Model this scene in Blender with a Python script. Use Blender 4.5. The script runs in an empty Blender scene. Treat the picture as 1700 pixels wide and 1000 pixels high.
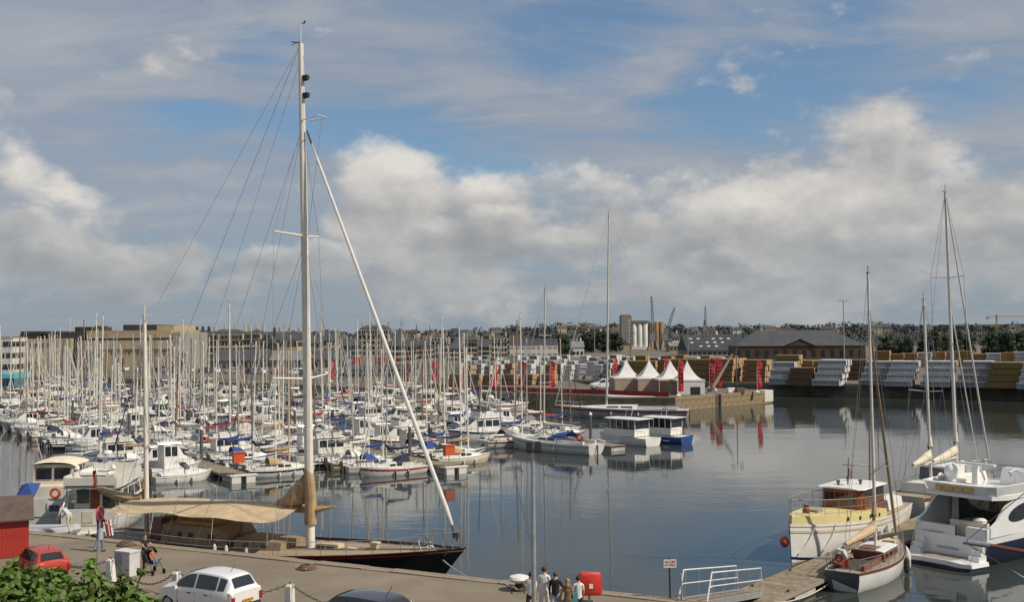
import bpy, math, random
from mathutils import Vector, Matrix
random.seed(7)
sc = bpy.context.scene
col = sc.collection
R = math.radians
# ------------------------------------------------------------------ camera
CAM_H, F = 10.0, 1800.0
cam = bpy.data.cameras.new('camera'); camo = bpy.data.objects.new('camera', cam); col.objects.link(camo)
cam.sensor_width = 36.0; cam.lens = 36.0 * F / 1700.0; cam.clip_start = 0.5; cam.clip_end = 20000
RM = Matrix.Rotation(R(90) + math.atan(52 / F), 3, 'X') @ Matrix.Rotation(R(-0.4), 3, 'Z')
camo.matrix_world = Matrix.Translation((0, 0, CAM_H)) @ RM.to_4x4()
sc.camera = camo
def at(px, py, z=0.0):
    """ground point (height z) seen at a photo pixel"""
    d = RM @ Vector(((px - 850) / F, -(py - 500) / F, -1))
    return Vector((0, 0, CAM_H)) + d * ((z - CAM_H) / d.z)
def atd(px, py, Y):
    """point at depth Y seen at a photo pixel"""
    d = RM @ Vector(((px - 850) / F, -(py - 500) / F, -1))
    return Vector((0, 0, CAM_H)) + d * (Y / d.y)
# ------------------------------------------------------------------ light
SUN_EL, SUN_AZ = R(47), R(112)          # azimuth clockwise from +Y (view direction)
sv = Vector((math.sin(SUN_AZ) * math.cos(SUN_EL), math.cos(SUN_AZ) * math.cos(SUN_EL), math.sin(SUN_EL)))
sun = bpy.data.lights.new('sun', 'SUN'); sun.energy = 4.9; sun.angle = R(0.6); sun.color = (1, 0.90, 0.76)
suno = bpy.data.objects.new('sun', sun); col.objects.link(suno); suno.location = (60, -20, 80)
suno.rotation_euler = (-sv).to_track_quat('-Z', 'Y').to_euler()
sc.view_settings.view_transform = 'Standard'; sc.view_settings.look = 'None'
sc.view_settings.gamma = 1; sc.view_settings.use_curve_mapping = False; sc.view_settings.exposure = 0.0
sc.cycles.use_denoising = True
sc.cycles.max_bounces = 6; sc.cycles.glossy_bounces = 3; sc.cycles.transparent_max_bounces = 6
sc.cycles.caustics_reflective = False; sc.cycles.caustics_refractive = False
sc.cycles.sample_clamp_indirect = 4.0
# ------------------------------------------------------------------ node mini language
class G:
    def __init__(s, nt): s.nt = nt
    def n(s, t, **kw):
        o = s.nt.nodes.new(t)
        for k, v in kw.items(): setattr(o, k, v)
        return o
    def put(s, sock, v):
        if isinstance(v, bpy.types.NodeSocket): s.nt.links.new(v, sock)
        elif v is not None: sock.default_value = v
    def m(s, op, a, b=None, c=None, clamp=False):
        o = s.n('ShaderNodeMath', operation=op, use_clamp=clamp)
        s.put(o.inputs[0], a); s.put(o.inputs[1], b)
        if c is not None: s.put(o.inputs[2], c)
        return o.outputs[0]
    def vm(s, op, a, b=None):
        o = s.n('ShaderNodeVectorMath', operation=op); s.put(o.inputs[0], a)
        if b is not None: s.put(o.inputs[1], b)
        return o.outputs['Value'] if op in ('DOT_PRODUCT', 'LENGTH', 'DISTANCE') else o.outputs[0]
    def xyz(s, x, y, z):
        o = s.n('ShaderNodeCombineXYZ'); s.put(o.inputs[0], x); s.put(o.inputs[1], y); s.put(o.inputs[2], z); return o.outputs[0]
    def noise(s, vec, scale, detail=4, rough=0.55, dist=0.0):
        o = s.n('ShaderNodeTexNoise'); s.put(o.inputs['Vector'], vec); o.inputs['Scale'].default_value = scale
        o.inputs['Detail'].default_value = detail; o.inputs['Roughness'].default_value = rough
        o.inputs['Distortion'].default_value = dist
        return o.outputs[0]
    def ss(s, v, lo, hi, a=0.0, b=1.0):
        o = s.n('ShaderNodeMapRange', interpolation_type='SMOOTHSTEP')
        s.put(o.inputs[0], v); s.put(o.inputs[1], lo); s.put(o.inputs[2], hi); s.put(o.inputs[3], a); s.put(o.inputs[4], b)
        return o.outputs[0]
    def mix(s, f, a, b):
        o = s.n('ShaderNodeMix', data_type='RGBA')
        s.put(o.inputs[0], f)
        for i, v in ((6, a), (7, b)):
            s.put(o.inputs[i], (*v, 1) if isinstance(v, tuple) and len(v) == 3 else v)
        return o.outputs[2]
# ------------------------------------------------------------------ sky
world = bpy.data.worlds.new('World'); sc.world = world; world.use_nodes = True
wt = world.node_tree; wt.nodes.clear(); g = G(wt)
sky = g.n('ShaderNodeTexSky', sky_type='NISHITA'); sky.sun_disc = False
sky.sun_elevation = SUN_EL; sky.sun_rotation = SUN_AZ; sky.altitude = 10; sky.air_density = 1.0; sky.dust_density = 0.6; sky.ozone_density = 2.5
tc = g.n('ShaderNodeTexCoord'); D = tc.outputs['Generated']
sep = g.n('ShaderNodeSeparateXYZ'); g.put(sep.inputs[0], D); X, Y, Z = sep.outputs
up = g.m('MAXIMUM', Z, 0.0)
SK = 0.10                               # background strength; cloud radiances below are given for the picture
def C(r, gg, b): return (r / SK, gg / SK, b / SK)
# thin high veil, drawn out along the horizon: a layer seen in perspective
q = g.vm('MULTIPLY', g.xyz(g.m('DIVIDE', X, g.m('ADD', up, 0.20)), g.m('DIVIDE', Y, g.m('ADD', up, 0.20)), 0.0), (0.8, 1.5, 1.0))
warp = g.noise(q, 1.6, 2, 0.5)
q2 = g.vm('ADD', q, g.xyz(g.m('MULTIPLY', warp, 0.9), g.m('MULTIPLY', warp, 0.5), 3.1))
v1 = g.m('ADD', g.m('MULTIPLY', g.noise(q2, 1.35, 5, 0.55), .5), g.m('MULTIPLY', g.noise(q2, 4.2, 7, 0.62), .5))
gap = None
for (hx, hy, rx, rz) in [(965, 60, .10, .06), (1275, 150, .12, .06), (600, 200, .12, .03), (820, 285, .10, .035), (680, 240, .1, .02), (330, 190, .06, .02), (1560, 180, .06, .03), (1420, 20, .06, .05), (420, 70, .06, .03)]:
    h = (atd(hx, hy, 100) - Vector((0, 0, CAM_H))).normalized()
    o = g.vm('MULTIPLY', g.vm('SUBTRACT', D, tuple(h)), (1 / rx, 1 / rx, 1 / rz)); b = g.ss(g.vm('LENGTH', o), 0.0, 1.3, 0.20, 0.0)
    gap = b if gap is None else g.m('MAXIMUM', gap, b)
veil = g.ss(g.m('SUBTRACT', v1, gap), 0.26, 0.53, 0.16, 0.93)
# cumulus bank: fractal density in direction space, more of it low down, heaps where the photograph shows heaps
dirn = g.xyz(X, g.m('MULTIPLY', Y, 0.6), g.m('MULTIPLY', Z, 1.5))
def heap_dir(px, py): return atd(px, py, 100) - Vector((0, 0, CAM_H))
heaps = [(1330, 380, .20, .10), (1450, 265, .09, .10), (1570, 390, .14, .08), (1000, 400, .08, .07), (1120, 430, .14, .08), (760, 400, .10, .07), (650, 350, .07, .09), (60, 360, .11, .08),
         (1590, 70, .05, .06), (1300, 480, .25, .045), (760, 470, .14, .04)]
bias = None
for (hx, hy, rx, rz) in heaps:
    h = heap_dir(hx, hy).normalized()
    o = g.vm('MULTIPLY', g.vm('SUBTRACT', D, tuple(h)), (1 / rx, 1 / rx, 1 / rz))
    b = g.ss(g.vm('LENGTH', o), 0.0, 1.45, 0.30 if hx != 1590 else .2, 0.0)
    bias = b if bias is None else g.m('MAXIMUM', bias, b)
def cum(shift):
    p = g.vm('ADD', dirn, shift)
    a = g.noise(p, 6.5, 10, 0.58)
    return a
n0 = cum((0.0, 0, 0.0)); n1 = cum((0.020, 0, 0.030)); n2 = cum((0.045, 0, 0.07))
low = g.ss(up, 0.30, 0.02, -0.08, -0.015)
dens = g.m('ADD', g.m('ADD', n0, bias), low)
cmask = g.ss(dens, 0.575, 0.735)
lit = g.m('ADD', g.m('MULTIPLY', g.m('SUBTRACT', n0, n1), 1.9), g.m('MULTIPLY', g.m('SUBTRACT', n0, n2), 1.5))
edge = g.ss(dens, 0.58, 0.95, 0.16, -0.10)
lit = g.m('ADD', g.m('ADD', lit, edge), 0.42, clamp=True)
ccol = g.mix(g.m('POWER', lit, 1.25), C(.32, .33, .345), C(.76, .72, .665))
vcol = g.mix(g.ss(v1, 0.42, 0.75), C(.285, .335, .41), C(.42, .435, .46))
skyc = g.vm('MULTIPLY', sky.outputs[0], (0.72, 0.88, 0.96))
c1 = g.mix(veil, skyc, vcol)
c2 = g.mix(g.m('MULTIPLY', cmask, 0.93), c1, ccol)
# a nearer, lower row of heaps in front of the bank
bias2 = None
for (hx, hy, rx, rz) in [(1000, 400, .10, .055), (1190, 425, .10, .04), (800, 415, .12, .05), (310, 425, .06, .02), (1430, 440, .13, .05), (60, 420, .10, .05), (1640, 420, .10, .05), (1080, 480, .2, .025), (290, 460, .035, .022), (400, 485, .05, .02), (455, 440, .045, .022), (205, 497, .05, .016), (540, 430, .05, .03)]:
    h = heap_dir(hx, hy).normalized(); o = g.vm('MULTIPLY', g.vm('SUBTRACT', D, tuple(h)), (1 / rx, 1 / rx, 1 / rz)); b = g.ss(g.vm('LENGTH', o), 0.0, 1.4, 0.25, 0.0)
    bias2 = b if bias2 is None else g.m('MAXIMUM', bias2, b)
def cum2(sh): return g.noise(g.vm('ADD', g.vm('MULTIPLY', dirn, (1.0, 1.0, 1.2)), sh), 10.5, 9, 0.56)
b0 = cum2((3.3, 1.0, 2.0)); b1 = cum2((3.314, 1.0, 2.024))
dens2 = g.m('ADD', b0, bias2); mask2 = g.ss(dens2, 0.60, 0.74, 0.0, 0.88)
lit2 = g.m('ADD', g.m('ADD', g.m('MULTIPLY', g.m('SUBTRACT', b0, b1), 2.6), g.ss(dens2, 0.6, 0.86, 0.18, -0.10)), 0.38, clamp=True)
c2 = g.mix(mask2, c2, g.mix(g.m('POWER', lit2, 1.25), C(.31, .32, .335), C(.72, .685, .635)))
hz = g.ss(up, 0.0, 0.13, 0.55, 0.0)     # pale air low over the horizon
c3 = g.mix(hz, c2, C(.265, .315, .36))
bg = g.n('ShaderNodeBackground'); g.put(bg.inputs[0], c3); bg.inputs[1].default_value = SK
wo = g.n('ShaderNodeOutputWorld'); wt.links.new(bg.outputs[0], wo.inputs[0])
# ------------------------------------------------------------------ materials
MATS = {}
def mat(name, c, rough=0.5, var=0.10, scale=3.0, metal=0.0, bump=0.0, bscale=40.0, dirt=0.0, dirtc=(.12, .10, .08), c2=None, stretch=(1, 1, 1), spec=0.5, island=0.0, coat=0.0, translucent=0.0):
    m = bpy.data.materials.new(name); m.use_nodes = True; nt = m.node_tree; g = G(nt)
    b = nt.nodes['Principled BSDF']
    t = g.n('ShaderNodeTexCoord').outputs['Object']
    if stretch != (1, 1, 1): t = g.vm('MULTIPLY', t, stretch)
    n = g.noise(t, scale, 5, 0.6)
    lo = tuple(max(0, x * (1 - var)) for x in c); hi = tuple(min(1, x * (1 + var)) for x in (c2 or c))
    cc = g.mix(g.ss(n, 0.3, 0.7), lo, hi)
    if island:
        gi = g.n('ShaderNodeNewGeometry').outputs['Random Per Island']
        hs = g.n('ShaderNodeHueSaturation'); g.put(hs.inputs['Color'], cc)
        g.put(hs.inputs['Value'], g.m('ADD', g.m('MULTIPLY', gi, 2 * island), 1 - island)); 
        g.put(hs.inputs['Hue'], g.m('ADD', g.m('MULTIPLY', gi, 0.05), 0.475)); cc = hs.outputs[0]
    if dirt:
        dn = g.noise(t, scale * 0.37, 6, 0.68)
        cc = g.mix(g.ss(dn, 0.48, 0.75, 0.0, dirt), cc, dirtc)
    g.put(b.inputs['Base Color'], cc)
    b.inputs['Metallic'].default_value = metal
    g.put(b.inputs['Roughness'], g.m('ADD', g.m('MULTIPLY', n, 0.16), rough - 0.08, clamp=True))
    b.inputs['Specular IOR Level'].default_value = spec
    if coat: b.inputs['Coat Weight'].default_value = coat; b.inputs['Coat Roughness'].default_value = 0.08
    if bump:
        bn = g.n('ShaderNodeBump'); bn.inputs['Strength'].default_value = bump; bn.inputs['Distance'].default_value = 0.02
        g.put(bn.inputs['Height'], g.noise(t, bscale, 4, 0.6)); nt.links.new(bn.outputs[0], b.inputs['Normal'])
    if translucent:
        tr = g.n('ShaderNodeBsdfTranslucent'); g.put(tr.inputs[0], cc)
        mx = g.n('ShaderNodeMixShader'); mx.inputs[0].default_value = translucent
        nt.links.new(b.outputs[0], mx.inputs[1]); nt.links.new(tr.outputs[0], mx.inputs[2])
        nt.links.new(mx.outputs[0], nt.nodes['Material Output'].inputs[0])
    MATS[name] = m; return m
W = mat('white_gelcoat', (.70, .69, .66), .35, .06, 1.2, dirt=.22, dirtc=(.42, .40, .35), coat=.2)
W2 = mat('offwhite_gelcoat', (.62, .60, .54), .4, .07, 1.0, dirt=.3, dirtc=(.34, .32, .27))
mat('grey_gelcoat', (.38, .39, .40), .4, .07, 1.0, dirt=.25, dirtc=(.25, .24, .22))
mat('cream_hull', (.55, .48, .33), .4, .06, 1.0, dirt=.25, dirtc=(.30, .26, .18))
mat('yellow_paint', (.62, .53, .25), .4, .06, 1.5, dirt=.12, dirtc=(.40, .33, .16))
mat('navy_hull', (.012, .018, .05), .25, .15, 1.5, coat=.3)
mat('blue_hull', (.02, .07, .24), .3, .12, 1.5, coat=.2)
mat('red_hull', (.26, .025, .02), .35, .12, 1.5)
mat('green_hull', (.03, .10, .07), .35, .12, 1.5)
mat('black_hull', (.010, .010, .012), .16, .15, 1.5, coat=.5)
mat('teak', (.30, .235, .16), .7, .18, 6, stretch=(.4, 6, 6), bump=.2)
mat('grey_teak', (.26, .23, .19), .75, .18, 6, stretch=(.4, 6, 6), bump=.2)
mat('mahogany', (.17, .05, .018), .3, .25, 5, stretch=(.5, 4, 4), coat=.4)
mat('varnished_spar', (.26, .19, .12), .4, .2, 5, coat=.3)
mat('alu', (.60, .57, .51), .5, .08, 3); mat('alu_tan', (.48, .41, .31), .5, .1, 3); mat('alu_grey', (.36, .35, .33), .5, .1, 3)
mat('alu_dark', (.13, .13, .13), .45, .08, 3, metal=.3)
mat('mast_white', (.66, .62, .54), .4, .06, 2, dirt=.15, dirtc=(.45, .42, .36))
mat('mast_wood', (.21, .12, .06), .45, .2, 5)
mat('wire', (.26, .26, .26), .4, .05, 3, metal=.6)
mat('rope', (.42, .39, .33), .85, .2, 30)
mat('rope_brown', (.16, .10, .06), .9, .3, 30)
mat('steel', (.55, .55, .55), .25, .05, 3, metal=.9)
mat('galv', (.36, .37, .38), .5, .12, 4, metal=.5)
mat('glass', (.018, .022, .026), .06, .3, 2, spec=.8)
mat('glass_grey', (.10, .115, .12), .08, .3, 2, spec=.8)
mat('tan_canvas', (.55, .425, .27), .9, .12, 2.2, bump=.3, bscale=6, translucent=.18)
mat('tan_cover', (.36, .25, .13), .9, .14, 2.2, bump=.4, bscale=8)
mat('cream_canvas', (.60, .53, .41), .9, .10, 2.2, bump=.3, bscale=6)
mat('blue_canvas', (.018, .055, .22), .85, .18, 3, bump=.3, bscale=8)
mat('navy_canvas', (.014, .018, .05), .85, .2, 3, bump=.3, bscale=8)
mat('white_canvas', (.62, .60, .56), .85, .08, 3, bump=.3, bscale=8)
mat('red_canvas', (.30, .035, .03), .85, .15, 3, bump=.3, bscale=8)
mat('green_canvas', (.03, .11, .06), .85, .18, 3, bump=.3, bscale=8)
mat('grey_canvas', (.17, .17, .18), .85, .15, 3, bump=.3, bscale=8)
mat('clear_vinyl', (.30, .31, .32), .12, .3, 2, spec=.7)
mat('black_rubber', (.02, .02, .02), .7, .25, 6)
mat('orange_plastic', (.52, .085, .03), .5, .1, 3)
mat('red_plastic', (.48, .03, .018), .35, .12, 2, dirt=.15, dirtc=(.30, .05, .03))
mat('white_plastic', (.68, .67, .63), .45, .06, 3)
mat('fender', (.56, .55, .52), .5, .1, 5)
mat('pontoon_wood', (.22, .175, .12), .85, .25, 3, dirt=.4, dirtc=(.12, .10, .07), island=.12)
mat('float', (.42, .40, .36), .8, .2, 3, dirt=.5, dirtc=(.10, .11, .07))
mat('dark_wood', (.05, .04, .03), .8, .3, 4)
# ------------------------------------------------------------------ mesh builder
class MB:
    def __init__(s): s.v = []; s.f = []; s.mi = []; s.cur = 0
    def face(s, pts):
        k = len(s.v); s.v += [tuple(p) for p in pts]; s.f.append(tuple(range(k, k + len(pts)))); s.mi.append(s.cur); return s
    def add(s, vs, fs):
        k = len(s.v); s.v += [tuple(p) for p in vs]
        for f in fs: s.f.append(tuple(i + k for i in f)); s.mi.append(s.cur)
        return s
    def box(s, x0, x1, y0, y1, z0, z1, M=None, taper=1.0):
        cx, cy = (x0 + x1) / 2, (y0 + y1) / 2
        vs = [Vector((x, y, z0)) for x, y in ((x0, y0), (x1, y0), (x1, y1), (x0, y1))] + \
             [Vector((cx + (x - cx) * taper, cy + (y - cy) * taper, z1)) for x, y in ((x0, y0), (x1, y0), (x1, y1), (x0, y1))]
        if M is not None: vs = [M @ v for v in vs]
        return s.add(vs, [(3, 2, 1, 0), (4, 5, 6, 7), (0, 1, 5, 4), (1, 2, 6, 5), (2, 3, 7, 6), (3, 0, 4, 7)])
    def rings(s, rs, closed=True, caps=True):
        n = len(rs[0]); vs = [p for r in rs for p in r]; fs = []
        for i in range(len(rs) - 1):
            for j in range(n if closed else n - 1):
                a, b = i * n + j, i * n + (j + 1) % n
                fs.append((a, b, b + n, a + n))
        if caps and closed:
            fs.append(tuple(reversed(range(n)))); fs.append(tuple(range((len(rs) - 1) * n, len(rs) * n)))
        return s.add(vs, fs)
    def tube(s, p, q, r0, r1=None, n=6, caps=True, flat=1.0):
        p, q = Vector(p), Vector(q); r1 = r0 if r1 is None else r1
        d = (q - p)
        if d.length < 1e-6: return s
        d.normalize(); a = d.cross(Vector((0, 0, 1)) if abs(d.z) < .95 else Vector((1, 0, 0))).normalized(); b = d.cross(a)
        ring = lambda c, r: [c + a * math.cos(t * 2 * math.pi / n) * r * flat + b * math.sin(t * 2 * math.pi / n) * r for t in range(n)]
        return s.rings([ring(p, r0), ring(q, r1)], True, caps)
    def path(s, pts, r, n=5, rs=None):
        pts = [Vector(p) for p in pts]; out = []
        for i, p in enumerate(pts):
            d = (pts[min(i + 1, len(pts) - 1)] - pts[max(i - 1, 0)]).normalized()
            a = d.cross(Vector((0, 0, 1)) if abs(d.z) < .95 else Vector((1, 0, 0))).normalized(); b = d.cross(a)
            rr = rs[i] if rs else r
            out.append([p + a * math.cos(t * 2 * math.pi / n) * rr + b * math.sin(t * 2 * math.pi / n) * rr for t in range(n)])
        return s.rings(out)
    def lathe(s, c, prof, n=12, axis='Z', M=None):
        c = Vector(c); rs = []
        for r, z in prof:
            ring = []
            for t in range(n):
                a = t * 2 * math.pi / n; u, v = r * math.cos(a), r * math.sin(a)
                p = Vector((u, v, z)) if axis == 'Z' else (Vector((u, z, -v)) if axis == 'Y' else Vector((z, u, v)))
                ring.append(c + (M @ p if M is not None else p))
            rs.append(ring)
        return s.rings(rs)
    def ball(s, c, r, n=10, sq=(1, 1, 1)):
        return s.add([(c[0] + r * sq[0] * math.cos(a) * math.sin(b), c[1] + r * sq[1] * math.sin(a) * math.sin(b), c[2] + r * sq[2] * math.cos(b))
                      for b in [max(.02, math.pi * k / (n // 2 + 1)) for k in range(n // 2 + 2)] for a in [2 * math.pi * t / n for t in range(n)]],
                     [(i * n + j, i * n + (j + 1) % n, (i + 1) * n + (j + 1) % n, (i + 1) * n + j)[::-1] for i in range(n // 2 + 1) for j in range(n)])
    def prism(s, poly, z0, z1):
        n = len(poly)
        return s.add([(x, y, z0) for x, y in poly] + [(x, y, z1) for x, y in poly],
                     [tuple(reversed(range(n))), tuple(range(n, 2 * n))] + [(i, (i + 1) % n, n + (i + 1) % n, n + i) for i in range(n)])
    def grid(s, fn, nu, nv):
        return s.add([fn(i / nu, j / nv) for i in range(nu + 1) for j in range(nv + 1)],
                     [(i * (nv + 1) + j, i * (nv + 1) + j + 1, (i + 1) * (nv + 1) + j + 1, (i + 1) * (nv + 1) + j) for i in range(nu) for j in range(nv)])
    def mesh(s, name, mats, smooth=False):
        me = bpy.data.meshes.new(name); me.from_pydata(s.v, [], s.f)
        for m in (mats if isinstance(mats, (list, tuple)) else [mats]): me.materials.append(MATS[m] if isinstance(m, str) else m)
        if len(me.materials) > 1: me.polygons.foreach_set('material_index', s.mi)
        if smooth:
            me.polygons.foreach_set('use_smooth', [True] * len(me.polygons))
            me.set_sharp_from_angle(angle=R(38))
        me.update(); return me
    def build(s, name, mats, parent=None, smooth=False):
        return link(name, s.mesh(name, mats, smooth), parent)
def link(name, me, parent=None):
    o = bpy.data.objects.new(name, me); col.objects.link(o)
    if parent is not None: o.parent = parent
    return o
def tag(o, label, cat, group=None):
    o['label'] = label; o['category'] = cat
    if group: o['group'] = group
    return o
def thing(name, label, cat, loc=(0, 0, 0), rz=0.0, group=None, scale=1.0, rot=None):
    o = bpy.data.objects.new(name, None); col.objects.link(o); o.location = loc
    o.rotation_euler = rot if rot else (0, 0, rz); o.scale = (scale,) * 3; o.empty_display_size = .2
    return tag(o, label, cat, group)
def struct(o, kind='structure'): o['kind'] = kind; return o
def heading(v): return math.atan2(v[1], v[0])
def catenary(p, q, sag, n=10):
    p, q = Vector(p), Vector(q)
    return [p.lerp(q, i / n) - Vector((0, 0, sag * 4 * (i / n) * (1 - i / n))) for i in range(n + 1)]
def text_mesh(s, size, extrude=0.004):
    cu = bpy.data.curves.new('t', 'FONT'); cu.body = s; cu.size = size; cu.extrude = extrude; cu.align_x = 'CENTER'; cu.align_y = 'CENTER'; cu.resolution_u = 2
    o = bpy.data.objects.new('t', cu); col.objects.link(o)
    me = bpy.data.meshes.new_from_object(o.evaluated_get(bpy.context.evaluated_depsgraph_get()))
    bpy.data.objects.remove(o); return me
def lettering(s, size, mname, parent, loc, rot, name='lettering'):
    me = text_mesh(s, size); me.materials.clear(); me.materials.append(MATS[mname]); o = link(name, me, parent); o.location = loc; o.rotation_euler = rot; return o
# ================================================================== setting
WL = -2.0
mat('asphalt', (.190, .156, .115), .9, .16, .35, bump=.5, bscale=60, dirt=.55, dirtc=(.115, .098, .075))
mat('coping', (.225, .185, .135), .9, .16, 1.2, bump=.5, bscale=25, dirt=.5, dirtc=(.12, .11, .08))
mat('quay_stone', (.14, .125, .10), .9, .3, 1.0, bump=.6, bscale=8, dirt=.6, dirtc=(.04, .045, .03))
mat('jetty_stone', (.235, .18, .105), .9, .3, .8, bump=.6, bscale=4, dirt=.5, dirtc=(.10, .08, .05), stretch=(1, 1, 2))
mat('yard', (.125, .105, .08), .9, .2, .05, dirt=.4, dirtc=(.11, .10, .085))
mat('hill_ground', (.030, .034, .026), .95, .35, .006, dirt=.5, dirtc=(.10, .085, .04))
def water_mat():
    m = bpy.data.materials.new('harbour_water'); m.use_nodes = True; nt = m.node_tree; g = G(nt); b = nt.nodes['Principled BSDF']
    b.inputs['Base Color'].default_value = (.034, .041, .037, 1); b.inputs['Roughness'].default_value = .03; b.inputs['IOR'].default_value = 1.33
    t = g.n('ShaderNodeNewGeometry').outputs['Position']
    a = g.noise(g.vm('MULTIPLY', t, (.9, 1.6, 1)), 1.1, 3, .5)
    c = g.noise(g.vm('MULTIPLY', t, (.5, 1.0, 1)), .22, 2, .5)
    patch = g.ss(g.noise(t, .035, 3, .55), .42, .66, .35, 1.25)
    h = g.m('ADD', g.m('MULTIPLY', a, patch), g.m('MULTIPLY', c, 1.6))
    bn = g.n('ShaderNodeBump'); bn.inputs['Strength'].default_value = 1; bn.inputs['Distance'].default_value = .0105
    g.put(bn.inputs['Height'], h); nt.links.new(bn.outputs[0], b.inputs['Normal']); return m
MATS['water'] = water_mat()
struct(MB().face([(-2600, -60, WL), (2600, -60, WL), (2600, 2400, WL), (-2600, 2400, WL)]).build('harbour_water', 'water'))
QA, QB = at(400, 920), at(1130, 997)
QD = (QB - QA).normalized(); QN = Vector((-QD.y, QD.x, 0)); QN = QN if QN.y > 0 else -QN      # QN points to the water
QH = heading(QD)
def onq(s, n, z=0.0): return QA + QD * s + QN * n + Vector((0, 0, z))       # quay frame: s along the edge, n towards the water
p0, p1 = onq(-130, -.55), onq(42, -.55)
quay = struct(MB().prism([(p.x, p.y) for p in (onq(-130, -70), onq(42, -70), p1, p0)], -4, 0).build('quay', 'asphalt'))
struct(MB().prism([(p.x, p.y) for p in (onq(-130, -.6), onq(42, -.6), onq(42, -.06), onq(-130, -.06))], -4.2, -.32).build('quay_wall', 'quay_stone'))
cs = [MB().box(-.62, .62, -.30, .30, -.32, .03 + .012 * k).mesh('coping_stone', 'coping') for k in range(3)]
for k in range(-17, 24):
    o = link('coping_stone', random.choice(cs), quay); p = onq(k * 1.27, -.27); o.location = p; o.rotation_euler = (0, 0, QH + random.uniform(-.008, .008))
# --- the land beyond the basin
J0, J1 = Vector((24.2, 162, 0)), Vector((43, 180, 0))
BQ0, BQ1 = Vector((24.2, 162, 0)), Vector((-250, 372, 0))
T0, T1 = Vector((27, 212, 0)), Vector((140, 160, 0))
land = [J0, J1, Vector((39.5, 187, 0)), Vector((14, 205, 0)), Vector((12, 219, 0)), Vector((48, 202.4, 0)), Vector((87, 184.2, 0)), Vector((300, 86, 0)), Vector((2600, 900, 0)), Vector((2600, 2400, 0)), Vector((-2600, 2400, 0)), Vector((-900, 900, 0)), BQ1, Vector((-135, 284, 0))]
lp = [(p.x, p.y) for p in land]
m = MB(); n = len(lp); m.add([(x, y, 0) for x, y in lp], [tuple(range(n))]); struct(m.build('far_ground', 'yard'))
walls = MB()
for i in range(n):
    if i in (8, 9, 10, 11): continue
    (x0, y0), (x1, y1) = lp[i], lp[(i + 1) % n]
    walls.cur = 1 if i in (0, 1, n - 1) else 0
    walls.face([(x0, y0, -4), (x1, y1, -4), (x1, y1, 0), (x0, y0, 0)])
struct(walls.build('far_quay_wall', ['quay_stone', 'jetty_stone']))
def kerb(name, a, b, inn, w, h, mname, segs):
    root = None
    d = (b - a); L = d.length / segs; d.normalize(); nrm = Vector((-d.y, d.x, 0)) * inn
    me = MB().box(0, L - .03, 0, w, -.35, h).mesh('coping_stone', mname)
    for i in range(segs):
        o = link('coping_stone', me, fg); o.location = a + d * (L * i) + nrm * (-.06) * 1.0; o.rotation_euler = (0, 0, heading(d))
        if inn < 0: o.location = a + d * (L * (i + 1)) + nrm * -.06; o.rotation_euler = (0, 0, heading(-d))
fg = bpy.data.objects['far_ground']
kerb('c', J0, J1, 1, .8, .10, 'jetty_stone', 14)
kerb('c', Vector((48, 202.4, 0)), Vector((87, 184.2, 0)), 1, .9, .22, 'coping', 16)
kerb('c', Vector((87, 184.2, 0)), Vector((120, 169, 0)), 1, .9, .22, 'coping', 12)
kerb('c', Vector((12, 219, 0)), Vector((48, 202.4, 0)), 1, .9, .22, 'coping', 14)
# dressed stone blocks of the jetty face
dj = (J1 - J0); Lj = dj.length; dj.normalize(); nj = Vector((dj.y, -dj.x, 0))
jb = [MB().box(-.83, .83, -.05, .06 + .05 * k, -.36, .36).mesh('stone_block', 'jetty_stone') for k in range(3)]
jw = bpy.data.objects['far_quay_wall']
for r in range(3):
    s = .85 + (r % 2) * .8
    while s < Lj - 2.6:
        o = link('stone_block', random.choice(jb), jw); o.location = J0 + dj * s + nj * .0 + Vector((0, 0, -.80 - r * .75)); o.rotation_euler = (0, 0, heading(dj)); s += 1.70
mat('white_paint_stone', (.55, .53, .48), .8, .1, 1, dirt=.35, dirtc=(.3, .27, .2))
e = MB().box(0, 2.5, -.1, 1.6, -1.75, .13).build('painted_end_block', 'white_paint_stone', jw); e.location = J1 - dj * 2.35; e.rotation_euler = (0, 0, heading(dj)); e['label'] = 'white painted stone block at the jetty tip'
# --- hills
def hillz(x, y):
    t = max(0, (y - 650) / 900)
    return min(1, t) * (9 + 4 * math.sin(x * .0031 + 1) + 3 * math.sin(x * .0073 + .5) + 2 * math.sin(x * .017) + max(0, (x - 250)) * .014) - .3
struct(MB().grid(lambda u, v: ((u - .5) * 3000, 640 + v * 1500, hillz((u - .5) * 3000, 640 + v * 1500)), 90, 24).build('hills', 'hill_ground', None, True))
# --- foliage
mat('leaf_dark', (.042, .062, .030), .75, .3, .5, island=.5, translucent=.15)
mat('leaf_far', (.034, .041, .038), .9, .3, .05, island=.18)
mat('leaf_near', (.105, .165, .028), .55, .25, 1.2, island=.6, translucent=.40)
mat('bark', (.09, .07, .05), .9, .3, 4, bump=.5)
def leafball(m, c, r, n, s, rnd, squash=.8, flat=False):
    for _ in range(n):
        d = Vector((rnd.gauss(0, 1), rnd.gauss(0, 1), rnd.gauss(0, 1))).normalized()
        p = Vector(c) + Vector((d.x * r, d.y * r, d.z * r * squash)) * (rnd.uniform(.45, 1.0) ** .6)
        a = Vector((rnd.gauss(0, 1), rnd.gauss(0, 1), rnd.gauss(0, .6))).normalized()
        b = a.cross(d if rnd.random() < .7 else Vector((rnd.gauss(0, 1), rnd.gauss(0, 1), 1))).normalized()
        k = s * rnd.uniform(.6, 1.3)
        m.face([p - a * k * .5, p - b * k * .42 + a * k * .05, p + a * k * .6, p + b * k * .42 + a * k * .05])
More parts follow.
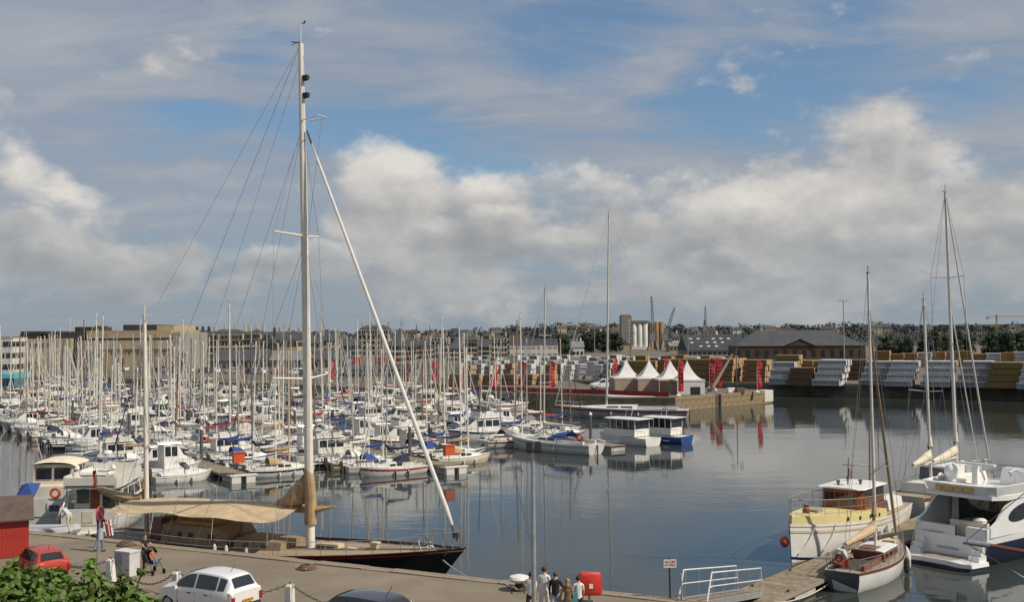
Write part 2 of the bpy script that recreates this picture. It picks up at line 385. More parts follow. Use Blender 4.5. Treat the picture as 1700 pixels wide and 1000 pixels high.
def crown_mesh(seed, n=32, tall=1.0):
    rnd = random.Random(seed); m = MB()
    for i in range(n):
        a = rnd.uniform(0, 6.28); z = rnd.uniform(0, 1); rr = (1 - abs(z - .4) * 1.1) * rnd.uniform(.1, .75)
        leafball(m, (math.cos(a) * rr * .62, math.sin(a) * rr * .62, .14 + z * .70 * tall), rnd.uniform(.15, .25), 46, .09, rnd)
    return m.mesh('crown', 'leaf_dark')
def trunk_mesh(seed):
    rnd = random.Random(seed); m = MB()
    m.path([(0, 0, -.02), (.01, .01, .25), (.0, -.01, .5), (.02, 0, .72)], .03, 6, rs=[.035, .026, .02, .008])
    for i in range(5):
        a = i * 1.3 + rnd.random(); z = .25 + .08 * i; m.path([(0, 0, z), (math.cos(a) * .14, math.sin(a) * .14, z + .13), (math.cos(a) * .27, math.sin(a) * .27, z + .2)], .01, 4, rs=[.014, .009, .004])
    return m.mesh('trunk', 'bark')
CR = [crown_mesh(k, tall=1.0 + .08 * k) for k in range(4)]; TR = [trunk_mesh(k) for k in range(2)]
def tree(P, h, w, label, group):
    t = thing('tree', label, 'tree', P, random.uniform(0, 6), group); t.scale = (w, w, h)
    link('trunk', random.choice(TR), t); link('crown', random.choice(CR), t); return t
# a wooded skyline that reads as one mass
rnd = random.Random(3); m = MB()
for i in range(900):
    px = rnd.uniform(440, 1740); Yd = rnd.choice([rnd.uniform(640, 980), rnd.uniform(980, 1600)]); P = atd(px, 550, Yd); 
    leafball(m, (P.x, P.y, max(0, hillz(P.x, P.y)) + rnd.uniform(.5, 4.0)), rnd.uniform(3, 6.5) * (1 if Yd < 980 else 1.4), 26, 1.7 * (1 if Yd < 980 else 1.5), rnd, .6)
struct(m.build('far_woodland', 'leaf_far'), 'stuff')
# ------------------------------------------------------------------ buildings
mat('tan_stone', (.39, .305, .19), .9, .12, .12, dirt=.25, dirtc=(.2, .15, .09))
mat('cream_wall', (.50, .43, .31), .9, .1, .12, dirt=.25, dirtc=(.3, .26, .19))
mat('beige_wall', (.38, .33, .24), .9, .12, .12, dirt=.3, dirtc=(.22, .19, .14))
mat('grey_wall', (.27, .26, .23), .9, .12, .12, dirt=.3, dirtc=(.16, .15, .13))
mat('white_wall', (.60, .58, .53), .9, .08, .12, dirt=.25, dirtc=(.35, .33, .28))
mat('brown_brick', (.072, .05, .034), .9, .25, .3)
mat('slate', (.050, .054, .062), .8, .2, .4, dirt=.3, dirtc=(.09, .09, .08))
mat('slate_light', (.16, .165, .17), .8, .15, .4)
mat('roof_dark', (.035, .035, .04), .7, .2, .3)
mat('roof_brown', (.09, .05, .035), .8, .2, .4)
mat('win', (.02, .022, .025), .15, .3, 1, spec=.7)
mat('shutter_red', (.30, .04, .03), .7, .15, 1)
mat('timber_green', (.11, .13, .10), .8, .2, .3)
mat('orange_wall', (.50, .26, .05), .8, .1, .3)
_wm = {}
def win_mesh(w, h, mname='win'):
    k = (round(w, 2), round(h, 2), mname)
    if k not in _wm: _wm[k] = MB().box(-w / 2, w / 2, -.06, .02, 0, h).mesh('window', mname)
    return _wm[k]
def windows(t, wall, x0, x1, y, zs, ncol, w, h, mname='win', side=None, skip=0.0):
    for z in zs:
        for i in range(ncol):
            if random.random() < skip: continue
            o = link('window', win_mesh(w, h, mname), wall)
            if side is None: o.location = (x0 + (x1 - x0) * (i + .5) / ncol, y, z)
            else: o.location = (side, x0 + (x1 - x0) * (i + .5) / ncol, z); o.rotation_euler = (0, 0, R(90))
def house(name, label, cat, P, w, d, h, rz, wallm, roofm, roof='gable', rh=2.0, rows=2, cols=4, ww=.9, wh=1.3, chim=1, group=None, sidewin=True, over=.25, winm='win', z0=.9):
    t = thing(name, label, cat, P, rz, group)
    wl = MB().box(-w / 2, w / 2, -d / 2, d / 2, -.3, h).build('wall', wallm, t)
    if rows:
        st = h / rows; zs = [st * k + min(z0, st * .3) for k in range(rows)]
        windows(t, wl, -w / 2, w / 2, -d / 2, zs, cols, ww, min(wh, st * .62), winm)
        if sidewin: windows(t, wl, -d / 2, d / 2, 0, zs, max(1, int(cols * d / w)), ww, min(wh, st * .62), winm, side=w / 2)
    W_, D_ = w / 2 + over, d / 2 + over; m = MB(); b = h + .004
    if roof == 'gable':
        m.add([(-W_, -D_, b), (W_, -D_, b), (W_, D_, b), (-W_, D_, b), (-W_, 0, b + rh), (W_, 0, b + rh)], [(0, 1, 5, 4), (2, 3, 4, 5), (1, 2, 5), (3, 0, 4), (3, 2, 1, 0)])
    elif roof == 'gableside':
        m.add([(-W_, -D_, b), (W_, -D_, b), (W_, D_, b), (-W_, D_, b), (0, -D_, b + rh), (0, D_, b + rh)], [(1, 2, 5, 4), (3, 0, 4, 5), (0, 1, 4), (2, 3, 5), (3, 2, 1, 0)])
    elif roof == 'hip':
        k = min(W_ * .8, D_ * 1.0)
        m.add([(-W_, -D_, b), (W_, -D_, b), (W_, D_, b), (-W_, D_, b), (-W_ + k, 0, b + rh), (W_ - k, 0, b + rh)], [(0, 1, 5, 4), (2, 3, 4, 5), (1, 2, 5), (3, 0, 4), (3, 2, 1, 0)])
    elif roof == 'mansard':
        k = min(1.1, rh * .5)
        m.box(-W_, W_, -D_, D_, b, b + rh * .72, taper=1.0)
        m.v[-8:] = [(x, y, z) if i < 4 else (x - math.copysign(k, x), y - math.copysign(k, y), z) for i, (x, y, z) in enumerate(m.v[-8:])]
        q = [(-W_ + k, -D_ + k), (W_ - k, -D_ + k), (W_ - k, D_ - k), (-W_ + k, D_ - k)]
        m.add([(x, y, b + rh * .725) for x, y in q] + [(-W_ + 3 * k, 0, b + rh), (W_ - 3 * k, 0, b + rh)], [(0, 1, 5, 4), (2, 3, 4, 5), (1, 2, 5), (3, 0, 4)])
    else:
        m.box(-W_, W_, -D_, D_, b, b + .35)
    rf = m.build('roof', roofm, t)
    for c in range(chim):
        x = (-.42 + .84 * (c / max(1, chim - 1))) * w if chim > 1 else .3 * w
        zz = h + (rh * .55 if roof != 'mansard' else rh * .8)
        MB().box(x - .35, x + .35, -.45, .45, zz, h + rh + 1.0).box(x - .2, x + .2, -.3, .3, h + rh + 1.0, h + rh + 1.35).build('chimney', wallm, rf)
    if roof == 'mansard':
        for i in range(cols):
            x = -w / 2 + w * (i + .5) / cols
            dm = MB().box(x - .62, x + .62, -D_ + .1, -D_ + 1.6, b + .1, b + rh * .56).build('dormer', 'cream_wall', rf)
            wd = link('window', win_mesh(.8, rh * .38), dm) if False else None
            o = link('window', win_mesh(.75, rh * .36), rf); o.location = (x, -D_ + .1, b + rh * .14)
    return t
def hpx(px0, px1, ytop, Yd, rh, **k):
    """house whose roof top is at photo row ytop, at depth Yd"""
    a, b = atd(px0, 560, Yd), atd(px1, 560, Yd); ht = atd((px0 + px1) / 2, ytop, Yd).z
    P = (a + b) / 2; P.z = 0; w = (b - a).length; d = k.pop('d', min(w, 10)); P.y += d / 2
    return house(k.pop('name', 'house'), k.pop('label'), k.pop('cat', 'house'), P, w, d, max(2.0, ht - rh), k.pop('rz', 0), k.pop('wall', 'beige_wall'), k.pop('roofm', 'slate'), rh=rh, **k)
# conference hall on the left
PY = 300
def bxpx(m, px0, px1, y0, y1, Yd, d0, d1):
    a = atd(px0, y0, Yd); b = atd(px1, y1, Yd); m.box(a.x, b.x, Yd + d0, Yd + d1, max(-.3, b.z), a.z)
ph = thing('conference_hall', 'long tan stone conference hall with stepped flat roofs on the far left quay', 'building', (0, 0, 0))
def part(name, mt, par, *boxes):
    m = MB()
    for q in boxes: bxpx(m, *q)
    return m.build(name, mt, par)
w1 = part('wall', 'tan_stone', ph, (22, 118, 563, 640, PY, 0, 25)); w2 = part('wall', 'tan_stone', ph, (131, 283, 566, 640, PY, 0, 30)); part('wall', 'grey_wall', ph, (284, 297, 552, 640, PY, 1.2, 28))
part('recess_wall', 'roof_dark', ph, (118.3, 130.7, 560, 640, PY, 1.5, 20))
part('glazed_band', 'glass', ph, (141, 282, 561.4, 565.8, PY, 1.0, 28)); part('glazed_band', 'glass', ph, (28, 62, 555, 562.8, PY, 2, 22))
part('upper_wall', 'tan_stone', ph, (142, 282.6, 549.6, 561.2, PY, .6, 28)); part('dark_roof', 'roof_dark', ph, (30, 72, 550.5, 554.8, PY, 1.6, 22)); part('dark_roof', 'roof_dark', ph, (72.4, 142, 553, 562.8, PY, 2.2, 22)); part('roof_box', 'roof_dark', ph, (112, 141.5, 543, 552.8, PY, 5, 20))
part('fly_tower', 'roof_dark', ph, (198, 254, 539.5, 549.4, PY, 3, 24)); part('fly_tower', 'tan_stone', ph, (254.3, 283, 540.5, 549.4, PY, 3, 24)); part('plant_box', 'roof_dark', ph, (148, 157, 541.5, 549.4, PY, 4, 10))
part('cornice', 'beige_wall', ph, (131, 283, 578.2, 579.6, PY, -.35, -.01)); part('cornice', 'beige_wall', ph, (34, 84, 569.3, 570.6, PY, -.3, -.01))
part('dark_opening', 'win', ph, (194, 205, 595.5, 608, PY, -.05, .02)); part('screen', 'timber_green', ph, (134, 172, 580.2, 612, PY, -.2, -.012)); part('awning', 'orange_wall', ph, (36, 64, 595.5, 601, PY, -.8, -.02))
for k in range(14):
    part('window', 'win', ph, (177 + k * 7.3, 179 + k * 7.3, 584, 589.5, PY, -.06, .02))
for k in range(9):
    part('window', 'win', ph, (48 + k * 3.6, 49.4 + k * 3.6, 573.5, 578.5, PY, -.06, .02))
a = atd(208, 572.5, PY)
lettering('PALAIS DU GRAND LARGE', 1.25, 'white_wall', ph, (a.x, PY - .03, a.z), (R(90), 0, 0))
for k, px in enumerate((97, 104, 111, 117, 123, 129)):
    a = atd(px, 552, PY); b = atd(px, 527 + 3 * (k % 3), PY); MB().tube((a.x, PY + 8, a.z - 1), (a.x, PY + 8, b.z), .07, n=5).build('flagpole', 'white_wall', ph)
hpx(-30, 21, 561, 292, .3, label='white low block with dark windows beside the conference hall', roof='flat', wall='white_wall', roofm='beige_wall', rows=3, cols=9, ww=.9, wh=1.4, chim=0, d=9, over=.05, name='office_block', cat='building')
hpx(343, 403, 547, 335, 3.6, label='cream hotel with slate mansard roof and dormers behind the masts', roof='mansard', wall='cream_wall', rows=4, cols=10, ww=.8, wh=1.7, chim=4, d=12, name='hotel', cat='hotel')
hpx(404, 432, 546.5, 337, 3.4, label='narrow cream hotel wing with many chimneys', roof='mansard', wall='cream_wall', rows=4, cols=5, ww=.8, wh=1.7, chim=3, d=12, name='hotel', cat='hotel')
hpx(432, 455, 551, 322, 3.6, label='dark gable ended house between the hotel and the tan house', roof='gableside', wall='brown_brick', rows=3, cols=3, chim=1, d=9)
hpx(455, 494, 551, 326, 2.6, label='tan house with slate roof and tall pale chimneys left of the big mast', roof='gable', wall='tan_stone', rows=3, cols=6, chim=3, d=10)
hpx(292, 318, 553, 330, 2.6, label='dark brown terrace house just right of the conference hall', roof='gable', wall='brown_brick', rows=3, cols=4, chim=2, d=9)
hpx(318, 342, 549, 333, 3.0, label='dark slate house with red chimneys left of the hotel', roof='gable', wall='brown_brick', rows=3, cols=4, chim=3, d=9)
hpx(350, 440, 581, 296, 3.0, label='long low shed with dark slate roof in front of the hotel', roof='gable', wall='grey_wall', rows=1, cols=10, chim=0, d=12, name='shed', cat='shed', wh=1.6)
hpx(444, 500, 583, 300, 2.6, label='low grey shed left of the big mast foot', roof='gable', wall='grey_wall', rows=1, cols=6, chim=0, d=12, name='shed', cat='shed', roofm='slate_light')
hpx(520, 575, 582, 300, 2.6, label='low slate shed right of the big mast', roof='gable', wall='grey_wall', rows=1, cols=6, chim=0, d=12, name='shed', cat='shed')
hpx(572, 690, 606, 236, 1.0, label='long low grey shed on the quay behind the second pontoon', roof='gable', wall='grey_wall', rows=1, cols=12, ww=.7, wh=.6, chim=0, d=6, name='shed', cat='shed')
hpx(594, 646, 540, 470, 4.5, label='tall pale mansion with chimneys on the skyline', roof='mansard', wall='beige_wall', rows=4, cols=7, chim=4, d=14, ww=1.0, wh=1.8, name='mansion', cat='mansion')
hpx(648, 676, 546, 480, 5.0, label='squat house with rounded dark hipped roof beside the mansion', roof='hip', wall='beige_wall', rows=2, cols=4, chim=0, d=14)
row = [(500, 530, 557, 380, 'grey_wall', 'hip'), (530, 562, 553, 400, 'beige_wall', 'hip'), (566, 592, 561, 380, 'grey_wall', 'gable'), (640, 668, 561, 360, 'cream_wall', 'hip'), (670, 690, 563, 380, 'grey_wall', 'gable'),
       (690, 716, 562, 400, 'beige_wall', 'hip'), (716, 742, 556, 410, 'grey_wall', 'mansard'), (742, 770, 566, 370, 'cream_wall', 'hip'), (768, 792, 558, 420, 'beige_wall', 'mansard'), (792, 815, 563, 380, 'tan_stone', 'gable'), (815, 842, 557, 420, 'cream_wall', 'mansard')]
ordn = ['first', 'second', 'third', 'fourth', 'fifth', 'sixth', 'seventh', 'eighth', 'ninth', 'tenth', 'eleventh', 'twelfth', 'thirteenth', 'fourteenth', 'fifteenth', 'sixteenth', 'seventeenth', 'eighteenth', 'nineteenth', 'twentieth']
for n_ in range(20, 79):
    ordn.append(['twenty', 'thirty', 'forty', 'fifty', 'sixty', 'seventy'][n_ // 10 - 2] + '-' + ['', 'first', 'second', 'third', 'fourth', 'fifth', 'sixth', 'seventh', 'eighth', 'ninth'][(n_ + 1) % 10] if (n_ + 1) % 10 else ['', '', '', 'thirtieth', 'fortieth', 'fiftieth', 'sixtieth', 'seventieth', 'eightieth'][(n_ + 1) // 10])
for k, (a, b, yt, Yd, wm, rf) in enumerate(row):
    nm = {'grey_wall': 'grey', 'beige_wall': 'beige', 'cream_wall': 'cream', 'tan_stone': 'tan'}[wm]
    hpx(a, b, yt, Yd, 2.8, label=f'{nm} slate roofed town house, {ordn[k]} from left between big mast and white shed', roof=rf, wall=wm, rows=3, cols=5, chim=2, d=10, group='town houses behind the marina')
hpx(846, 926, 563, 430, 2.2, label='long white shed with dark roof behind the wrapped timber', roof='gable', wall='white_wall', roofm='roof_dark', rows=2, cols=9, ww=1.4, wh=.8, chim=0, d=16, name='warehouse', cat='warehouse', winm='grey_wall')
hpx(830, 846, 553, 450, .4, label='square concrete tower block above the white shed', roof='flat', wall='grey_wall', rows=4, cols=3, chim=0, d=8, name='tower_block', cat='building')
hpx(949, 969, 567, 430, 2.4, label='small white cottage with pale roof left of the silo', roof='gable', wall='white_wall', roofm='slate_light', rows=1, cols=3, chim=1, d=9)
hpx(1022, 1045, 571, 560, .4, label='low tan store at the foot of the silo tower', roof='flat', wall='tan_stone', rows=0, cols=1, chim=0, d=12, name='store', cat='building')
hpx(1116, 1128, 553, 560, 2.4, label='white gabled house right of the quayside cranes', roof='gable', wall='white_wall', roofm='slate', rows=3, cols=3, chim=1, d=9)
hpx(1112, 1142, 569, 520, 1.8, label='low tan shed right of the cranes', roof='gable', wall='tan_stone', roofm='slate_light', rows=1, cols=5, chim=0, d=14, name='shed', cat='shed')
sh = hpx(1141, 1240, 556, 430, 6.2, label='low dark roofed shed with rows of skylights behind the tents', roof='gable', wall='grey_wall', roofm='roof_dark', rows=1, cols=12, ww=1.6, wh=.9, chim=0, d=26, name='skylit_shed', cat='shed')
rf = [c for c in sh.children if c.name.startswith('roof')][0]; wd = atd(1240, 560, 430).x - atd(1141, 560, 430).x; hh = atd(1190, 556, 430).z - 6.2
for k in range(7):
    for r_ in range(3):
        if (k * 5 + r_ * 3) % 4 == 0: continue
        f_ = .25 + .24 * r_; o = MB().box(-.6, .6, -.4, .4, 0, .06).build('skylight', 'white_wall', rf); o.location = (-wd / 2 + wd * (.12 + .13 * k), -13.25 * (1 - f_), hh + 6.2 * f_ + .03); o.rotation_euler = (math.atan(6.2 / 13.25), 0, 0)
# slate warehouse with hipped end
Yw = 372; a, b = atd(1224, 560, Yw), atd(1438, 560, Yw); ww_ = (b - a).length; eh = atd(1330, 574.5, Yw).z; rg = atd(1330, 549, Yw).z
wh_ = house('slate_warehouse', 'long stone warehouse with big slate hipped roof behind the timber yard', 'warehouse', ((a.x + b.x) / 2, Yw + 9, 0), ww_, 18, eh, R(-5), 'brown_brick', 'slate', 'hip', rg - eh, 1, 14, 1.2, 2.4, 0, winm='win')
gm = MB(); gm.add([(-5, -9.3, eh), (5, -9.3, eh), (0, -9.3, eh + 2.1), (-5, -3, eh), (5, -3, eh), (0, -3, eh + 2.1)], [(0, 1, 2), (1, 4, 5, 2), (3, 0, 2, 5)]).build('front_gable', 'brown_brick', wh_)
gm = MB(); gm.add([(-5.4, -9.5, eh), (5.4, -9.5, eh), (0, -9.5, eh + 2.4), (-5.4, -2, eh), (5.4, -2, eh), (0, -2, eh + 2.4)], [(1, 4, 5, 2), (3, 0, 2, 5)]).build('gable_roof', 'slate_light', wh_)
dr = MB().box(ww_ / 2, ww_ / 2 + .08, -1.8, 1.8, 0, 3.4).build('door', 'win', wh_)
for s_ in (-1, 1): MB().box(ww_ / 2, ww_ / 2 + .1, s_ * 4.1 - 1.6, s_ * 4.1 + 1.6, 0, 3.2).build('door', 'shutter_red', wh_)
# far houses on the hill
for k, px in enumerate(sorted(rnd.uniform(480, 1690) if q_ % 3 else rnd.uniform(680, 1000) for q_ in range(46))):
    Yd = rnd.uniform(660, 1150); P = atd(px, 550, Yd); P.z = max(0, hillz(P.x, P.y)) - .2
    house('house', f'small house far off on the wooded skyline, {ordn[k]} from left', 'house', P, rnd.uniform(8, 14), 8, rnd.uniform(4, 7), rnd.uniform(-.5, .5), rnd.choice(['white_wall', 'beige_wall', 'grey_wall', 'beige_wall']), rnd.choice(['slate', 'slate', 'roof_brown']), rnd.choice(['gable', 'hip']), 3, 2, 4, chim=1, group='far houses on the skyline', sidewin=False)
# ------------------------------------------------------------------ silo and cranes
mat('silo_white', (.58, .57, .53), .8, .06, .3, dirt=.3, dirtc=(.4, .38, .33)); mat('silo_brown', (.27, .16, .085), .85, .15, .3); mat('concrete_dark', (.20, .185, .165), .9, .15, .2, dirt=.3, dirtc=(.1, .09, .08))
Ys = 600; si = thing('grain_silo', 'tall grey tower with white and brown grain silo drums behind the tents', 'silo', (atd(1065, 560, Ys).x, Ys, 0)); ox = si.location.x
def sx(px): return atd(px, 560, Ys).x - ox
def sz(y): return atd(1065, y, Ys).z
MB().box(sx(1031), sx(1048), -2, 8, -.3, sz(524)).box(sx(1032.5), sx(1046.5), -1, 7, sz(524), sz(522.5)).build('tower', 'concrete_dark', si)
for k in range(7): MB().box(sx(1043.2), sx(1044.8), -2.06, -1.98, sz(570 - k * 6), sz(566.5 - k * 6)).build('window', 'white_wall', si)
for k, px in enumerate((1053.5, 1063, 1072)): MB().lathe((sx(px), 2.5, 0), [(1.55, sz(576)), (1.55, sz(536)), (1.3, sz(535))], 18).build('drum', 'silo_white', si, True)
for k, px in enumerate((1082, 1091, 1099)): MB().lathe((sx(px), 2.5, 0), [(1.5, -.3), (1.5, sz(536)), (1.3, sz(535))], 18).build('drum', 'silo_brown', si, True)
MB().box(sx(1048.5), sx(1078), .5, 6, sz(534.8), sz(532.5)).build('gantry', 'concrete_dark', si); MB().box(sx(1048.4), sx(1079), -.5, 6.5, -.3, sz(576)).build('base', 'white_wall', si)
mat('crane_grey', (.20, .21, .21), .7, .15, .3, dirt=.3, dirtc=(.12, .10, .08)); mat('crane_green', (.05, .11, .09), .7, .15, .3); mat('crane_yellow', (.42, .25, .05), .7, .1, .3)
def lattice(m, p, q, w, seg, r=.09):
    p, q = Vector(p), Vector(q); d = (q - p).normalized(); a = d.cross(Vector((0, 1, 0))).normalized(); b = d.cross(a)
    cs_ = [a + b, a - b, -a - b, -a + b]; w2 = w * .35
    pt = lambda i, c: p.lerp(q, i / seg) + c * (w + (w2 - w) * i / seg) * .5
    for i in range(seg):
        for j, c in enumerate(cs_):
            m.tube(pt(i, c), pt(i + 1, c), r, n=4); m.tube(pt(i, c), pt(i + 1, cs_[(j + 1) % 4]), r * .7, n=4)
def quay_crane(label, pxb, Yd, pxt, yt, yplat):
    P = atd(pxb, 560, Yd); t = thing('quay_crane', label, 'crane', (P.x, P.y, 0), 0, 'grey quayside jib cranes'); zp = atd(pxb, yplat, Yd).z; tip = atd(pxt, yt, Yd)
    for sx_ in (-1, 1):
        for sy_ in (-1, 1): MB().tube((sx_ * 2.4, sy_ * 2.4, 0), (sx_ * 1.4, sy_ * 1.4, zp), .32, .28, 6).build('leg', 'crane_grey', t)
    MB().box(-1.9, 1.9, -1.9, 1.9, zp, zp + .6).build('platform', 'crane_grey', t); MB().box(-1.5, 1.2, -1.7, 1.7, zp + .6, zp + 3.6).build('machine_house', 'crane_grey', t)
    MB().box(1.25, 2.2, -.6, .6, zp + 1, zp + 2.6).build('cab', 'glass_grey', t)
    m = MB(); lattice(m, (0, 0, zp + 2), (0, 0, zp + 8.5), 1.6, 4, .13); m.build('mast', 'crane_grey', t)
    m = MB(); lattice(m, (.6, 0, zp + 3.5), (tip.x - P.x, 0, tip.z), 1.5, 9, .13); m.build('jib', 'crane_grey', t)
    MB().tube((0, 0, zp + 8.5), (tip.x - P.x, 0, tip.z), .06, n=3).build('stay', 'wire', t)
quay_crane('grey quayside crane with near vertical jib in front of the silo', 1083, 560, 1081.5, 492, 566); quay_crane('grey quayside crane with jib leaning right beside the silo', 1104, 560, 1120, 511, 566); quay_crane('distant grey crane with upright jib above the skylit shed', 1170, 760, 1171, 509, 551)
P = atd(1232, 560, 700); t = thing('green_crane', 'small green jib crane far off left of the slate warehouse', 'crane', (P.x, P.y, 0)); MB().tube((0, 0, 0), (0, 0, 9), .5, .4, 6).build('mast', 'crane_green', t); tip = atd(1226, 536, 700); m = MB(); lattice(m, (2, 0, 6), (tip.x - P.x, 0, tip.z), 1.2, 6, .14); m.build('jib', 'crane_green', t); MB().box(.6, 2.4, -1, 1, 5, 7).build('cab', 'crane_green', t)
P = atd(1655, 560, 1000); t = thing('tower_crane', 'yellow tower crane on the hill at far right', 'crane', (P.x, P.y, hillz(P.x, P.y) - .3)); zt = atd(1655, 522, 1000).z - t.location.z; m = MB(); lattice(m, (0, 0, 0), (0, 0, zt), 1.8, 9, .16); m.build('mast', 'crane_yellow', t)
m = MB(); lattice(m, (-9.5, 0, zt - 2.2), (0, 0, zt - 2.2), 1.6, 4, .16); lattice(m, (0, 0, zt - 2.2), (25, 0, zt - 2.2), 1.6, 9, .16); m.build('jib', 'crane_yellow', t); MB().box(-9.5, -7, -.8, .8, zt - 4.2, zt - 2.8).build('counterweight', 'concrete_dark', t)
# ------------------------------------------------------------------ trees behind the timber yard
for k, (px, ytop, Yd, wd) in enumerate([(1470, 564, 400, 8), (1490, 565, 410, 8), (1508, 562, 405, 5), (1530, 566, 410, 7), (1551, 549, 395, 7), (1569, 560, 410, 5), (1590, 549, 400, 7), (1608, 556, 405, 6), (1642, 554, 400, 8), (1657, 551, 410, 7), (1674, 552, 400, 8), (1692, 554, 405, 8), (1710, 553, 410, 8)]):
    P = atd(px, 560, Yd); h = atd(px, ytop, Yd).z; P.z = 0; tree(P, h / .92, wd, f'dark round tree behind the timber yard, {ordn[k]} from left', 'dark trees behind the timber yard')
for k, (px, ytop, Yd, wd) in enumerate([(908, 561, 520, 10), (932, 559, 540, 11), (972, 556, 520, 11), (986, 559, 530, 10), (1000, 556, 520, 10), (1012, 558, 540, 11), (1024, 557, 530, 10), (940, 576, 400, 6)]):
    P = atd(px, 560, Yd); h = atd(px, ytop, Yd).z; P.z = 0; tree(P, h / .92, wd, f'dark bushy tree left of the silo, {ordn[k]} of the clump', 'trees left of the silo')
for k, (px, ytop, Yd, wd) in enumerate([(299, 588, 285, 4), (117, 600, 290, 3)]):
    P = atd(px, 560, Yd); h = atd(px, ytop, Yd).z; P.z = 0; tree(P, h / .92, wd, ['small green tree at right end of the conference hall', 'small shrub below the gap in the conference hall'][k], 'trees by the conference hall')
# ------------------------------------------------------------------ timber
mat('wrap_white', (.56, .555, .54), .5, .08, .5, dirt=.25, dirtc=(.38, .40, .42), bump=.4, bscale=3); mat('wrap_grey', (.20, .20, .21), .55, .12, .5, dirt=.3, dirtc=(.2, .2, .22)); mat('wrap_shaded', (.29, .305, .325), .5, .1, .5, bump=.4, bscale=3, dirt=.2, dirtc=(.22, .235, .25))  # bluish wrap: white sheeting with its shade put into the colour
mat('lumber', (.215, .125, .055), .85, .2, .9, stretch=(.3, 3, 6), dirt=.35, dirtc=(.17, .09, .04)); mat('lumber_dark', (.13, .075, .045), .85, .2, .9, stretch=(.3, 3, 6)); mat('lumber_end', (.36, .25, .125), .85, .3, 4.5, dirt=.5, dirtc=(.25, .14, .06)); mat('lumber_gold', (.21, .14, .045), .85, .2, .9, stretch=(.3, 3, 6)); mat('wrap_end', (.56, .53, .46), .7, .1, 2, dirt=.7, dirtc=(.25, .22, .18))
mat('print_grey', (.12, .125, .15), .6, .2, 2)
_bm = {}
def bundle(Lb, Wb, Hb, sm, em):
    k = (Lb, Wb, Hb, sm, em)
    if k not in _bm:
        out = []
        for v in range(2):
            m = MB(); c = .05; ys = [(-Wb / 2, .1), (Wb / 2, .1), (Wb / 2, Hb - c), (Wb / 2 - c, Hb), (-Wb / 2 + c, Hb), (-Wb / 2, Hb - c)]
            m.rings([[(-Lb / 2, y, z) for y, z in ys], [(Lb / 2, y, z) for y, z in ys]], True, False); n = 6; b_ = len(m.v) - 12; m.cur = 1
            m.f += [tuple(b_ + i for i in reversed(range(6))), tuple(b_ + 6 + i for i in range(6))]; m.mi += [1, 1]; m.cur = 2
            for f_ in (-.3, .3): m.box(Lb * f_ - .06, Lb * f_ + .06, -Wb / 2, Wb / 2, 0, .1)
            if sm.startswith('wrap'):
                m.cur = 4; x_ = -Lb * .42
                while x_ < Lb * .36: w_ = random.uniform(.25, .7); m.box(x_, x_ + w_, -Wb / 2 - .008, -Wb / 2 - .001, Hb * .48, Hb * .66); x_ += w_ + random.uniform(.12, .3)
                m.cur = 3; m.box(-Lb / 2 - .01, Lb / 2 + .01, -Wb / 2 - .012, Wb / 2 + .012, Hb - .09, Hb + .012)  # whiter top sheet: light on the tops put into the colour
            else:
                for f_ in (-.3, .3): m.box(Lb * f_ - .015, Lb * f_ + .015, -Wb / 2 - .006, Wb / 2 + .006, .1, Hb + .006)
            out.append(m.mesh('bundle', [sm, em, 'dark_wood', 'wrap_white', 'print_grey']))
        _bm[k] = out
    return random.choice(_bm[k])
def stack(label, P, rz, tiers, Lb, Hb, sm, em, Wb=1.15, group='timber stacks', jit=.12):
    """tiers: bundles along the depth for each tier, bottom first"""
    t = thing('timber_stack', label, 'timber stack', (P.x, P.y, 0), rz, group)
    for k, nn in enumerate(tiers):
        for j in range(nn):
            o = link('bundle', bundle(Lb, Wb, Hb, sm, em), t); o.location = (random.uniform(-jit, jit) + k * (.34 if group == 'timber stacks along the far quay' else .15), (j - (nn - 1) / 2) * (Wb + .06) + (tiers[0] - nn) * .5 * 0, k * (Hb + .003)); o.rotation_euler = (0, 0, random.uniform(-.006, .006))
    return t
TA = heading(Vector((39, -18.2, 0)))
def spx(label, px0, px1, ybase, ytop, sm, em, nt, rows, rz=TA, **k):
    c = at((px0 + px1) / 2, ybase); d = c.y; Lb = round((px1 - px0) / F * d * 1.05, 1); Hb = round((atd((px0 + px1) / 2, ytop, d).z) / nt, 2)
    tiers = [max(1, rows - (i if k.get('step') else 0)) for i in range(nt)]; k.pop('step', 0)
    P = c + Vector((math.cos(rz + R(90)), math.sin(rz + R(90)), 0)) * (rows * .6)
    return stack(label, P, rz, tiers, Lb, Hb, sm, em, **k)
G1 = 'timber stacks along the far quay'
spx('white wrapped timber stack nearest the jetty flag', 1276, 1310, 640, 602, 'wrap_shaded', 'wrap_white', 3, 4, group=G1, step=1)
spx('dark brown timber stack between two white wrapped stacks', 1307, 1345, 641, 611, 'lumber_dark', 'lumber_end', 3, 3, group=G1)
spx('white wrapped stack with shade toned sides, fourth tier on top, right of brown stack', 1349, 1392, 642, 599, 'wrap_shaded', 'wrap_white', 4, 8, group=G1, step=1)
spx('brown bare timber stack behind the white wrapped stack with shade toned sides', 1405, 1436, 632, 598, 'lumber_dark', 'lumber_end', 4, 4, group=G1)
spx('grey wrapped stepped timber stack left of the sloop mast', 1428, 1468, 641, 601, 'wrap_grey', 'wrap_white', 4, 6, group=G1, step=1)
spx('wrapped stack with print and shade toned sides between the two right hand masts', 1470, 1512, 643, 601, 'wrap_shaded', 'wrap_end', 4, 7, group=G1, step=1)
spx('wrapped stack with white ends and shade toned sides right of the mizzen mast', 1531, 1574, 644, 601, 'wrap_shaded', 'wrap_end', 4, 7, group=G1, step=1)
spx('plain grey wrapped timber stack right of the tallest right mast', 1590, 1636, 645, 601, 'wrap_grey', 'wrap_grey', 4, 7, group=G1, step=1)
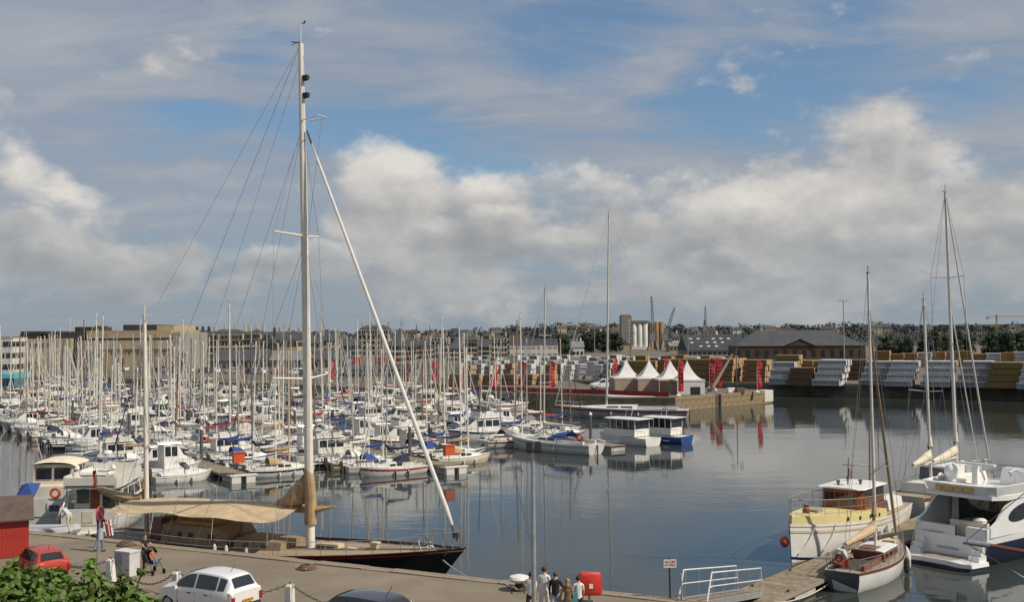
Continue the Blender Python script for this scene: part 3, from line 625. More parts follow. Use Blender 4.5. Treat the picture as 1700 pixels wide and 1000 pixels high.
spx('mustard coloured timber stack near the right edge', 1640, 1686, 646, 602, 'lumber_gold', 'lumber_end', 4, 4, group=G1)
spx('white wrapped stack with shade toned sides at the right edge of the far quay', 1692, 1740, 648, 604, 'wrap_shaded', 'wrap_white', 4, 6, group=G1, step=1)
G2 = 'brown lumber stacks behind the tents'
spx('tan lumber stack behind the two leftmost tents', 1040, 1086, 634, 600, 'lumber_gold', 'lumber_end', 3, 3, group=G2)
spx('dark lumber stack left of the leftmost tent', 1003, 1034, 632, 606, 'lumber_dark', 'lumber_end', 3, 3, group=G2)
for k in range(10):
    sm, em = [('lumber_gold', 'lumber_end'), ('wrap_white', 'wrap_white'), ('lumber', 'lumber_end'), ('wrap_grey', 'wrap_white'), ('lumber_dark', 'lumber_end')][k % 5]
    spx(f'low timber stack in the yard before the silo, {ordn[k]} from left', 1012 + k * 21, 1030 + k * 21, 609 - (k % 2), 590 + (k * 3) % 5, sm, em, 2, 3, group='timber stacks before the silo')
spx('long brown lumber stack behind the white tents', 1090, 1135, 634, 597, 'lumber', 'lumber_end', 4, 3, group=G2)
spx('long brown lumber stack between tents and derrick', 1136, 1182, 635, 597, 'lumber', 'lumber_end', 4, 3, group=G2)
spx('brown lumber stack with pale sawn ends behind the derrick', 1183, 1214, 636, 597, 'lumber', 'lumber_end', 4, 9, group=G2)
spx('brown lumber stack behind the jetty tip flag', 1232, 1268, 636, 598, 'lumber', 'lumber_end', 4, 4, group=G2)
spx('golden lumber stack topmost behind the jetty', 1284, 1322, 622, 590, 'lumber_gold', 'lumber_end', 4, 4, group=G2)
for k in range(7):
    sm, em = [('lumber_gold', 'lumber_end'), ('lumber', 'lumber_end'), ('lumber_dark', 'lumber_end')][k % 3]
    spx(f'low back row lumber stack before the slate warehouse, {ordn[k]} from left', 1325 + k * 25, 1347 + k * 25, 617, 599 + (k % 2), sm, em, 2, 3, group='back row of lumber stacks')
for k in range(12):
    sm, em = [('lumber', 'lumber_end'), ('lumber_gold', 'lumber_end'), ('lumber', 'orange_wall'), ('wrap_shaded', 'wrap_white'), ('lumber', 'wrap_white')][k % 5 if k < 7 else 3 + k % 2]
    spx(f'timber stack in the far right back row, {ordn[k]} from left', 1452 + k * 23, 1474 + k * 23, 612 - .4 * k, 583 + (k * 5) % 6, sm, em, 3, 3, group='far right back row of timber')
for k in range(17):
    for r_ in range(3):
        if (k + r_) % 7 == 6: continue
        px = 752 + k * 16.5 + r_ * 5; sm, em = random.choice([('wrap_white', 'wrap_white'), ('wrap_white', 'wrap_white'), ('wrap_white', 'wrap_grey'), ('wrap_grey', 'wrap_grey'), ('wrap_grey', 'wrap_white')])
        if r_ == 0 and k % 4 == 1: sm, em = 'lumber', 'lumber_end'
        spx(f'white wrapped timber pile behind the flags, {ordn[k]} from left, {["front", "middle", "back"][r_]} row', px, px + 13, [631, 623, 616][r_] + (k % 2), [604, 597, 590][r_] + (k * 3) % 5, sm, em, 3, 2, group='white wrapped timber piles', rz=R(-36 + 8 * (k % 3)))
for k in range(6):
    spx(f'brown lumber pile on the quay behind the flags, {ordn[k]} from left', 742 + k * 30, 765 + k * 30, 640, 622, 'lumber', 'lumber_end', 2, 2, group='brown lumber piles behind the flags', rz=R(-36))
# ================================================================== jetty: tents, flags, derrick, lamps
mat('tent_white', (.74, .72, .70), .7, .04, .8, translucent=.25); mat('tent_wall_shaded', (.50, .38, .29), .8, .06, .8, translucent=.3)  # tan side wall: white cloth with shade put into its colour
mat('flag_red', (.50, .022, .03), .75, .12, .8, translucent=.25); mat('carpet_red', (.33, .035, .03), .9, .15, .5)
def tent(label, px, yb, w, walls, rz):
    P = at(px, yb); t = thing('pagoda_tent', label, 'tent', P, rz, 'white pagoda tents on the jetty'); e, pk = 2.35, 5.2
    m = MB(); n = 8
    def prof(u, r): return e + (pk - e) * (u ** 2.1)
    rings = []
    for i in range(n + 1):
        u = i / n; k = (1 - u) * w / 2 + .05; rings.append([(sx_ * k, sy_ * k, prof(u, 0)) for sx_, sy_ in ((-1, -1), (0, -1.0), (1, -1), (1, 0), (1, 1), (0, 1), (-1, 1), (-1, 0))])
    m.rings(rings, True, False); m.build('canopy', 'tent_white', t, True)
    MB().box(-w / 2 - .04, w / 2 + .04, -w / 2 - .04, -w / 2 + .0, e - .22, e + .02).box(w / 2, w / 2 + .04, -w / 2, w / 2, e - .22, e + .02).box(-w / 2 - .04, -w / 2, -w / 2, w / 2, e - .22, e + .02).build('valance', 'tent_white', t)
    for sx_ in (-1, 1):
        for sy_ in (-1, 1): MB().tube((sx_ * w / 2 * .97, sy_ * w / 2 * .97, 0), (sx_ * w / 2 * .97, sy_ * w / 2 * .97, e), .05, n=6).build('pole', 'alu', t)
    for wl in walls:
        if wl == 'f': MB().box(-w / 2 + .1, w / 2 - .1, -w / 2 + .02, -w / 2 + .06, .05, e - .2).build('side_wall', 'tent_white' if 'r' in walls else 'tent_wall_shaded', t)
        if wl == 'b': MB().box(-w / 2 + .1, w / 2 - .1, w / 2 - .06, w / 2 - .02, .05, e - .2).build('side_wall', 'tent_wall_shaded', t)
        if wl == 'r': MB().box(w / 2 - .06, w / 2 - .02, -w / 2 + .1, w / 2 - .1, .05, e - .2).build('side_wall', 'tent_white', t)
        if wl == 'l': MB().box(-w / 2 + .02, -w / 2 + .06, -w / 2 + .1, w / 2 - .1, .05, e - .2).build('side_wall', 'tent_wall_shaded', t)
    if 'o' in walls: MB().box(-w * .02, w * .33, -w / 2 - .01, -w / 2 + .01, 0, 1.25).build('opening', 'win', t)
    MB().lathe((0, 0, 0), [(.08, pk - .15), (.05, pk + .1), (.01, pk + .25)], 8).build('finial', 'tent_white', t)
tr_ = R(6)
tent('leftmost white pagoda tent with walls coloured as if shaded', 1040, 650, 5.0, 'fbl', tr_); tent('second white pagoda tent from the left with walls coloured as if shaded', 1078, 651, 5.0, 'fb', tr_)
tent('third white pagoda tent half hidden by the big red flag', 1113, 653, 5.0, 'b', tr_); tent('rightmost pagoda tent with white walls and dark opening', 1141, 655, 4.5, 'frbo', tr_)
bqd = (Vector((-135, 284, 0)) - J0).normalized(); hb0 = thing('quay_hoarding', 'low red hoarding along the quay edge left of the jetty', 'hoarding', J0 + bqd * 1.5 + Vector((.5, .7, 0)), heading(bqd)); hm_ = MB().box(.03, 2.17, -.03, .03, .08, .82).mesh('panel', 'carpet_red'); hp_ = MB().box(-.03, .03, -.05, .05, 0, .9).mesh('post', 'alu_dark')
for k in range(22):
    o = link('panel', hm_, hb0); o.location = (2.2 * k, 0, 0); o = link('post', hp_, hb0); o.location = (2.2 * k, 0, 0)
def flag(label, px, yb, ytop, lean=0.0, w=.95):
    P = at(px, yb); h = atd(px, ytop, P.y).z; t = thing('feather_flag', label, 'flag', P, R(random.uniform(-25, 25)), 'red feather flags on the quay')
    MB().tube((0, 0, 0), (lean * .3, 0, h * .7), .035, .03, 5).tube((lean * .3, 0, h * .7), (lean + .25, 0, h), .03, .015, 5).build('pole', 'alu', t)
    b0 = h * .12; ph_ = random.random() * 6
    def fn(u, v):
        z = b0 + (h - b0) * u; x0 = lean * .3 * min(1, u / .7) + (max(0, u - .7) * .8); wd = w * (1 if u < .8 else math.sqrt(max(0, 1 - ((u - .8) / .2) ** 2)) * 1.0 + .02)
        return (x0 + .03 + v * wd, .14 * math.sin(u * 9 + ph_ + v * 3) * v, z - .10 * v * math.sin(u * 3))
    fb = MB().grid(fn, 16, 4).build('banner', 'flag_red', t, True)
    for k in range(5):
        u = .22 + .13 * k; q_ = fn(u, .5); MB().box(q_[0] - .2, q_[0] + .2, q_[1] - .09, q_[1] - .07, q_[2], q_[2] + .05).build('print_mark', 'tent_white', fb)
    MB().lathe((0, 0, 0), [(.42, 0), (.42, .12), (.1, .3), (.05, .45)], 10).build('base', 'white_plastic', t)
for k, (px, yb, yt, lab) in enumerate([(549, 634, 599, 'red feather flag just right of the big mast'), (671, 641, 601, 'straight red feather flag left of the furled jib'), (716, 636, 600, 'curled red feather flag, second right of the furled jib'),
        (768, 652, 600, 'red feather flag tangled among masts in mid marina'), (818, 650, 600, 'narrow red feather flag left of the broad pair'), (864, 650, 600, 'broad red feather flag at the marina end of the quay'), (913, 650, 600, 'red feather flag left of the tall white racing mast'),
        (1017, 640, 594, 'leaning red feather flag left of the tents'), (1103, 640, 595, 'red feather flag behind the gap between tents'), (1126, 658, 597, 'big red feather flag in front of the right tents'),
        (1178, 646, 595, 'left of two red feather flags behind the derrick'), (1187, 649, 595, 'right of two red feather flags behind the derrick'), (1257, 652, 599, 'red feather flag at the jetty tip')]):
    flag(lab, px, yb, yt, lean=.5 if px == 1017 else 0, w=.8 + .35 * (k % 3 == 2))
# derrick, ladder, crates, van
P = at(1181, 653); t = thing('derrick', 'pale inclined derrick boom standing on the jetty', 'derrick', P, 0); tip = atd(1216, 588, P.y)
MB().tube((0, 0, .5), (tip.x - P.x, 0, tip.z), .30, .14, 8).build('boom', 'beige_wall', t, True); MB().box(-.7, .7, -.6, .6, 0, .8, taper=.7).build('pedestal', 'concrete_dark', t); MB().tube((-1.2, 0, .2), (tip.x - P.x, 0, tip.z), .03, n=4).build('stay', 'wire', t); MB().lathe((-.1, -.55, .75), [(.35, -.1), (.35, .1)], 10, 'Y').build('winch', 'alu_dark', t)
c_ = J0 + dj * 10.5 + nj * .12
t = thing('quay_ladder', 'dark iron ladder on the jetty face', 'ladder', (c_.x, c_.y, WL), heading(dj)); m = MB()
for s_ in (-.3, .3): m.tube((s_, -.06, -.5), (s_, -.06, 2.3), .05, n=5)
m.build('rail', 'alu_dark', t); m = MB()
for k in range(9): m.tube((-.3, -.06, -.2 + .28 * k), (.3, -.06, -.2 + .28 * k), .03, n=5)
m.build('rungs', 'alu_dark', t); MB().box(.45, .8, -.18, 0, -.4, 2.1).build('fender_pile', 'black_rubber', t)
for k, px in enumerate((1214, 1228)):
    P = at(px, 653); t = thing('crate', ['white crate on the jetty top', 'brown crate on the jetty top by the white block'][k], 'crate', P, .3); MB().box(-.7, .7, -.4, .4, .1, .85).build('body', ['white_plastic', 'lumber_dark'][k], t); MB().box(-.75, .75, -.45, .45, 0, .1).build('pallet', 'dark_wood', t)
def lamp_mast(label, px, yb, yt, Yd, r, heads, mname='alu_dark', arms=.8):
    P = atd(px, 560, Yd); P.z = 0; h = atd(px, yt, Yd).z; t = thing('lamp_mast', label, 'lamp post', P, 0); MB().tube((0, 0, 0), (0, 0, h), r, r * .6, 8).build('pole', mname, t, True)
    m = MB().tube((-arms, 0, h - .1), (arms, 0, h - .1), .06, n=5); m.build('bracket', mname, t)
    for s_ in ([-1, 1] if heads == 2 else [-1, -.3, .3, 1]): MB().box(s_ * arms - .35, s_ * arms + .35, -.3, .3, h - .3, h + .12, taper=.7).build('lamp_head', mname, t)
lamp_mast('tall grey floodlight mast by the slate warehouse', 1401, 600, 499, 300, .2, 4, 'galv', 1.1); lamp_mast('thin lamp mast right of the cranes', 1142, 600, 539, 400, .16, 2, 'galv', 1.5)
lamp_mast('black lamp post at right end of the tents', 1222, 640, 544, 196, .11, 2); lamp_mast('black lamp post behind the sloop mast', 1455, 640, 535, 196, .11, 2); lamp_mast('black lamp post left of the silo tower', 1046, 600, 553, 260, .13, 2); lamp_mast('grey lamp mast left of the silo', 987, 600, 541, 320, .13, 2, 'galv', 1.2)
# ================================================================== cars
mat('car_white', (.66, .66, .66), .25, .03, 1, coat=.6); mat('car_red', (.36, .035, .02), .35, .08, 1, coat=.3, dirt=.2, dirtc=(.25, .06, .04)); mat('car_dark', (.025, .025, .04), .25, .1, 1, coat=.6); mat('car_grey', (.25, .26, .27), .3, .05, 1, coat=.5); mat('car_blue', (.03, .06, .16), .3, .1, 1, coat=.5)
mat('tyre', (.02, .02, .02), .85, .2, 5); mat('rim', (.35, .35, .36), .35, .1, 5, metal=.6); mat('tail_lamp', (.25, .015, .015), .2, .1, 3); mat('plate_yellow', (.62, .36, .03), .5, .05, 3); mat('plate_text', (.03, .03, .03), .6, .1, 3); mat('trim_black', (.03, .03, .03), .6, .2, 4); mat('head_lamp', (.5, .5, .5), .1, .1, 3)
# stations: x, half width at sill, belt, roof; z sill, belt, roof
HATCH = [(2.02, .55, .60, .45, .35, .62, .66), (1.9, .70, .74, .55, .25, .70, .76), (1.55, .80, .82, .62, .22, .80, .88), (.95, .82, .84, .66, .20, .90, .98), (.35, .82, .84, .60, .20, .92, 1.40), (-.2, .82, .84, .60, .20, .93, 1.46), (-1.1, .82, .84, .60, .20, .95, 1.43), (-1.55, .80, .83, .56, .22, .97, 1.36), (-1.93, .78, .80, .70, .28, .95, 1.00), (-2.0, .74, .77, .66, .35, .88, .93)]
MPV = [(2.05, .50, .55, .40, .35, .62, .66), (1.95, .68, .72, .50, .25, .72, .80), (1.6, .80, .82, .60, .22, .86, .96), (1.15, .83, .85, .64, .20, .95, 1.06), (.35, .84, .86, .60, .20, .98, 1.53), (-.3, .84, .86, .61, .20, .99, 1.60), (-1.2, .84, .86, .60, .20, 1.0, 1.57), (-1.68, .82, .85, .57, .22, 1.02, 1.48), (-1.98, .80, .82, .66, .28, 1.0, 1.06), (-2.06, .76, .79, .66, .35, .92, .98)]
def car(label, P, hd, st, paint, group=None, plate=None, detail=True, s=1.0):
    t = thing('car', label, 'car', P, hd, group, s)
    def ring(q): x, a, b, c, z0, zb, zr = q; half = [(a * .9, z0), (a, z0 + .12), (max(a, b) * 1.01, (z0 + zb) / 2), (b, zb), (c, zr), (c * .55, zr + .025)]; return [Vector((x, y, z)) for y, z in half] + [Vector((x, -y, z)) for y, z in reversed(half)]
    def cat(a, b, c, d, t): return .5 * ((2 * b) + (-a + c) * t + (2 * a - 5 * b + 4 * c - d) * t * t + (-a + 3 * b - 3 * c + d) * t ** 3)
    fine = []
    for i_ in range(len(st) - 1):
        for f_ in (0, 1 / 3, 2 / 3): fine.append(tuple(cat(st[max(0, i_ - 1)][k_], st[i_][k_], st[i_ + 1][k_], st[min(len(st) - 1, i_ + 2)][k_], f_) * .5 + (st[i_][k_] + (st[i_ + 1][k_] - st[i_][k_]) * f_) * .5 for k_ in range(7)))
    rs = [ring(q) for q in fine + [st[-1]]]; body = MB().rings([r[::-1] for r in rs]).build('body', paint, t, True)
    def side(i, u, s_, k0=3, k1=4):
        i *= 3; i0 = int(i); f_ = i - i0; i1 = min(i0 + 1, len(rs) - 1); p = rs[i0][k0].lerp(rs[i0][k1], u).lerp(rs[i1][k0].lerp(rs[i1][k1], u), f_); p = p + Vector((0, .012, .004)); return Vector((p.x, p.y * s_, p.z))
    for s_ in (1, -1):
        for a_, b_ in ((3.35, 4.7), (4.85, 6.1), (6.25, 7.0)) if st is MPV else ((3.35, 4.85), (5.0, 6.7)):
            m = MB(); m.grid(lambda u, v: side(a_ + (b_ - a_) * u, .08 + .82 * v, s_), 5, 2); m.build('side_window', 'glass', t)
        for xh in ((.15, -.75) if st is MPV else (-.3,)): MB().box(xh - .1, xh + .1, s_ * .86 - .02, s_ * .86 + .015, .80, .84).build('door_handle', 'trim_black', t)
        m = MB()
        for xs_ in (.78, -.15, -1.02): m.box(xs_ - .008, xs_ + .008, s_ * .846 - .02, s_ * .846 + .02, .3, .9)
        m.build('door_seams', 'trim_black', t)
    def over(i, u):   # across the roof edge between the two top rails
        i *= 3; i0 = int(i); f_ = i - i0; a_ = rs[i0][4].lerp(rs[i0 + 1][4], f_); c_ = Vector((a_.x, -a_.y, a_.z)); p = a_.lerp(c_, u); return p + Vector((.0, 0, .035 if .1 < u < .9 else .022))
    MB().grid(lambda u, v: over(3.1 + .85 * u, .08 + .84 * v) + Vector((.012, 0, .02)), 3, 4).build('windscreen', 'glass', t)
    MB().grid(lambda u, v: over(7.12 + .76 * u, .09 + .82 * v) + Vector((-.03, 0, .03)), 3, 4).build('rear_window', 'glass', t)
    xr = st[-1][0]; zb = st[-1][5]
    for s_ in (1, -1):
        MB().box(xr - .03, xr + .25, s_ * .74 - .09, s_ * .74 + .06, zb - .38, zb - .08).build('tail_lamp', 'tail_lamp', t); MB().box(1.78, 1.98, s_ * .56 - .14, s_ * .56 + .14, .52, .66).build('headlamp', 'head_lamp', t)
        MB().box(.75, .9, s_ * .87, s_ * 1.0, .92, 1.05).build('mirror', paint, t)
        for x in (1.32, -1.25):
            w = MB().lathe((x, s_ * .76, .30), [(.2, -.09), (.30, -.09), (.31, -.05), (.31, .05), (.30, .09), (.2, .09)], 18, 'Y').build('tyre', 'tyre', t, True); MB().lathe((x, s_ * .76, .30), [(.02, -.10), (.2, -.095), (.2, .095), (.02, .10)], 14, 'Y').build('rim', 'rim', w)
    MB().box(xr - .05, xr + .2, -.72, .72, .33, .50).build('bumper', 'trim_black' if plate else paint, t)
    if plate:
        pl = MB().box(xr - .075, xr - .055, -.26, .26, .56, .70).build('number_plate', 'plate_yellow', t); lettering(plate, .12, 'plate_text', pl, (xr - .08, 0, .63), (R(90), 0, R(-90)))
    MB().tube((-1.2, 0, st[6][6]), (-1.45, 0, st[6][6] + .35), .012, n=4).build('aerial', 'trim_black', t)
    return t
# parked vehicles on the far quay
bq = (BQ1 - BQ0).normalized()
VL = ['white', 'white', 'dark', 'grey', 'white', 'blue', 'white', 'grey', 'dark', 'white', 'red', 'white', 'grey', 'white', 'white', 'dark', 'white', 'grey']
for k, c_ in enumerate(VL):
    px = 205 + k * 25 + (k % 3) * 5; P = at(px, 617 + .6 * (k % 2) + k * .5); car(f'{c_} parked car on the far quay, {ordn[k]} from left behind the masts', P, heading(bq) + R(random.uniform(-12, 12)) + (R(75) if k % 4 == 3 else 0), MPV if k % 2 else HATCH, 'car_' + c_, 'cars parked on the far quay', s=1.0)
car('white van shaped car parked by the leftmost tent', at(1001, 647), R(200), MPV, 'car_white', s=1.15)
mat('container_red', (.36, .05, .03), .7, .12, .5, dirt=.3, dirtc=(.2, .05, .03)); mat('turquoise', (.10, .36, .38), .7, .12, .5); mat('teal_dark', (.06, .17, .24), .7, .12, .5)
def container(label, px0, px1, yb, yt, mname):
    c = at((px0 + px1) / 2, yb); L = (px1 - px0) / F * c.y; h = atd(px0, yt, c.y).z; t = thing('container', label, 'container', c, R(-3), 'red site cabins on the far quay')
    m = MB(); n = 14
    pts = [(-L / 2 + L * i / n, -1.2 + (.05 if i % 2 else 0)) for i in range(n + 1)]; m.prism(pts + [(L / 2, 1.2), (-L / 2, 1.2)], .12, h - .12); m.build('body', mname, t)
    MB().box(-L / 2 - .03, L / 2 + .03, -1.25, 1.25, h - .12, h).build('roof', mname, t); MB().box(-L / 2 - .03, L / 2 + .03, -1.25, 1.25, 0, .12).build('base', 'alu_dark', t); MB().box(-.45, .45, -1.27, -1.22, .15, h * .85).build('door', 'shutter_red', t)
for k, (a_, b_, y0, y1) in enumerate([(405, 420, 614, 597), (433, 446, 613, 596), (506, 530, 612, 595), (579, 599, 611, 594), (624, 640, 612, 594), (645, 657, 611, 593)]): container(f'red site cabin on the far quay, {ordn[k]} from left', a_, b_, y0, y1, 'container_red')
c = at(18, 640); t = thing('covered_hall', 'turquoise sheeted boat shelter on the quay at far left', 'shelter', (c.x - 6, c.y, 0), R(-14)); w_ = 11.5; h_ = atd(18, 617, c.y).z
MB().box(-w_, w_ * .85, -2.5, 2.5, 0, h_ * .55).build('lower_wall', 'teal_dark', t); m = MB(); m.rings([[(x, -2.7, h_ * .552), (x, -2.4, h_ * .85), (x, 0, h_), (x, 2.4, h_ * .85), (x, 2.7, h_ * .552)] for x in (-w_, w_ * .85)], True); m.build('cover', 'turquoise', t)
for k in range(7): MB().box(-w_ + 1 + k * 2.8, -w_ + 2.2 + k * 2.8, -2.56, -2.49, h_ * .18, h_ * .42).build('window', 'win', t)
# ================================================================== boats
def torus(c, R_, r, axis='X', n=20, k=8):
    m = MB(); rs = []
    for i in range(n + 1):
        a = 2 * math.pi * i / n; ring = []
        for j in range(k):
            b = 2 * math.pi * j / k; u, v, w = (R_ + r * math.cos(b)) * math.cos(a), (R_ + r * math.cos(b)) * math.sin(a), r * math.sin(b)
            ring.append(Vector(c) + (Vector((w, u, v)) if axis == 'X' else Vector((u, w, v))))
        rs.append(ring)
    m.rings(rs, True, False); return m
class Hull:
    def __init__(s, L, B, fs, fb, tw=.75, bow=.12, stern=.05, dip=.06, mid=.45, p=2.3, kd=.5, q=.62):
        s.L, s.B, s.fs, s.fb, s.tw, s.bow, s.stern, s.dip, s.mid, s.p, s.kd, s.q = L, B, fs, fb, tw, bow, stern, dip, mid, p, kd, q
    def hb(s, t):
        if t < s.mid: return s.B / 2 * (s.tw + (1 - s.tw) * math.sin(math.pi / 2 * t / s.mid))
        return s.B / 2 * max(0.012, 1 - ((t - s.mid) / (1 - s.mid)) ** s.p)
    def sz(s, t): return s.fs + (s.fb - s.fs) * t ** 1.6 - s.dip * math.sin(math.pi * t)
    def pt(s, t, u, side=1):
        z0 = s.sz(t); k = -s.kd * (1 - max(0, (t - .8) / .2) ** 2 * .6) * (.55 + .45 * min(1, t / .3))
        y = s.hb(t) * max(0, math.cos(u * math.pi / 2)) ** s.q; z = z0 + (k - z0) * max(0, math.sin(u * math.pi / 2)) ** 1.15 + max(0, -u) * 3
        x = (t - .5) * s.L - s.bow * s.L * u * t ** 4 + s.stern * s.L * u * (1 - t) ** 3
        return Vector((x, y * side, z))
    def hull(s, nt=14, nu=7, u0=0.0):
        m = MB(); us = [u0 + (1 - u0) * j / nu for j in range(nu + 1)]
        rs = [[s.pt(i / nt, u, 1) for u in us] + [s.pt(i / nt, u, -1) for u in reversed(us[:-1])] for i in range(nt + 1)]
        m.rings(rs, False, False); n = len(rs[0]); m.f.append(tuple(range(n))); m.mi.append(m.cur); return m
    def band(s, u0, u1, off=.012, t0=0.0, t1=1.0, nt=14, close=True):
        m = MB(); ns = max(1, int((u1 - u0) / .05))
        for sd in (1, -1):
            for j in range(ns):
                a, b = u0 + (u1 - u0) * j / ns, u0 + (u1 - u0) * (j + 1) / ns
                m.add([v for i in range(nt + 1) for v in (s.pt(t0 + (t1 - t0) * i / nt, a, sd) + Vector((0, sd * off, 0)), s.pt(t0 + (t1 - t0) * i / nt, b, sd) + Vector((0, sd * off, 0)))], [(2 * i, 2 * i + 2, 2 * i + 3, 2 * i + 1)[::sd] for i in range(nt)])
        return m
    def deck(s, drop=.05, nt=14, camber=.04, t0=0.0, t1=1.0, inset=.97):
        m = MB()
        rs = []
        for i in range(nt + 1):
            t = t0 + (t1 - t0) * i / nt; h = s.hb(t) * inset; z = s.sz(t) - drop; x = (t - .5) * s.L
            rs.append([(x, h, z), (x, h * .5, z + camber * .75), (x, 0, z + camber), (x, -h * .5, z + camber * .75), (x, -h, z)])
        m.rings(rs, False, False); return m
    def rail(s, dz, t0, t1, n, r=.018, posts=True, sides=(1, -1), inset=.94, mid=False, m=None):
        m = m or MB()
        for sd in sides:
            P = [Vector(((t0 + (t1 - t0) * i / n - .5) * s.L, s.hb(t0 + (t1 - t0) * i / n) * inset * sd, s.sz(t0 + (t1 - t0) * i / n) + dz)) for i in range(n + 1)]
            m.path(P, r, 4)
            if mid: m.path([p - Vector((0, 0, dz * .5)) for p in P], r * .7, 4)
            if posts:
                for p in P: m.tube(p - Vector((0, 0, dz)), p, r, n=4)
        return m
def cabin(secs):
    """secs: (x, half width, z base, z top, top inset)"""
    m = MB(); m.rings([[(x, h, a), (x, h * (1 - k), b), (x, h * (1 - k) * .5, b + .05), (x, -h * (1 - k) * .5, b + .05), (x, -h * (1 - k), b), (x, -h, a)][::-1] for x, h, a, b, k in secs]); return m
def panel(a, b, c, d, off):
    m = MB(); a, b, c, d = map(Vector, (a, b, c, d)); n = (b - a).cross(d - a).normalized() * off
    m.add([a, b, c, d, a + n, b + n, c + n, d + n], [(4, 5, 6, 7), (3, 2, 1, 0), (0, 1, 5, 4), (1, 2, 6, 5), (2, 3, 7, 6), (3, 0, 4, 7)]); return m
def cab_win(secs, i, u0, u1, v0, v1, side):
    (x0, h0, a0, b0, k0), (x1, h1, a1, b1, k1) = secs[i], secs[i + 1]
    def q(u, v):
        x = x0 + (x1 - x0) * u; h = h0 + (h1 - h0) * u; k = k0 + (k1 - k0) * u; a = a0 + (a1 - a0) * u; b = b0 + (b1 - b0) * u; return (x, h * (1 - k * v) * side, a + (b - a) * v)
    P = [q(u0, v0), q(u1, v0), q(u1, v1), q(u0, v1)]
    c = panel(*P, .02)
    n = (Vector(P[1]) - Vector(P[0])).cross(Vector(P[3]) - Vector(P[0]))
    if n.y * side < 0: c = panel(*P[::-1], .02)
    return c
class Proto:
    def __init__(s): s.parts = []
    def add(s, name, mb, mname, parent=None, smooth=False, key=None):
        s.parts.append((name, mb.mesh(name, mname, smooth), parent, key)); return len(s.parts) - 1
    def place(s, root, over={}, skip=()):
        obs = []
        for name, me, par, key in s.parts:
            if key in skip or (par is not None and obs[par] is None): obs.append(None); continue
            o = link(name, me, root if par is None else obs[par]); obs.append(o)
            if key in over: o.material_slots[0].link = 'OBJECT'; o.material_slots[0].material = MATS[over[key]]
        return obs
def rig(pr, x, z, H, hb_, xb, zb, xs, zs, mm='alu', r=.065, spreads=(.5,), boomlen=3.0, boomz=1.1, furl=True, rake=.02, wr=.008, cover='blue_canvas'):
    top = Vector((x - H * rake, 0, z + H))
    mast = pr.add('mast', MB().tube((x, 0, z), top, r, r * .72, 8, flat=.8).box(top.x - .12, top.x + .08, -.05, .05, top.z, top.z + .06), mm, None, True, 'mast')
    m = MB().tube(top, top + Vector((-.05, 0, .5)), .01, n=4).tube(top + Vector((-.2, 0, .12)), top + Vector((.25, 0, .12)), .012, n=4); pr.add('masthead_gear', m, 'wire', mast)
    for sp in spreads:
        for sd in (-1, 1): pr.add('spreader', MB().tube((x - H * rake * sp, 0, z + H * sp), (x - H * rake * sp - .12, sd * hb_ * .62, z + H * sp + .06), .025, .018, 4), mm, mast, False, 'mast')
    m = MB()
    for sd in (-1, 1):
        chain = [(x - .1, sd * hb_, z - .1)] + [(x - H * rake * sp - .12, sd * hb_ * .62, z + H * sp + .06) for sp in spreads] + [tuple(top)]
        for a_, b_ in zip(chain, chain[1:]): m.tube(a_, b_, wr, n=3, caps=False)
        m.tube((x - .35, sd * hb_ * .97, z - .1), (x - H * rake * .5, 0, z + H * .5), wr * .8, n=3, caps=False)
    m.tube((xs, 0, zs), top, wr, n=3, caps=False); m.tube((xb, 0, zb), top, wr, n=3, caps=False)
    pr.add('rigging', m, 'wire', mast)
    if furl: pr.add('furled_sail', MB().path([Vector((xb, 0, zb + .3)).lerp(top, f_) for f_ in (0, .08, .35, .7, .96)], .05, 6, rs=[.03, .06, .05, .035, .015]), 'white_canvas', mast, True, 'furl')
    b = pr.add('boom', MB().tube((x - .05, 0, z + boomz), (x - boomlen, 0, z + boomz + .08), .05, n=6), mm, None, True, 'mast')
    pts = [(x + .05, 0, z + boomz + .75), (x - .02, 0, z + boomz + .45), (x - .25, 0, z + boomz + .2), (x - boomlen * .5, 0, z + boomz + .13), (x - boomlen * .97, 0, z + boomz + .12)]
    pr.add('sail_cover', MB().path(pts, .1, 7, rs=[.07, .12, .17, .13, .07]), cover, b, True, 'cover')
    m = MB().tube((x - boomlen * .9, 0, z + boomz), (x - boomlen * .85, 0, zs + .1), .012, n=3).tube((x - boomlen * .95, 0, z + boomz), top, wr * .6, n=3, caps=False); pr.add('mainsheet', m, 'wire', b)
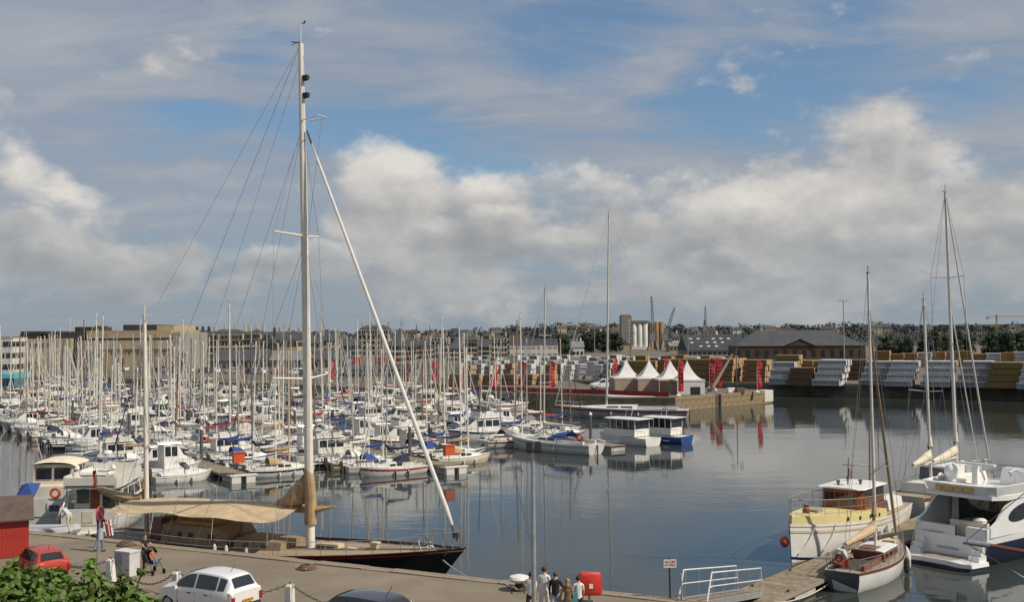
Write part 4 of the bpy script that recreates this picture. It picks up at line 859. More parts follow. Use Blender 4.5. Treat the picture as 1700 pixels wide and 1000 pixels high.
def sloop(L, B, fs, fb, H, hood=True, tw=.72, doghouse=False, spreads=(.5,), simple=False, dip=.05):
    pr = Proto(); h = Hull(L, B, fs, fb, tw, .10, .03, dip); hu = pr.add('hull', h.hull(12, 6), 'white_gelcoat', None, True, 'hull')
    pr.add('stripe', h.band(.10, .19), 'navy_hull', hu, True, 'stripe'); pr.add('waterline', h.band(.60, .68), 'navy_hull', hu, True, 'boot')
    pr.add('deck', h.deck(), 'offwhite_gelcoat', None, True, 'deck')
    zd = h.sz(.5) - .02
    secs = [(-L * .12, B * .32, zd - .05, zd + .44, .16), (L * .10, B * .31, zd, zd + .40, .16), (L * .24, B * .22, zd + .02, zd + .26, .2), (L * .31, B * .12, zd + .06, zd + .12, .2)]
    c = pr.add('coachroof', cabin(secs), 'white_gelcoat', None, False, 'cabin')
    for sd in (1, -1):
        pr.add('window', cab_win(secs, 0, .10, .48, .32, .78, sd), 'glass', c); pr.add('window', cab_win(secs, 0, .55, .95, .32, .78, sd), 'glass', c)
    pr.add('hatch', MB().box(L * .12, L * .19, -.25, .25, zd + .40, zd + .46), 'glass_grey', c)
    ck = pr.add('cockpit', MB().box(-L * .42, -L * .13, -B * .22, B * .22, zd - .02, zd + .015), 'grey_teak', None)
    pr.add('coaming', MB().box(-L * .42, -L * .13, -B * .30, -B * .24, zd - .03, zd + .22).box(-L * .42, -L * .13, B * .24, B * .30, zd - .03, zd + .22), 'white_gelcoat', ck, False, 'cabin')
    if hood:
        m = MB(); m.rings([[(-L * .12 + x, math.cos(a) * B * .31, zd + .40 + math.sin(a) * k) for a in [math.pi * j / 8 for j in range(9)]] for x, k in ((L * .10, .06), (L * .05, .42), (-L * .05, .62), (-L * .10, .60))], False, False); pr.add('sprayhood', m, 'navy_canvas', None, True, 'hood')
    pr.add('tiller_gear', MB().tube((-L * .40, 0, zd + .05), (-L * .28, 0, zd + .45), .03, n=5).box(-L * .5 - .12, -L * .5 + .02, -.04, .04, -.4, h.sz(0) - .05), 'mahogany', None)
    m = h.rail(.55, .80, .985, 3, .018, inset=.85); pr.add('pulpit', m, 'steel', None)
    m = h.rail(.55, .02, .16, 2, .018); m.tube((-L / 2 + .1, -h.hb(0) * .94, h.sz(0) + .55), (-L / 2 + .1, h.hb(0) * .94, h.sz(0) + .55), .018, n=4); pr.add('pushpit', m, 'steel', None)
    if not simple:
        pr.add('lifeline', h.rail(.5, .16, .80, 4, .008), 'wire', None)
        for t_, sd in ((.35, 1), (.55, 1), (.4, -1), (.62, -1)):
            p = h.pt(t_, .2, sd); pr.add('fender', MB().lathe((p.x, p.y + sd * .11, p.z - .42), [(.02, -.05), (.08, .03), (.09, .40), (.02, .5)], 8), 'fender', None, True, 'fender')
    rig(pr, L * .10, zd + .38, H, B * .47, L * .485, h.sz(1) + .02, -L * .49, h.sz(0), boomlen=L * .36, spreads=spreads, r=.060 + H * .0030)
    if L < 7.2: pr.add('outboard', MB().box(-L / 2 - .35, -L / 2 - .05, .25, .5, h.sz(0) - .1, h.sz(0) + .4, taper=.8).box(-L / 2 - .25, -L / 2 - .12, .32, .44, -.35, h.sz(0) - .1), 'trim_black', None)
    return pr
def cruiser(L, B, fs, fb, kind):
    pr = Proto(); h = Hull(L, B, fs, fb, .86, .16, .02, .04, .5, 2.6, .45, .5); hu = pr.add('hull', h.hull(12, 6), 'white_gelcoat', None, True, 'hull')
    pr.add('rubbing_strake', h.band(.02, .10, .03), 'trim_black', hu, True, 'stripe'); pr.add('deck', h.deck(), 'offwhite_gelcoat', None, True, 'deck'); zd = h.sz(.5) - .03
    if kind == 'wheelhouse':
        f0 = [(-L * .02, B * .36, zd, zd + 1.75, .12), (L * .16, B * .34, zd, zd + 1.7, .14), (L * .24, B * .32, zd, zd + .85, .15), (L * .40, B * .18, zd + .05, zd + .38, .2)]
        c = pr.add('wheelhouse', cabin(f0), 'white_gelcoat', None, False, 'cabin')
        pr.add('roof', cabin([(-L * .10, B * .36, zd + 1.77, zd + 1.84, .05), (L * .19, B * .34, zd + 1.74, zd + 1.81, .05)]), 'white_gelcoat', c, False, 'cabin')
        for sd in (1, -1):
            pr.add('window', cab_win(f0, 0, .08, .48, .50, .90, sd), 'glass', c); pr.add('window', cab_win(f0, 0, .56, .95, .50, .90, sd), 'glass', c)
        (x0, x1) = (L * .16, L * .24); z0, z1 = zd + 1.7, zd + .85
        for a_, b_ in ((-.9, -.34), (-.28, .28), (.34, .9)):
            q_ = lambda v, y: (x0 + (x1 - x0) * v + .02, y * B * .28, z0 + (z1 - z0) * v + .02); pr.add('windscreen', panel(q_(.85, a_), q_(.85, b_), q_(.12, b_), q_(.12, a_), .02), 'glass', c)
    elif kind == 'flybridge':
        f0 = [(-L * .22, B * .40, zd, zd + 1.45, .10), (L * .12, B * .38, zd, zd + 1.45, .12), (L * .26, B * .33, zd, zd + .55, .15), (L * .40, B * .16, zd + .05, zd + .25, .2)]
        c = pr.add('saloon', cabin(f0), 'white_gelcoat', None, False, 'cabin')
        for sd in (1, -1):
            for a_ in (.05, .36, .68): pr.add('window', cab_win(f0, 0, a_, a_ + .27, .42, .86, sd), 'glass', c)
        (x0, x1) = (L * .12, L * .26); z0, z1 = zd + 1.45, zd + .55
        for a_, b_ in ((-.9, -.05), (.05, .9)):
            q_ = lambda v, y: (x0 + (x1 - x0) * v + .02, y * B * .31, z0 + (z1 - z0) * v + .02); pr.add('windscreen', panel(q_(.85, a_), q_(.85, b_), q_(.1, b_), q_(.1, a_), .02), 'glass', c)
        fl = pr.add('flybridge', cabin([(-L * .30, B * .40, zd + 1.49, zd + 1.56, .02), (L * .05, B * .39, zd + 1.49, zd + 1.60, .02), (L * .13, B * .35, zd + 1.49, zd + 1.55, .02)]), 'white_gelcoat', None, False, 'cabin')
        m = MB()
        for sd in (-1, 1): m.box(-L * .26, L * .06, sd * B * .37 - .04, sd * B * .37 + .04, zd + 1.58, zd + 2.0)
        m.box(L * .05, L * .08, -B * .37, B * .37, zd + 1.58, zd + 2.15); pr.add('coaming', m, 'white_gelcoat', fl, False, 'cabin'); pr.add('wind_deflector', MB().box(L * .06, L * .075, -B * .34, B * .34, zd + 2.15, zd + 2.4), 'glass_grey', fl)
        pr.add('bimini', cabin([(-L * .22, B * .34, zd + 2.9, zd + 2.95, .1), (-L * .02, B * .34, zd + 2.95, zd + 3.0, .1)]), 'white_canvas', fl, False, 'hood'); m = MB()
        for sd in (-1, 1): m.tube((-L * .12, sd * B * .36, zd + 1.6), (-L * .2, sd * B * .33, zd + 2.92), .02, n=4).tube((-L * .12, sd * B * .36, zd + 1.6), (-L * .03, sd * B * .33, zd + 2.95), .02, n=4)
        pr.add('bimini_frame', m, 'steel', fl)
    else:
        f0 = [(L * .0, B * .36, zd, zd + .42, .14), (L * .20, B * .32, zd, zd + .40, .16), (L * .36, B * .18, zd + .04, zd + .2, .2)]; c = pr.add('cuddy', cabin(f0), 'white_gelcoat', None, False, 'cabin')
        m = MB(); m.add([(L * .02, B * .34, zd + .42), (L * .10, B * .24, zd + .42), (L * .12, 0, zd + .42), (L * .10, -B * .24, zd + .42), (L * .02, -B * .34, zd + .42), (-L * .05, B * .33, zd + .85), (L * .03, B * .22, zd + .9), (L * .045, 0, zd + .92), (L * .03, -B * .22, zd + .9), (-L * .05, -B * .33, zd + .85)], [(i, i + 1, i + 6, i + 5) for i in range(4)]); pr.add('windscreen', m, 'glass_grey', c)
        pr.add('cockpit_cover', cabin([(-L * .40, B * .38, zd, zd + .12, .1), (-L * .2, B * .39, zd, zd + .32, .2), (-L * .02, B * .37, zd, zd + .55, .2)]), 'blue_canvas', None, False, 'cover')
    pr.add('cockpit', MB().box(-L * .45, -L * .23, -B * .33, B * .33, zd - .02, zd + .012), 'grey_teak', None)
    pr.add('bow_rail', h.rail(.5, .62, .985, 4, .018, inset=.86), 'steel', None)
    if kind != 'flybridge': pr.add('outboard', MB().box(-L / 2 - .5, -L / 2 - .08, -.22, .22, h.sz(0) - .05, h.sz(0) + .62, taper=.75).box(-L / 2 - .35, -L / 2 - .15, -.1, .1, -.4, h.sz(0) - .05), 'trim_black', None, False, 'engine')
    pr.add('aerial', MB().tube((-L * .02, B * .3, zd + (1.8 if kind == 'wheelhouse' else .4 if kind == 'open' else 2.0)), (-L * .06, B * .3, zd + (4.0 if kind != 'open' else 2.5)), .02, .01, 4), 'white_plastic', None)
    for t_, sd in ((.3, 1), (.55, 1), (.35, -1), (.6, -1)):
        p = h.pt(t_, .15, sd); pr.add('fender', MB().lathe((p.x, p.y + sd * .11, p.z - .46), [(.02, -.05), (.08, .03), (.09, .40), (.02, .5)], 8), 'fender', None, True, 'fender')
    return pr
def dinghy():
    pr = Proto(); m = MB(); pts = [(-1.3, .6, .25), (.3, .62, .25), (.95, .4, .3), (1.3, 0, .36), (.95, -.4, .3), (.3, -.62, .25), (-1.3, -.6, .25)]; pr.add('tube', m.path(pts, .2, 8), 'grey_gelcoat', None, True, 'hull'); pr.add('floor', MB().box(-1.2, .9, -.45, .45, .08, .14), 'grey_canvas', None); pr.add('transom', MB().box(-1.25, -1.2, -.5, .5, .05, .5), 'mahogany', None); pr.add('outboard', MB().box(-1.6, -1.3, -.15, .15, .35, .85, taper=.8).box(-1.5, -1.38, -.06, .06, -.2, .35), 'trim_black', None); return pr
PS = {'small': (sloop(5.4, 2.0, .58, .78, 8.0, False), 5.4, 2.0), 'mid': (sloop(6.4, 2.3, .68, .9, 10.0), 6.4, 2.3), 'big': (sloop(8.0, 2.75, .78, 1.1, 12.6, spreads=(.36, .68)), 8.0, 2.75), 'classic': (sloop(6.9, 2.05, .6, .95, 9.4, False, .45, dip=.14), 6.9, 2.05), 'simple': (sloop(6.3, 2.2, .68, .9, 10.2, True, simple=True), 6.3, 2.2),
      'wheelhouse': (cruiser(5.7, 2.2, .7, 1.05, 'wheelhouse'), 5.7, 2.2), 'flybridge': (cruiser(8.0, 2.8, .9, 1.4, 'flybridge'), 8.0, 2.8), 'open': (cruiser(4.9, 1.9, .6, .85, 'open'), 4.9, 1.9), 'dinghy': (dinghy(), 2.8, 1.5)}
HC = {'white': 'white_gelcoat', 'cream': 'cream_hull', 'navy': 'navy_hull', 'blue': 'blue_hull', 'red': 'red_hull', 'green': 'green_hull', 'grey': 'grey_gelcoat', 'ivory': 'offwhite_gelcoat', 'black': 'black_hull'}
CC = ['blue', 'white', 'white', 'tan', 'grey', 'navy', 'white', 'tan', 'blue', 'grey', 'white', 'navy', 'grey', 'red', 'white', 'green']
CM = {'tan': 'tan_cover', **{c_: c_ + '_canvas' for c_ in ('blue', 'navy', 'white', 'green', 'red', 'grey')}}
brnd = random.Random(21)
KN = {'small': 'small sloop', 'mid': 'sloop', 'big': 'large sloop', 'classic': 'narrow sloop', 'simple': 'sloop', 'wheelhouse': 'wheelhouse boat', 'flybridge': 'flybridge cruiser', 'open': 'open motorboat', 'dinghy': 'dinghy'}
def boat(kind, P, hd, hullc, cover, where, group, scale=1.0, skip=(), stripe=None, mastm=None):
    pr, L, B = PS[kind]; sail = kind in ('small', 'mid', 'big', 'classic', 'simple')
    lab = f'{hullc} {KN[kind]} with {cover} cover, {where}' if sail or kind == 'open' else f'{hullc} {KN[kind]}, {where}'
    t = thing('sailing_boat' if sail else 'dinghy' if kind == 'dinghy' else 'motor_boat', lab, 'sailboat' if sail else 'dinghy' if kind == 'dinghy' else 'motorboat', (P.x, P.y, WL), hd, group, scale)
    t.rotation_euler = (R(brnd.uniform(-.9, .9)), R(brnd.uniform(-.7, .7)), hd)
    ov = {'hull': HC[hullc], 'cover': CM[cover], 'hood': CM[brnd.choice([cover, cover, 'navy', 'grey', 'white'])], 'stripe': stripe or brnd.choice(['navy_hull', 'red_hull', 'blue_hull', 'white_gelcoat', 'grey_gelcoat']), 'boot': brnd.choice(['navy_hull', 'red_hull', 'black_hull', 'green_hull'])}
    if hullc in ('navy', 'black', 'blue', 'red', 'green'): ov['stripe'] = stripe or 'white_gelcoat'
    if brnd.random() < .35: ov['cabin'] = 'offwhite_gelcoat'
    if brnd.random() < .18: ov['furl'] = CM[brnd.choice(['blue', 'navy'])]
    if mastm or brnd.random() < .6: ov['mast'] = mastm or brnd.choice(['mast_white', 'mast_white', 'alu_tan', 'alu_grey', 'alu_tan', 'alu_grey', 'alu_dark', 'mast_wood'])
    if brnd.random() < .2: ov['fender'] = 'navy_hull'
    sk = set(skip)
    if P.y > 125: sk.add('fender')
    if sail and brnd.random() < .72: sk.add('furl')
    pr.place(t, ov, sk); return t
# ---- pontoons
U = Vector((-.55, .835, 0)).normalized(); V = Vector((U.y, -U.x, 0))
PT = [('nearest pontoon', Vector((-21.9, 88, 0)), 0, 134), ('second pontoon', Vector((-5.0, 92.5, 0)), 0, 205), ('third pontoon', Vector((10.6, 109, 0)), 0, 150), ('rear pontoon', Vector((28, 120, 0)), 56, 106)]
def pontoon(label, P, ud, L, w=1.8):
    t = thing('pontoon', label, 'pontoon', (P.x, P.y, WL), heading(ud), 'floating pontoons'); m = MB(); k = 0.0
    while k < L: m.box(k, k + .135, -w / 2, w / 2, .50, .54); k += .15
    o = m.build('planking', 'pontoon_wood', t); o['kind'] = 'stuff'
    MB().box(0, L, -w / 2 - .06, -w / 2 - .005, .36, .52).box(0, L, w / 2 + .005, w / 2 + .06, .36, .52).build('edge_beam', 'grey_teak', t)
    k = .1
    while k < L - 2: MB().box(k, k + 2.2, -w / 2 + .02, w / 2 - .02, -.3, .35).build('float', 'float', t); k += 5.2
    return t
MARG = 'boats berthed in the marina'
def fill(pi, side, seq, t0, t1, start=0):
    """seq: forced first berths (kind, hull, cover, bow_out) ; rest random"""
    name, P0, a_, b_ = PT[pi]; t = t0; k = 0
    while t < t1:
        far = t + pi * 10 > 75
        if k < len(seq) and seq[k]: kind, hc, cc, out = seq[k][:4]; sc_ = seq[k][4] if len(seq[k]) > 4 else 1.0
        else:
            kind = brnd.choices(['small', 'mid', 'big', 'classic', 'simple', 'wheelhouse', 'flybridge', 'open'], [2.2, 2.6, .9, .9, 2, 1.5, .45, .8] if not far else [2, 1, .8, .4, 4, 1.1, .4, .4])[0]
            hc = brnd.choices(['white', 'ivory', 'cream', 'navy', 'blue', 'red', 'grey', 'green', 'black'], [8, 5, 1.4, 1.3, .6, .5, 1.8, .3, .6])[0]; cc = brnd.choice(CC); out = brnd.random() < .55; sc_ = brnd.uniform(.92, 1.1)
        pr, L, B = PS[kind]; L *= sc_; B *= sc_; t += B / 2 + .2
        P = P0 + U * t + V * side * (1.2 + L / 2 + brnd.uniform(0, .3)); hd = heading(V * side * (1 if out else -1)) + R(brnd.uniform(-3.5, 3.5))
        kk = k if k < len(ordn) else len(ordn) - 1
        boat(kind, P, hd, hc, cc, f'{ordn[kk]} from outer end, {"right" if side > 0 else "left"} side of {name}', MARG, sc_); t += B / 2 + .2 + brnd.choice([0, 0, .2, .4]); k += 1
    return k
for k, (nm, P0, a_, b_) in enumerate(PT):
    pontoon(['floating pontoon nearest the moored black yacht', 'second floating pontoon with red safety box at its end', 'third floating pontoon behind the white yacht', 'rear floating pontoon below the flags'][k], P0 + U * a_, U, b_ - a_)
fill(0, -1, [('open', 'white', 'white', False, 1.0), ('wheelhouse', 'white', 'blue', False, 1.15), ('wheelhouse', 'grey', 'grey', True, .95), ('mid', 'white', 'tan', False), ('small', 'white', 'blue', True), ('flybridge', 'white', 'white', False, .9), ('big', 'white', 'navy', True), ('small', 'red', 'red', True), ('mid', 'white', 'blue', True)], 2.5, 133)
fill(0, 1, [('mid', 'white', 'tan', True, .95), ('small', 'white', 'white', True), ('small', 'white', 'navy', False), ('dinghy', 'grey', 'grey', True), ('mid', 'blue', 'blue', True), ('small', 'white', 'blue', True), ('flybridge', 'white', 'white', True, .85)], 1.0, 133)
fill(1, -1, [('mid', 'white', 'navy', True, .95), ('mid', 'white', 'blue', False, .95), ('mid', 'cream', 'white', False), ('classic', 'black', 'grey', False, 1.0), ('flybridge', 'white', 'white', False, .95), ('wheelhouse', 'grey', 'tan', True)], 1.5, 200)
fill(1, 1, [('mid', 'cream', 'tan', True, .95), ('big', 'navy', 'navy', True, .9), ('big', 'navy', 'blue', True, .9), ('mid', 'ivory', 'white', True)], 4.5, 200)
fill(2, -1, [('big', 'white', 'blue', False), ('mid', 'white', 'white', True)], 9.0, 146)
fill(2, 1, [None], 13.0, 112)
fill(3, -1, [], 57, 105); fill(3, 1, [], 57, 104)
# safety boxes and boards at the pontoon ends
for k in (0, 1):
    P = PT[k][1]; t = thing('safety_station', ['red lifebuoy box at the outer end of the nearest pontoon', 'red lifebuoy box at the outer end of the second pontoon'][k], 'lifebuoy box', (P.x + U.x * .9, P.y + U.y * .9, WL + .54), heading(U), 'safety boxes on pontoons'); MB().tube((0, 0, 0), (0, 0, 1.2), .04, n=6).build('post', 'galv', t); MB().box(-.25, .25, -.45, .45, .95, 1.75).box(-.3, .3, -.5, .5, 1.75, 1.85).build('box', 'orange_plastic', t)
    t = thing('fender_boards', ['white fender boards across the nearest pontoon end', 'white fender boards across the second pontoon end'][k], 'fender board', (P.x, P.y, WL), heading(U), 'pontoon end boards')
    for y in (-.95, .25): MB().box(-.45, -.08, y, y + .75, -.2, .55).build('board', 'offwhite_gelcoat', t)
    MB().box(-.5, -.06, -1.1, 1.1, .56, .66).build('top_rail', 'white_plastic', t)
# steel mooring piles
for k, (pi, d_) in enumerate([(0, 14), (0, 40), (0, 70), (1, 10), (1, 38), (1, 66), (1, 100), (2, 6), (2, 30), (2, 60), (2, 95)]):
    P = PT[pi][1] + U * d_ + V * 1.05; t = thing('mooring_pile', f'dark steel mooring pile, {ordn[[0, 1, 2, 0, 1, 2, 3, 0, 1, 2, 3][k]]} along the {PT[pi][0]}', 'pile', (P.x, P.y, WL), 0, 'pontoon mooring piles'); MB().tube((0, 0, -2), (0, 0, 3.2), .16, n=10).build('shaft', 'alu_dark', t, True); MB().lathe((0, 0, 0), [(.19, 3.2), (.19, 3.3), (.02, 3.55)], 10).build('cap', 'white_plastic', t)
# finger pontoons between berths near the outer ends
for pi, sd, ds in ((0, -1, (12, 24, 36, 48)), (0, 1, (12, 24, 36)), (1, -1, (12, 24)), (1, 1, (12, 26))):
    for j, d_ in enumerate(ds):
        P = PT[pi][1] + U * d_ + V * sd * .95; t = thing('finger_pontoon', f'narrow finger pontoon, {ordn[j]} on {"right" if sd > 0 else "left"} side of {PT[pi][0]}', 'pontoon', (P.x, P.y, WL), heading(V * sd), 'finger pontoons'); MB().box(0, 6, -.22, .22, .4, .5).build('deck', 'pontoon_wood', t); MB().box(4.6, 5.9, -.2, .2, -.25, .4).build('float', 'float', t)
# ---- individual boats on the right part of the marina
# white yacht lying across the end of the third pontoon
PSY = sloop(11.2, 3.6, 1.0, 1.35, 15.0, True, spreads=(.36, .68))
c = at(918, 752, WL); hd = heading(at(855, 741, WL) - at(985, 752, WL)); t = thing('sailing_boat', 'long white yacht with blue sprayhood and red lifebuoy lying across the third pontoon', 'sailboat', (c.x, c.y + 1.4, WL), hd)
PSY.place(t, {'hull': 'white_gelcoat', 'hood': 'blue_canvas', 'cover': 'white_canvas', 'stripe': 'grey_gelcoat', 'boot': 'navy_hull', 'mast': 'alu'}); 
torus((-4.6, 1.45, 1.75), .32, .1, 'Y').build('lifebuoy', 'orange_plastic', t, True)
# passenger launch with long white roof
def launch(label, P, hd, hullm, L, B, roofL, name=None):
    t = thing('passenger_boat', label, 'motorboat', (P.x, P.y, WL), hd); h = Hull(L, B, .85, 1.25, .88, .10, .01, .03, .5, 2.8, .45, .45); hu = h.hull().build('hull', hullm, t, True); h.band(.0, .09, .04).build('rubbing_strake', 'white_gelcoat', hu, True); h.deck().build('deck', 'offwhite_gelcoat', t, True); zd = h.sz(.5) - .03
    S = [(-L * .30, B * .42, zd, zd + .75, .02), (L * .18, B * .42, zd, zd + .75, .02), (L * .30, B * .34, zd, zd + .7, .05)]; cabin(S).build('cabin', 'white_gelcoat', t)
    S = [(-L * .30, B * .40, zd + .78, zd + 1.75, .06), (L * .14, B * .40, zd + .78, zd + 1.75, .06), (L * .22, B * .36, zd + .76, zd + 1.7, .1)]; gl = cabin(S).build('glazing', 'glass', t)
    m = MB()
    for k in range(5):
        x = -L * .30 + L * .44 * k / 4
        for sd in (-1, 1): m.box(x - .035, x + .035, sd * B * .405 - .03, sd * B * .405 + .03, zd + .75, zd + 1.76)
    m.build('window_posts', 'white_gelcoat', gl); cabin([(-L * .36, B * .46, zd + 1.78, zd + 1.86, .04), (L * .20, B * .45, zd + 1.78, zd + 1.86, .04), (L * .28, B * .36, zd + 1.76, zd + 1.82, .05)]).build('roof', 'white_gelcoat', t)
    h.rail(.7, .02, .2, 3, .02).build('stern_rail', 'steel', t); h.rail(.7, .78, .98, 3, .02, inset=.88).build('bow_rail', 'steel', t)
    MB().tube((-L * .05, -.5, zd + 1.8), (-L * .08, -.5, zd + 2.7), .04, n=5).tube((-L * .05, .5, zd + 1.8), (-L * .08, .5, zd + 2.7), .04, n=5).tube((-L * .08, -.5, zd + 2.7), (-L * .08, .5, zd + 2.7), .04, n=5).box(-L * .1, -L * .06, -.3, .3, zd + 2.7, zd + 2.82).build('radar_arch', 'steel', t)
    if name:
        p = h.pt(.30, .32, 1)
        for k in range(3):
            q_ = h.pt(.28 + .16 * k, .30, 1); MB().box(q_.x - .45, q_.x + .35, q_.y + .0, q_.y + .03, q_.z - .06, q_.z + .07).build('name_mark', 'white_gelcoat', hu)
    return t
c = at(1042, 741, WL); launch('white passenger launch with long white roof and big windows', Vector((c.x, c.y + 2.2, 0)), heading(at(985, 731, WL) - at(1085, 740, WL)), 'white_gelcoat', 7.6, 2.9, 0)
c = at(1103, 739, WL); launch('blue hulled launch with white roof at the right end of the marina', Vector((c.x, c.y + 2.6, 0)), heading(Vector((-.75, .66, 0))) , 'blue_hull', 6.6, 2.7, 0, True)
t = thing('dinghy', 'grey inflatable tender tied astern of the white passenger launch', 'dinghy', at(1012, 738, WL), R(165)); PS['dinghy'][0].place(t, {'hull': 'offwhite_gelcoat'})
# tall racing yacht against the jetty
PR = sloop(19, 4.8, 1.25, 1.7, 27.0, False, .7, spreads=(.28, .52, .76))
c = at(1030, 694, WL); t = thing('racing_yacht', 'long grey and red racing yacht with very tall mast alongside the jetty', 'sailboat', (c.x + .0, c.y, WL), heading(at(1110, 692, WL) - at(960, 690, WL)) + math.pi)
PR.place(t, {'hull': 'grey_gelcoat', 'stripe': 'red_hull', 'boot': 'red_hull', 'cover': 'white_canvas', 'furl': 'white_canvas'})
# ================================================================== the big ketch on the quay
mp = at(522, 909, -.15); s0 = (mp - QA).dot(QD); KC = onq(s0 - 2.45, 2.95)
ky = thing('classic_ketch', 'big black hulled ketch with tan awning and tall white mast moored along the quay', 'sailboat', (KC.x, KC.y, WL), QH)
h = Hull(21.6, 4.9, 1.65, 2.5, .42, .15, .13, .16, .47, 2.2, .7, .5); hu = h.hull(26, 10).build('hull', 'black_hull', ky, True)
h.band(-.012, .012, .03, nt=26).build('cap_rail', 'mahogany', hu, True); h.band(.035, .05, .02, nt=26).build('cove_stripe', 'red_hull', hu, True); h.band(.55, .62, .015, nt=26).build('boot_stripe', 'red_hull', hu, True)
dk = h.deck(.09, 30, .08).build('deck', 'teak', ky, True)
m = MB()
for k in range(-9, 10):
    pts = []
    for i in range(31):
        t_ = i / 30; hb_ = h.hb(t_) * .97; y = k * .235
        if abs(y) < hb_ - .1: pts.append(((t_ - .5) * 21.6, y, h.sz(t_) - .09 + .08 * (1 - (abs(y) / hb_)) + .006))
    if len(pts) > 2: m.path(pts, .012, 3)
o = m.build('deck_seams', 'dark_wood', dk); o['kind'] = 'stuff'
zd = h.sz(.55) - .03; XM = 2.45
def kcab(name, secs, mn, wins=(), wm='glass'):
    c = cabin(secs).build(name, mn, ky)
    for (i, u0, u1, v0, v1) in wins:
        for sd in (-1, 1): cab_win(secs, i, u0, u1, v0, v1, sd).build('window', wm, c)
    return c
mat('deckhouse_tan', (.27, .19, .11), .6, .12, 2); mat('hatch_cream', (.55, .44, .26), .6, .1, 2)
dh = kcab('deckhouse', [(XM - 8.1, 1.35, zd - .1, zd + .82, .12), (XM - 4.6, 1.35, zd - .1, zd + .82, .12), (XM - 4.1, 1.25, zd - .05, zd + .45, .15)], 'deckhouse_tan', [(0, .06, .14, .38, .68), (0, .30, .38, .38, .68), (0, .50, .58, .38, .68), (0, .84, .95, .38, .68)])
cabin([(XM - 7.5, .9, zd + .86, zd + .98, .1), (XM - 5.2, .9, zd + .86, zd + .98, .1)]).build('roof_panel', 'tan_cover', dh); MB().path([(XM - 7.7, -.6, zd + .95), (XM - 7.3, -.5, zd + 1.15), (XM - 6.6, -.4, zd + 1.2), (XM - 5.8, -.5, zd + 1.1), (XM - 5.0, -.6, zd + 1.0)], .1, 6, rs=[.05, .16, .22, .13, .05]).build('folded_sail', 'tan_cover', dh, True)
kcab('low_cabin', [(XM - 3.7, 1.15, zd - .05, zd + .38, .12), (XM - 1.0, 1.05, zd - .05, zd + .36, .12)], 'deckhouse_tan', [(0, .2, .3, .3, .7), (0, .6, .7, .3, .7)])
sk = kcab('skylight', [(XM + .5, .45, zd, zd + .36, .35), (XM + 1.7, .45, zd, zd + .36, .35)], 'hatch_cream', [(0, .1, .45, .25, .8), (0, .55, .9, .25, .8)])
kcab('hatch', [(XM + 2.1, .4, zd, zd + .22, .1), (XM + 3.0, .4, zd, zd + .2, .1)], 'hatch_cream'); MB().box(XM + 3.45, XM + 3.75, -.15, .15, zd, zd + .55).box(XM + 3.4, XM + 3.8, -.22, .22, zd + .55, zd + .62).build('ventilator', 'hatch_cream', ky)
MB().lathe((XM + 6.5, 0, zd + .2), [(.28, -.1), (.28, .12), (.16, .2), (.2, .45), (.1, .5)], 12).build('windlass', 'white_plastic', ky, True); MB().path([(XM + 6.2, -.2, zd + .3), (XM + 6.1, -.3, zd + .9), (XM + 6.3, -.1, zd + 1.1), (XM + 6.5, .1, zd + .8)], .04, 5).build('vent_cowl', 'rope', ky, True)
MB().box(XM - 9.35, XM - 8.65, -.75, .75, zd - .1, zd + 1.0, taper=.8).build('wheel_box', 'mahogany', ky); torus((XM - 9.5, 0, zd + .9), .55, .03, 'X').build('steering_wheel', 'mahogany', ky)
for k, x in enumerate((XM - 3.9, XM - 3.2, XM - 2.0)): MB().lathe((x, -2.2, h.sz(.45) - .1), [(.04, -.1), (.09, 0), (.10, .34), (.07, .42), (.02, .5)], 10).build('fender', 'fender', ky, True)
for k, x in enumerate((XM - 10, XM - 10.6, XM - 11.1)): MB().lathe((x, -1.7, 1.05), [(.05, -.15), (.17, 0), (.18, .5), (.05, .65)], 10).build('fender', 'fender', ky, True)
h.rail(.62, .03, .93, 16, .016, inset=.95, mid=True).build('lifelines', 'steel', ky); h.rail(.75, .90, .99, 3, .025, inset=.9).build('pulpit', 'steel', ky)
MH = 24.2; rk = .022
def mastpt(f_): return Vector((XM - MH * rk * f_, 0, zd + MH * f_))
ms = MB().path([mastpt(f_) for f_ in (0, .2, .5, .8, 1)], .2, 12, rs=[.215, .215, .19, .155, .125]).build('main_mast', 'mast_white', ky, True)
tp = mastpt(1); MB().tube(tp, tp + Vector((0, 0, .95)), .03, .015, 5).build('aerial', 'white_plastic', ms); MB().tube(tp + Vector((-.55, 0, .15)), tp + Vector((.1, 0, .0)), .03, n=5).tube(tp + Vector((-.55, 0, .0)), tp + Vector((-.2, .35, .25)), .02, n=5).build('wind_vane', 'alu_dark', ms)
for f_ in (.93, .895): p = mastpt(f_); MB().box(p.x + .12, p.x + .4, -.1, .1, p.z - .1, p.z + .12).tube((p.x, 0, p.z - .12), (p.x + .35, 0, p.z - .12), .03, n=4).build('deck_light', 'trim_black', ms)
for f_, ln in ((.615, 1.75), (.333, 2.05)):
    for sd in (-1, 1): p = mastpt(f_); MB().tube(p, p + Vector((-.45, sd * ln, .12)), .06, .04, 6).build('spreader', 'mast_white', ms)
p = mastpt(.845); MB().tube(p + Vector((0, -.1, 0)), p + Vector((1.15, -.35, .1)), .03, n=4).tube(p + Vector((0, .1, .0)), p + Vector((1.15, .35, .1)), .03, n=4).tube(p + Vector((1.15, -.35, .1)), p + Vector((1.15, .35, .1)), .03, n=4).build('jumper_strut', 'alu', ms)
w = MB(); WR = .0095
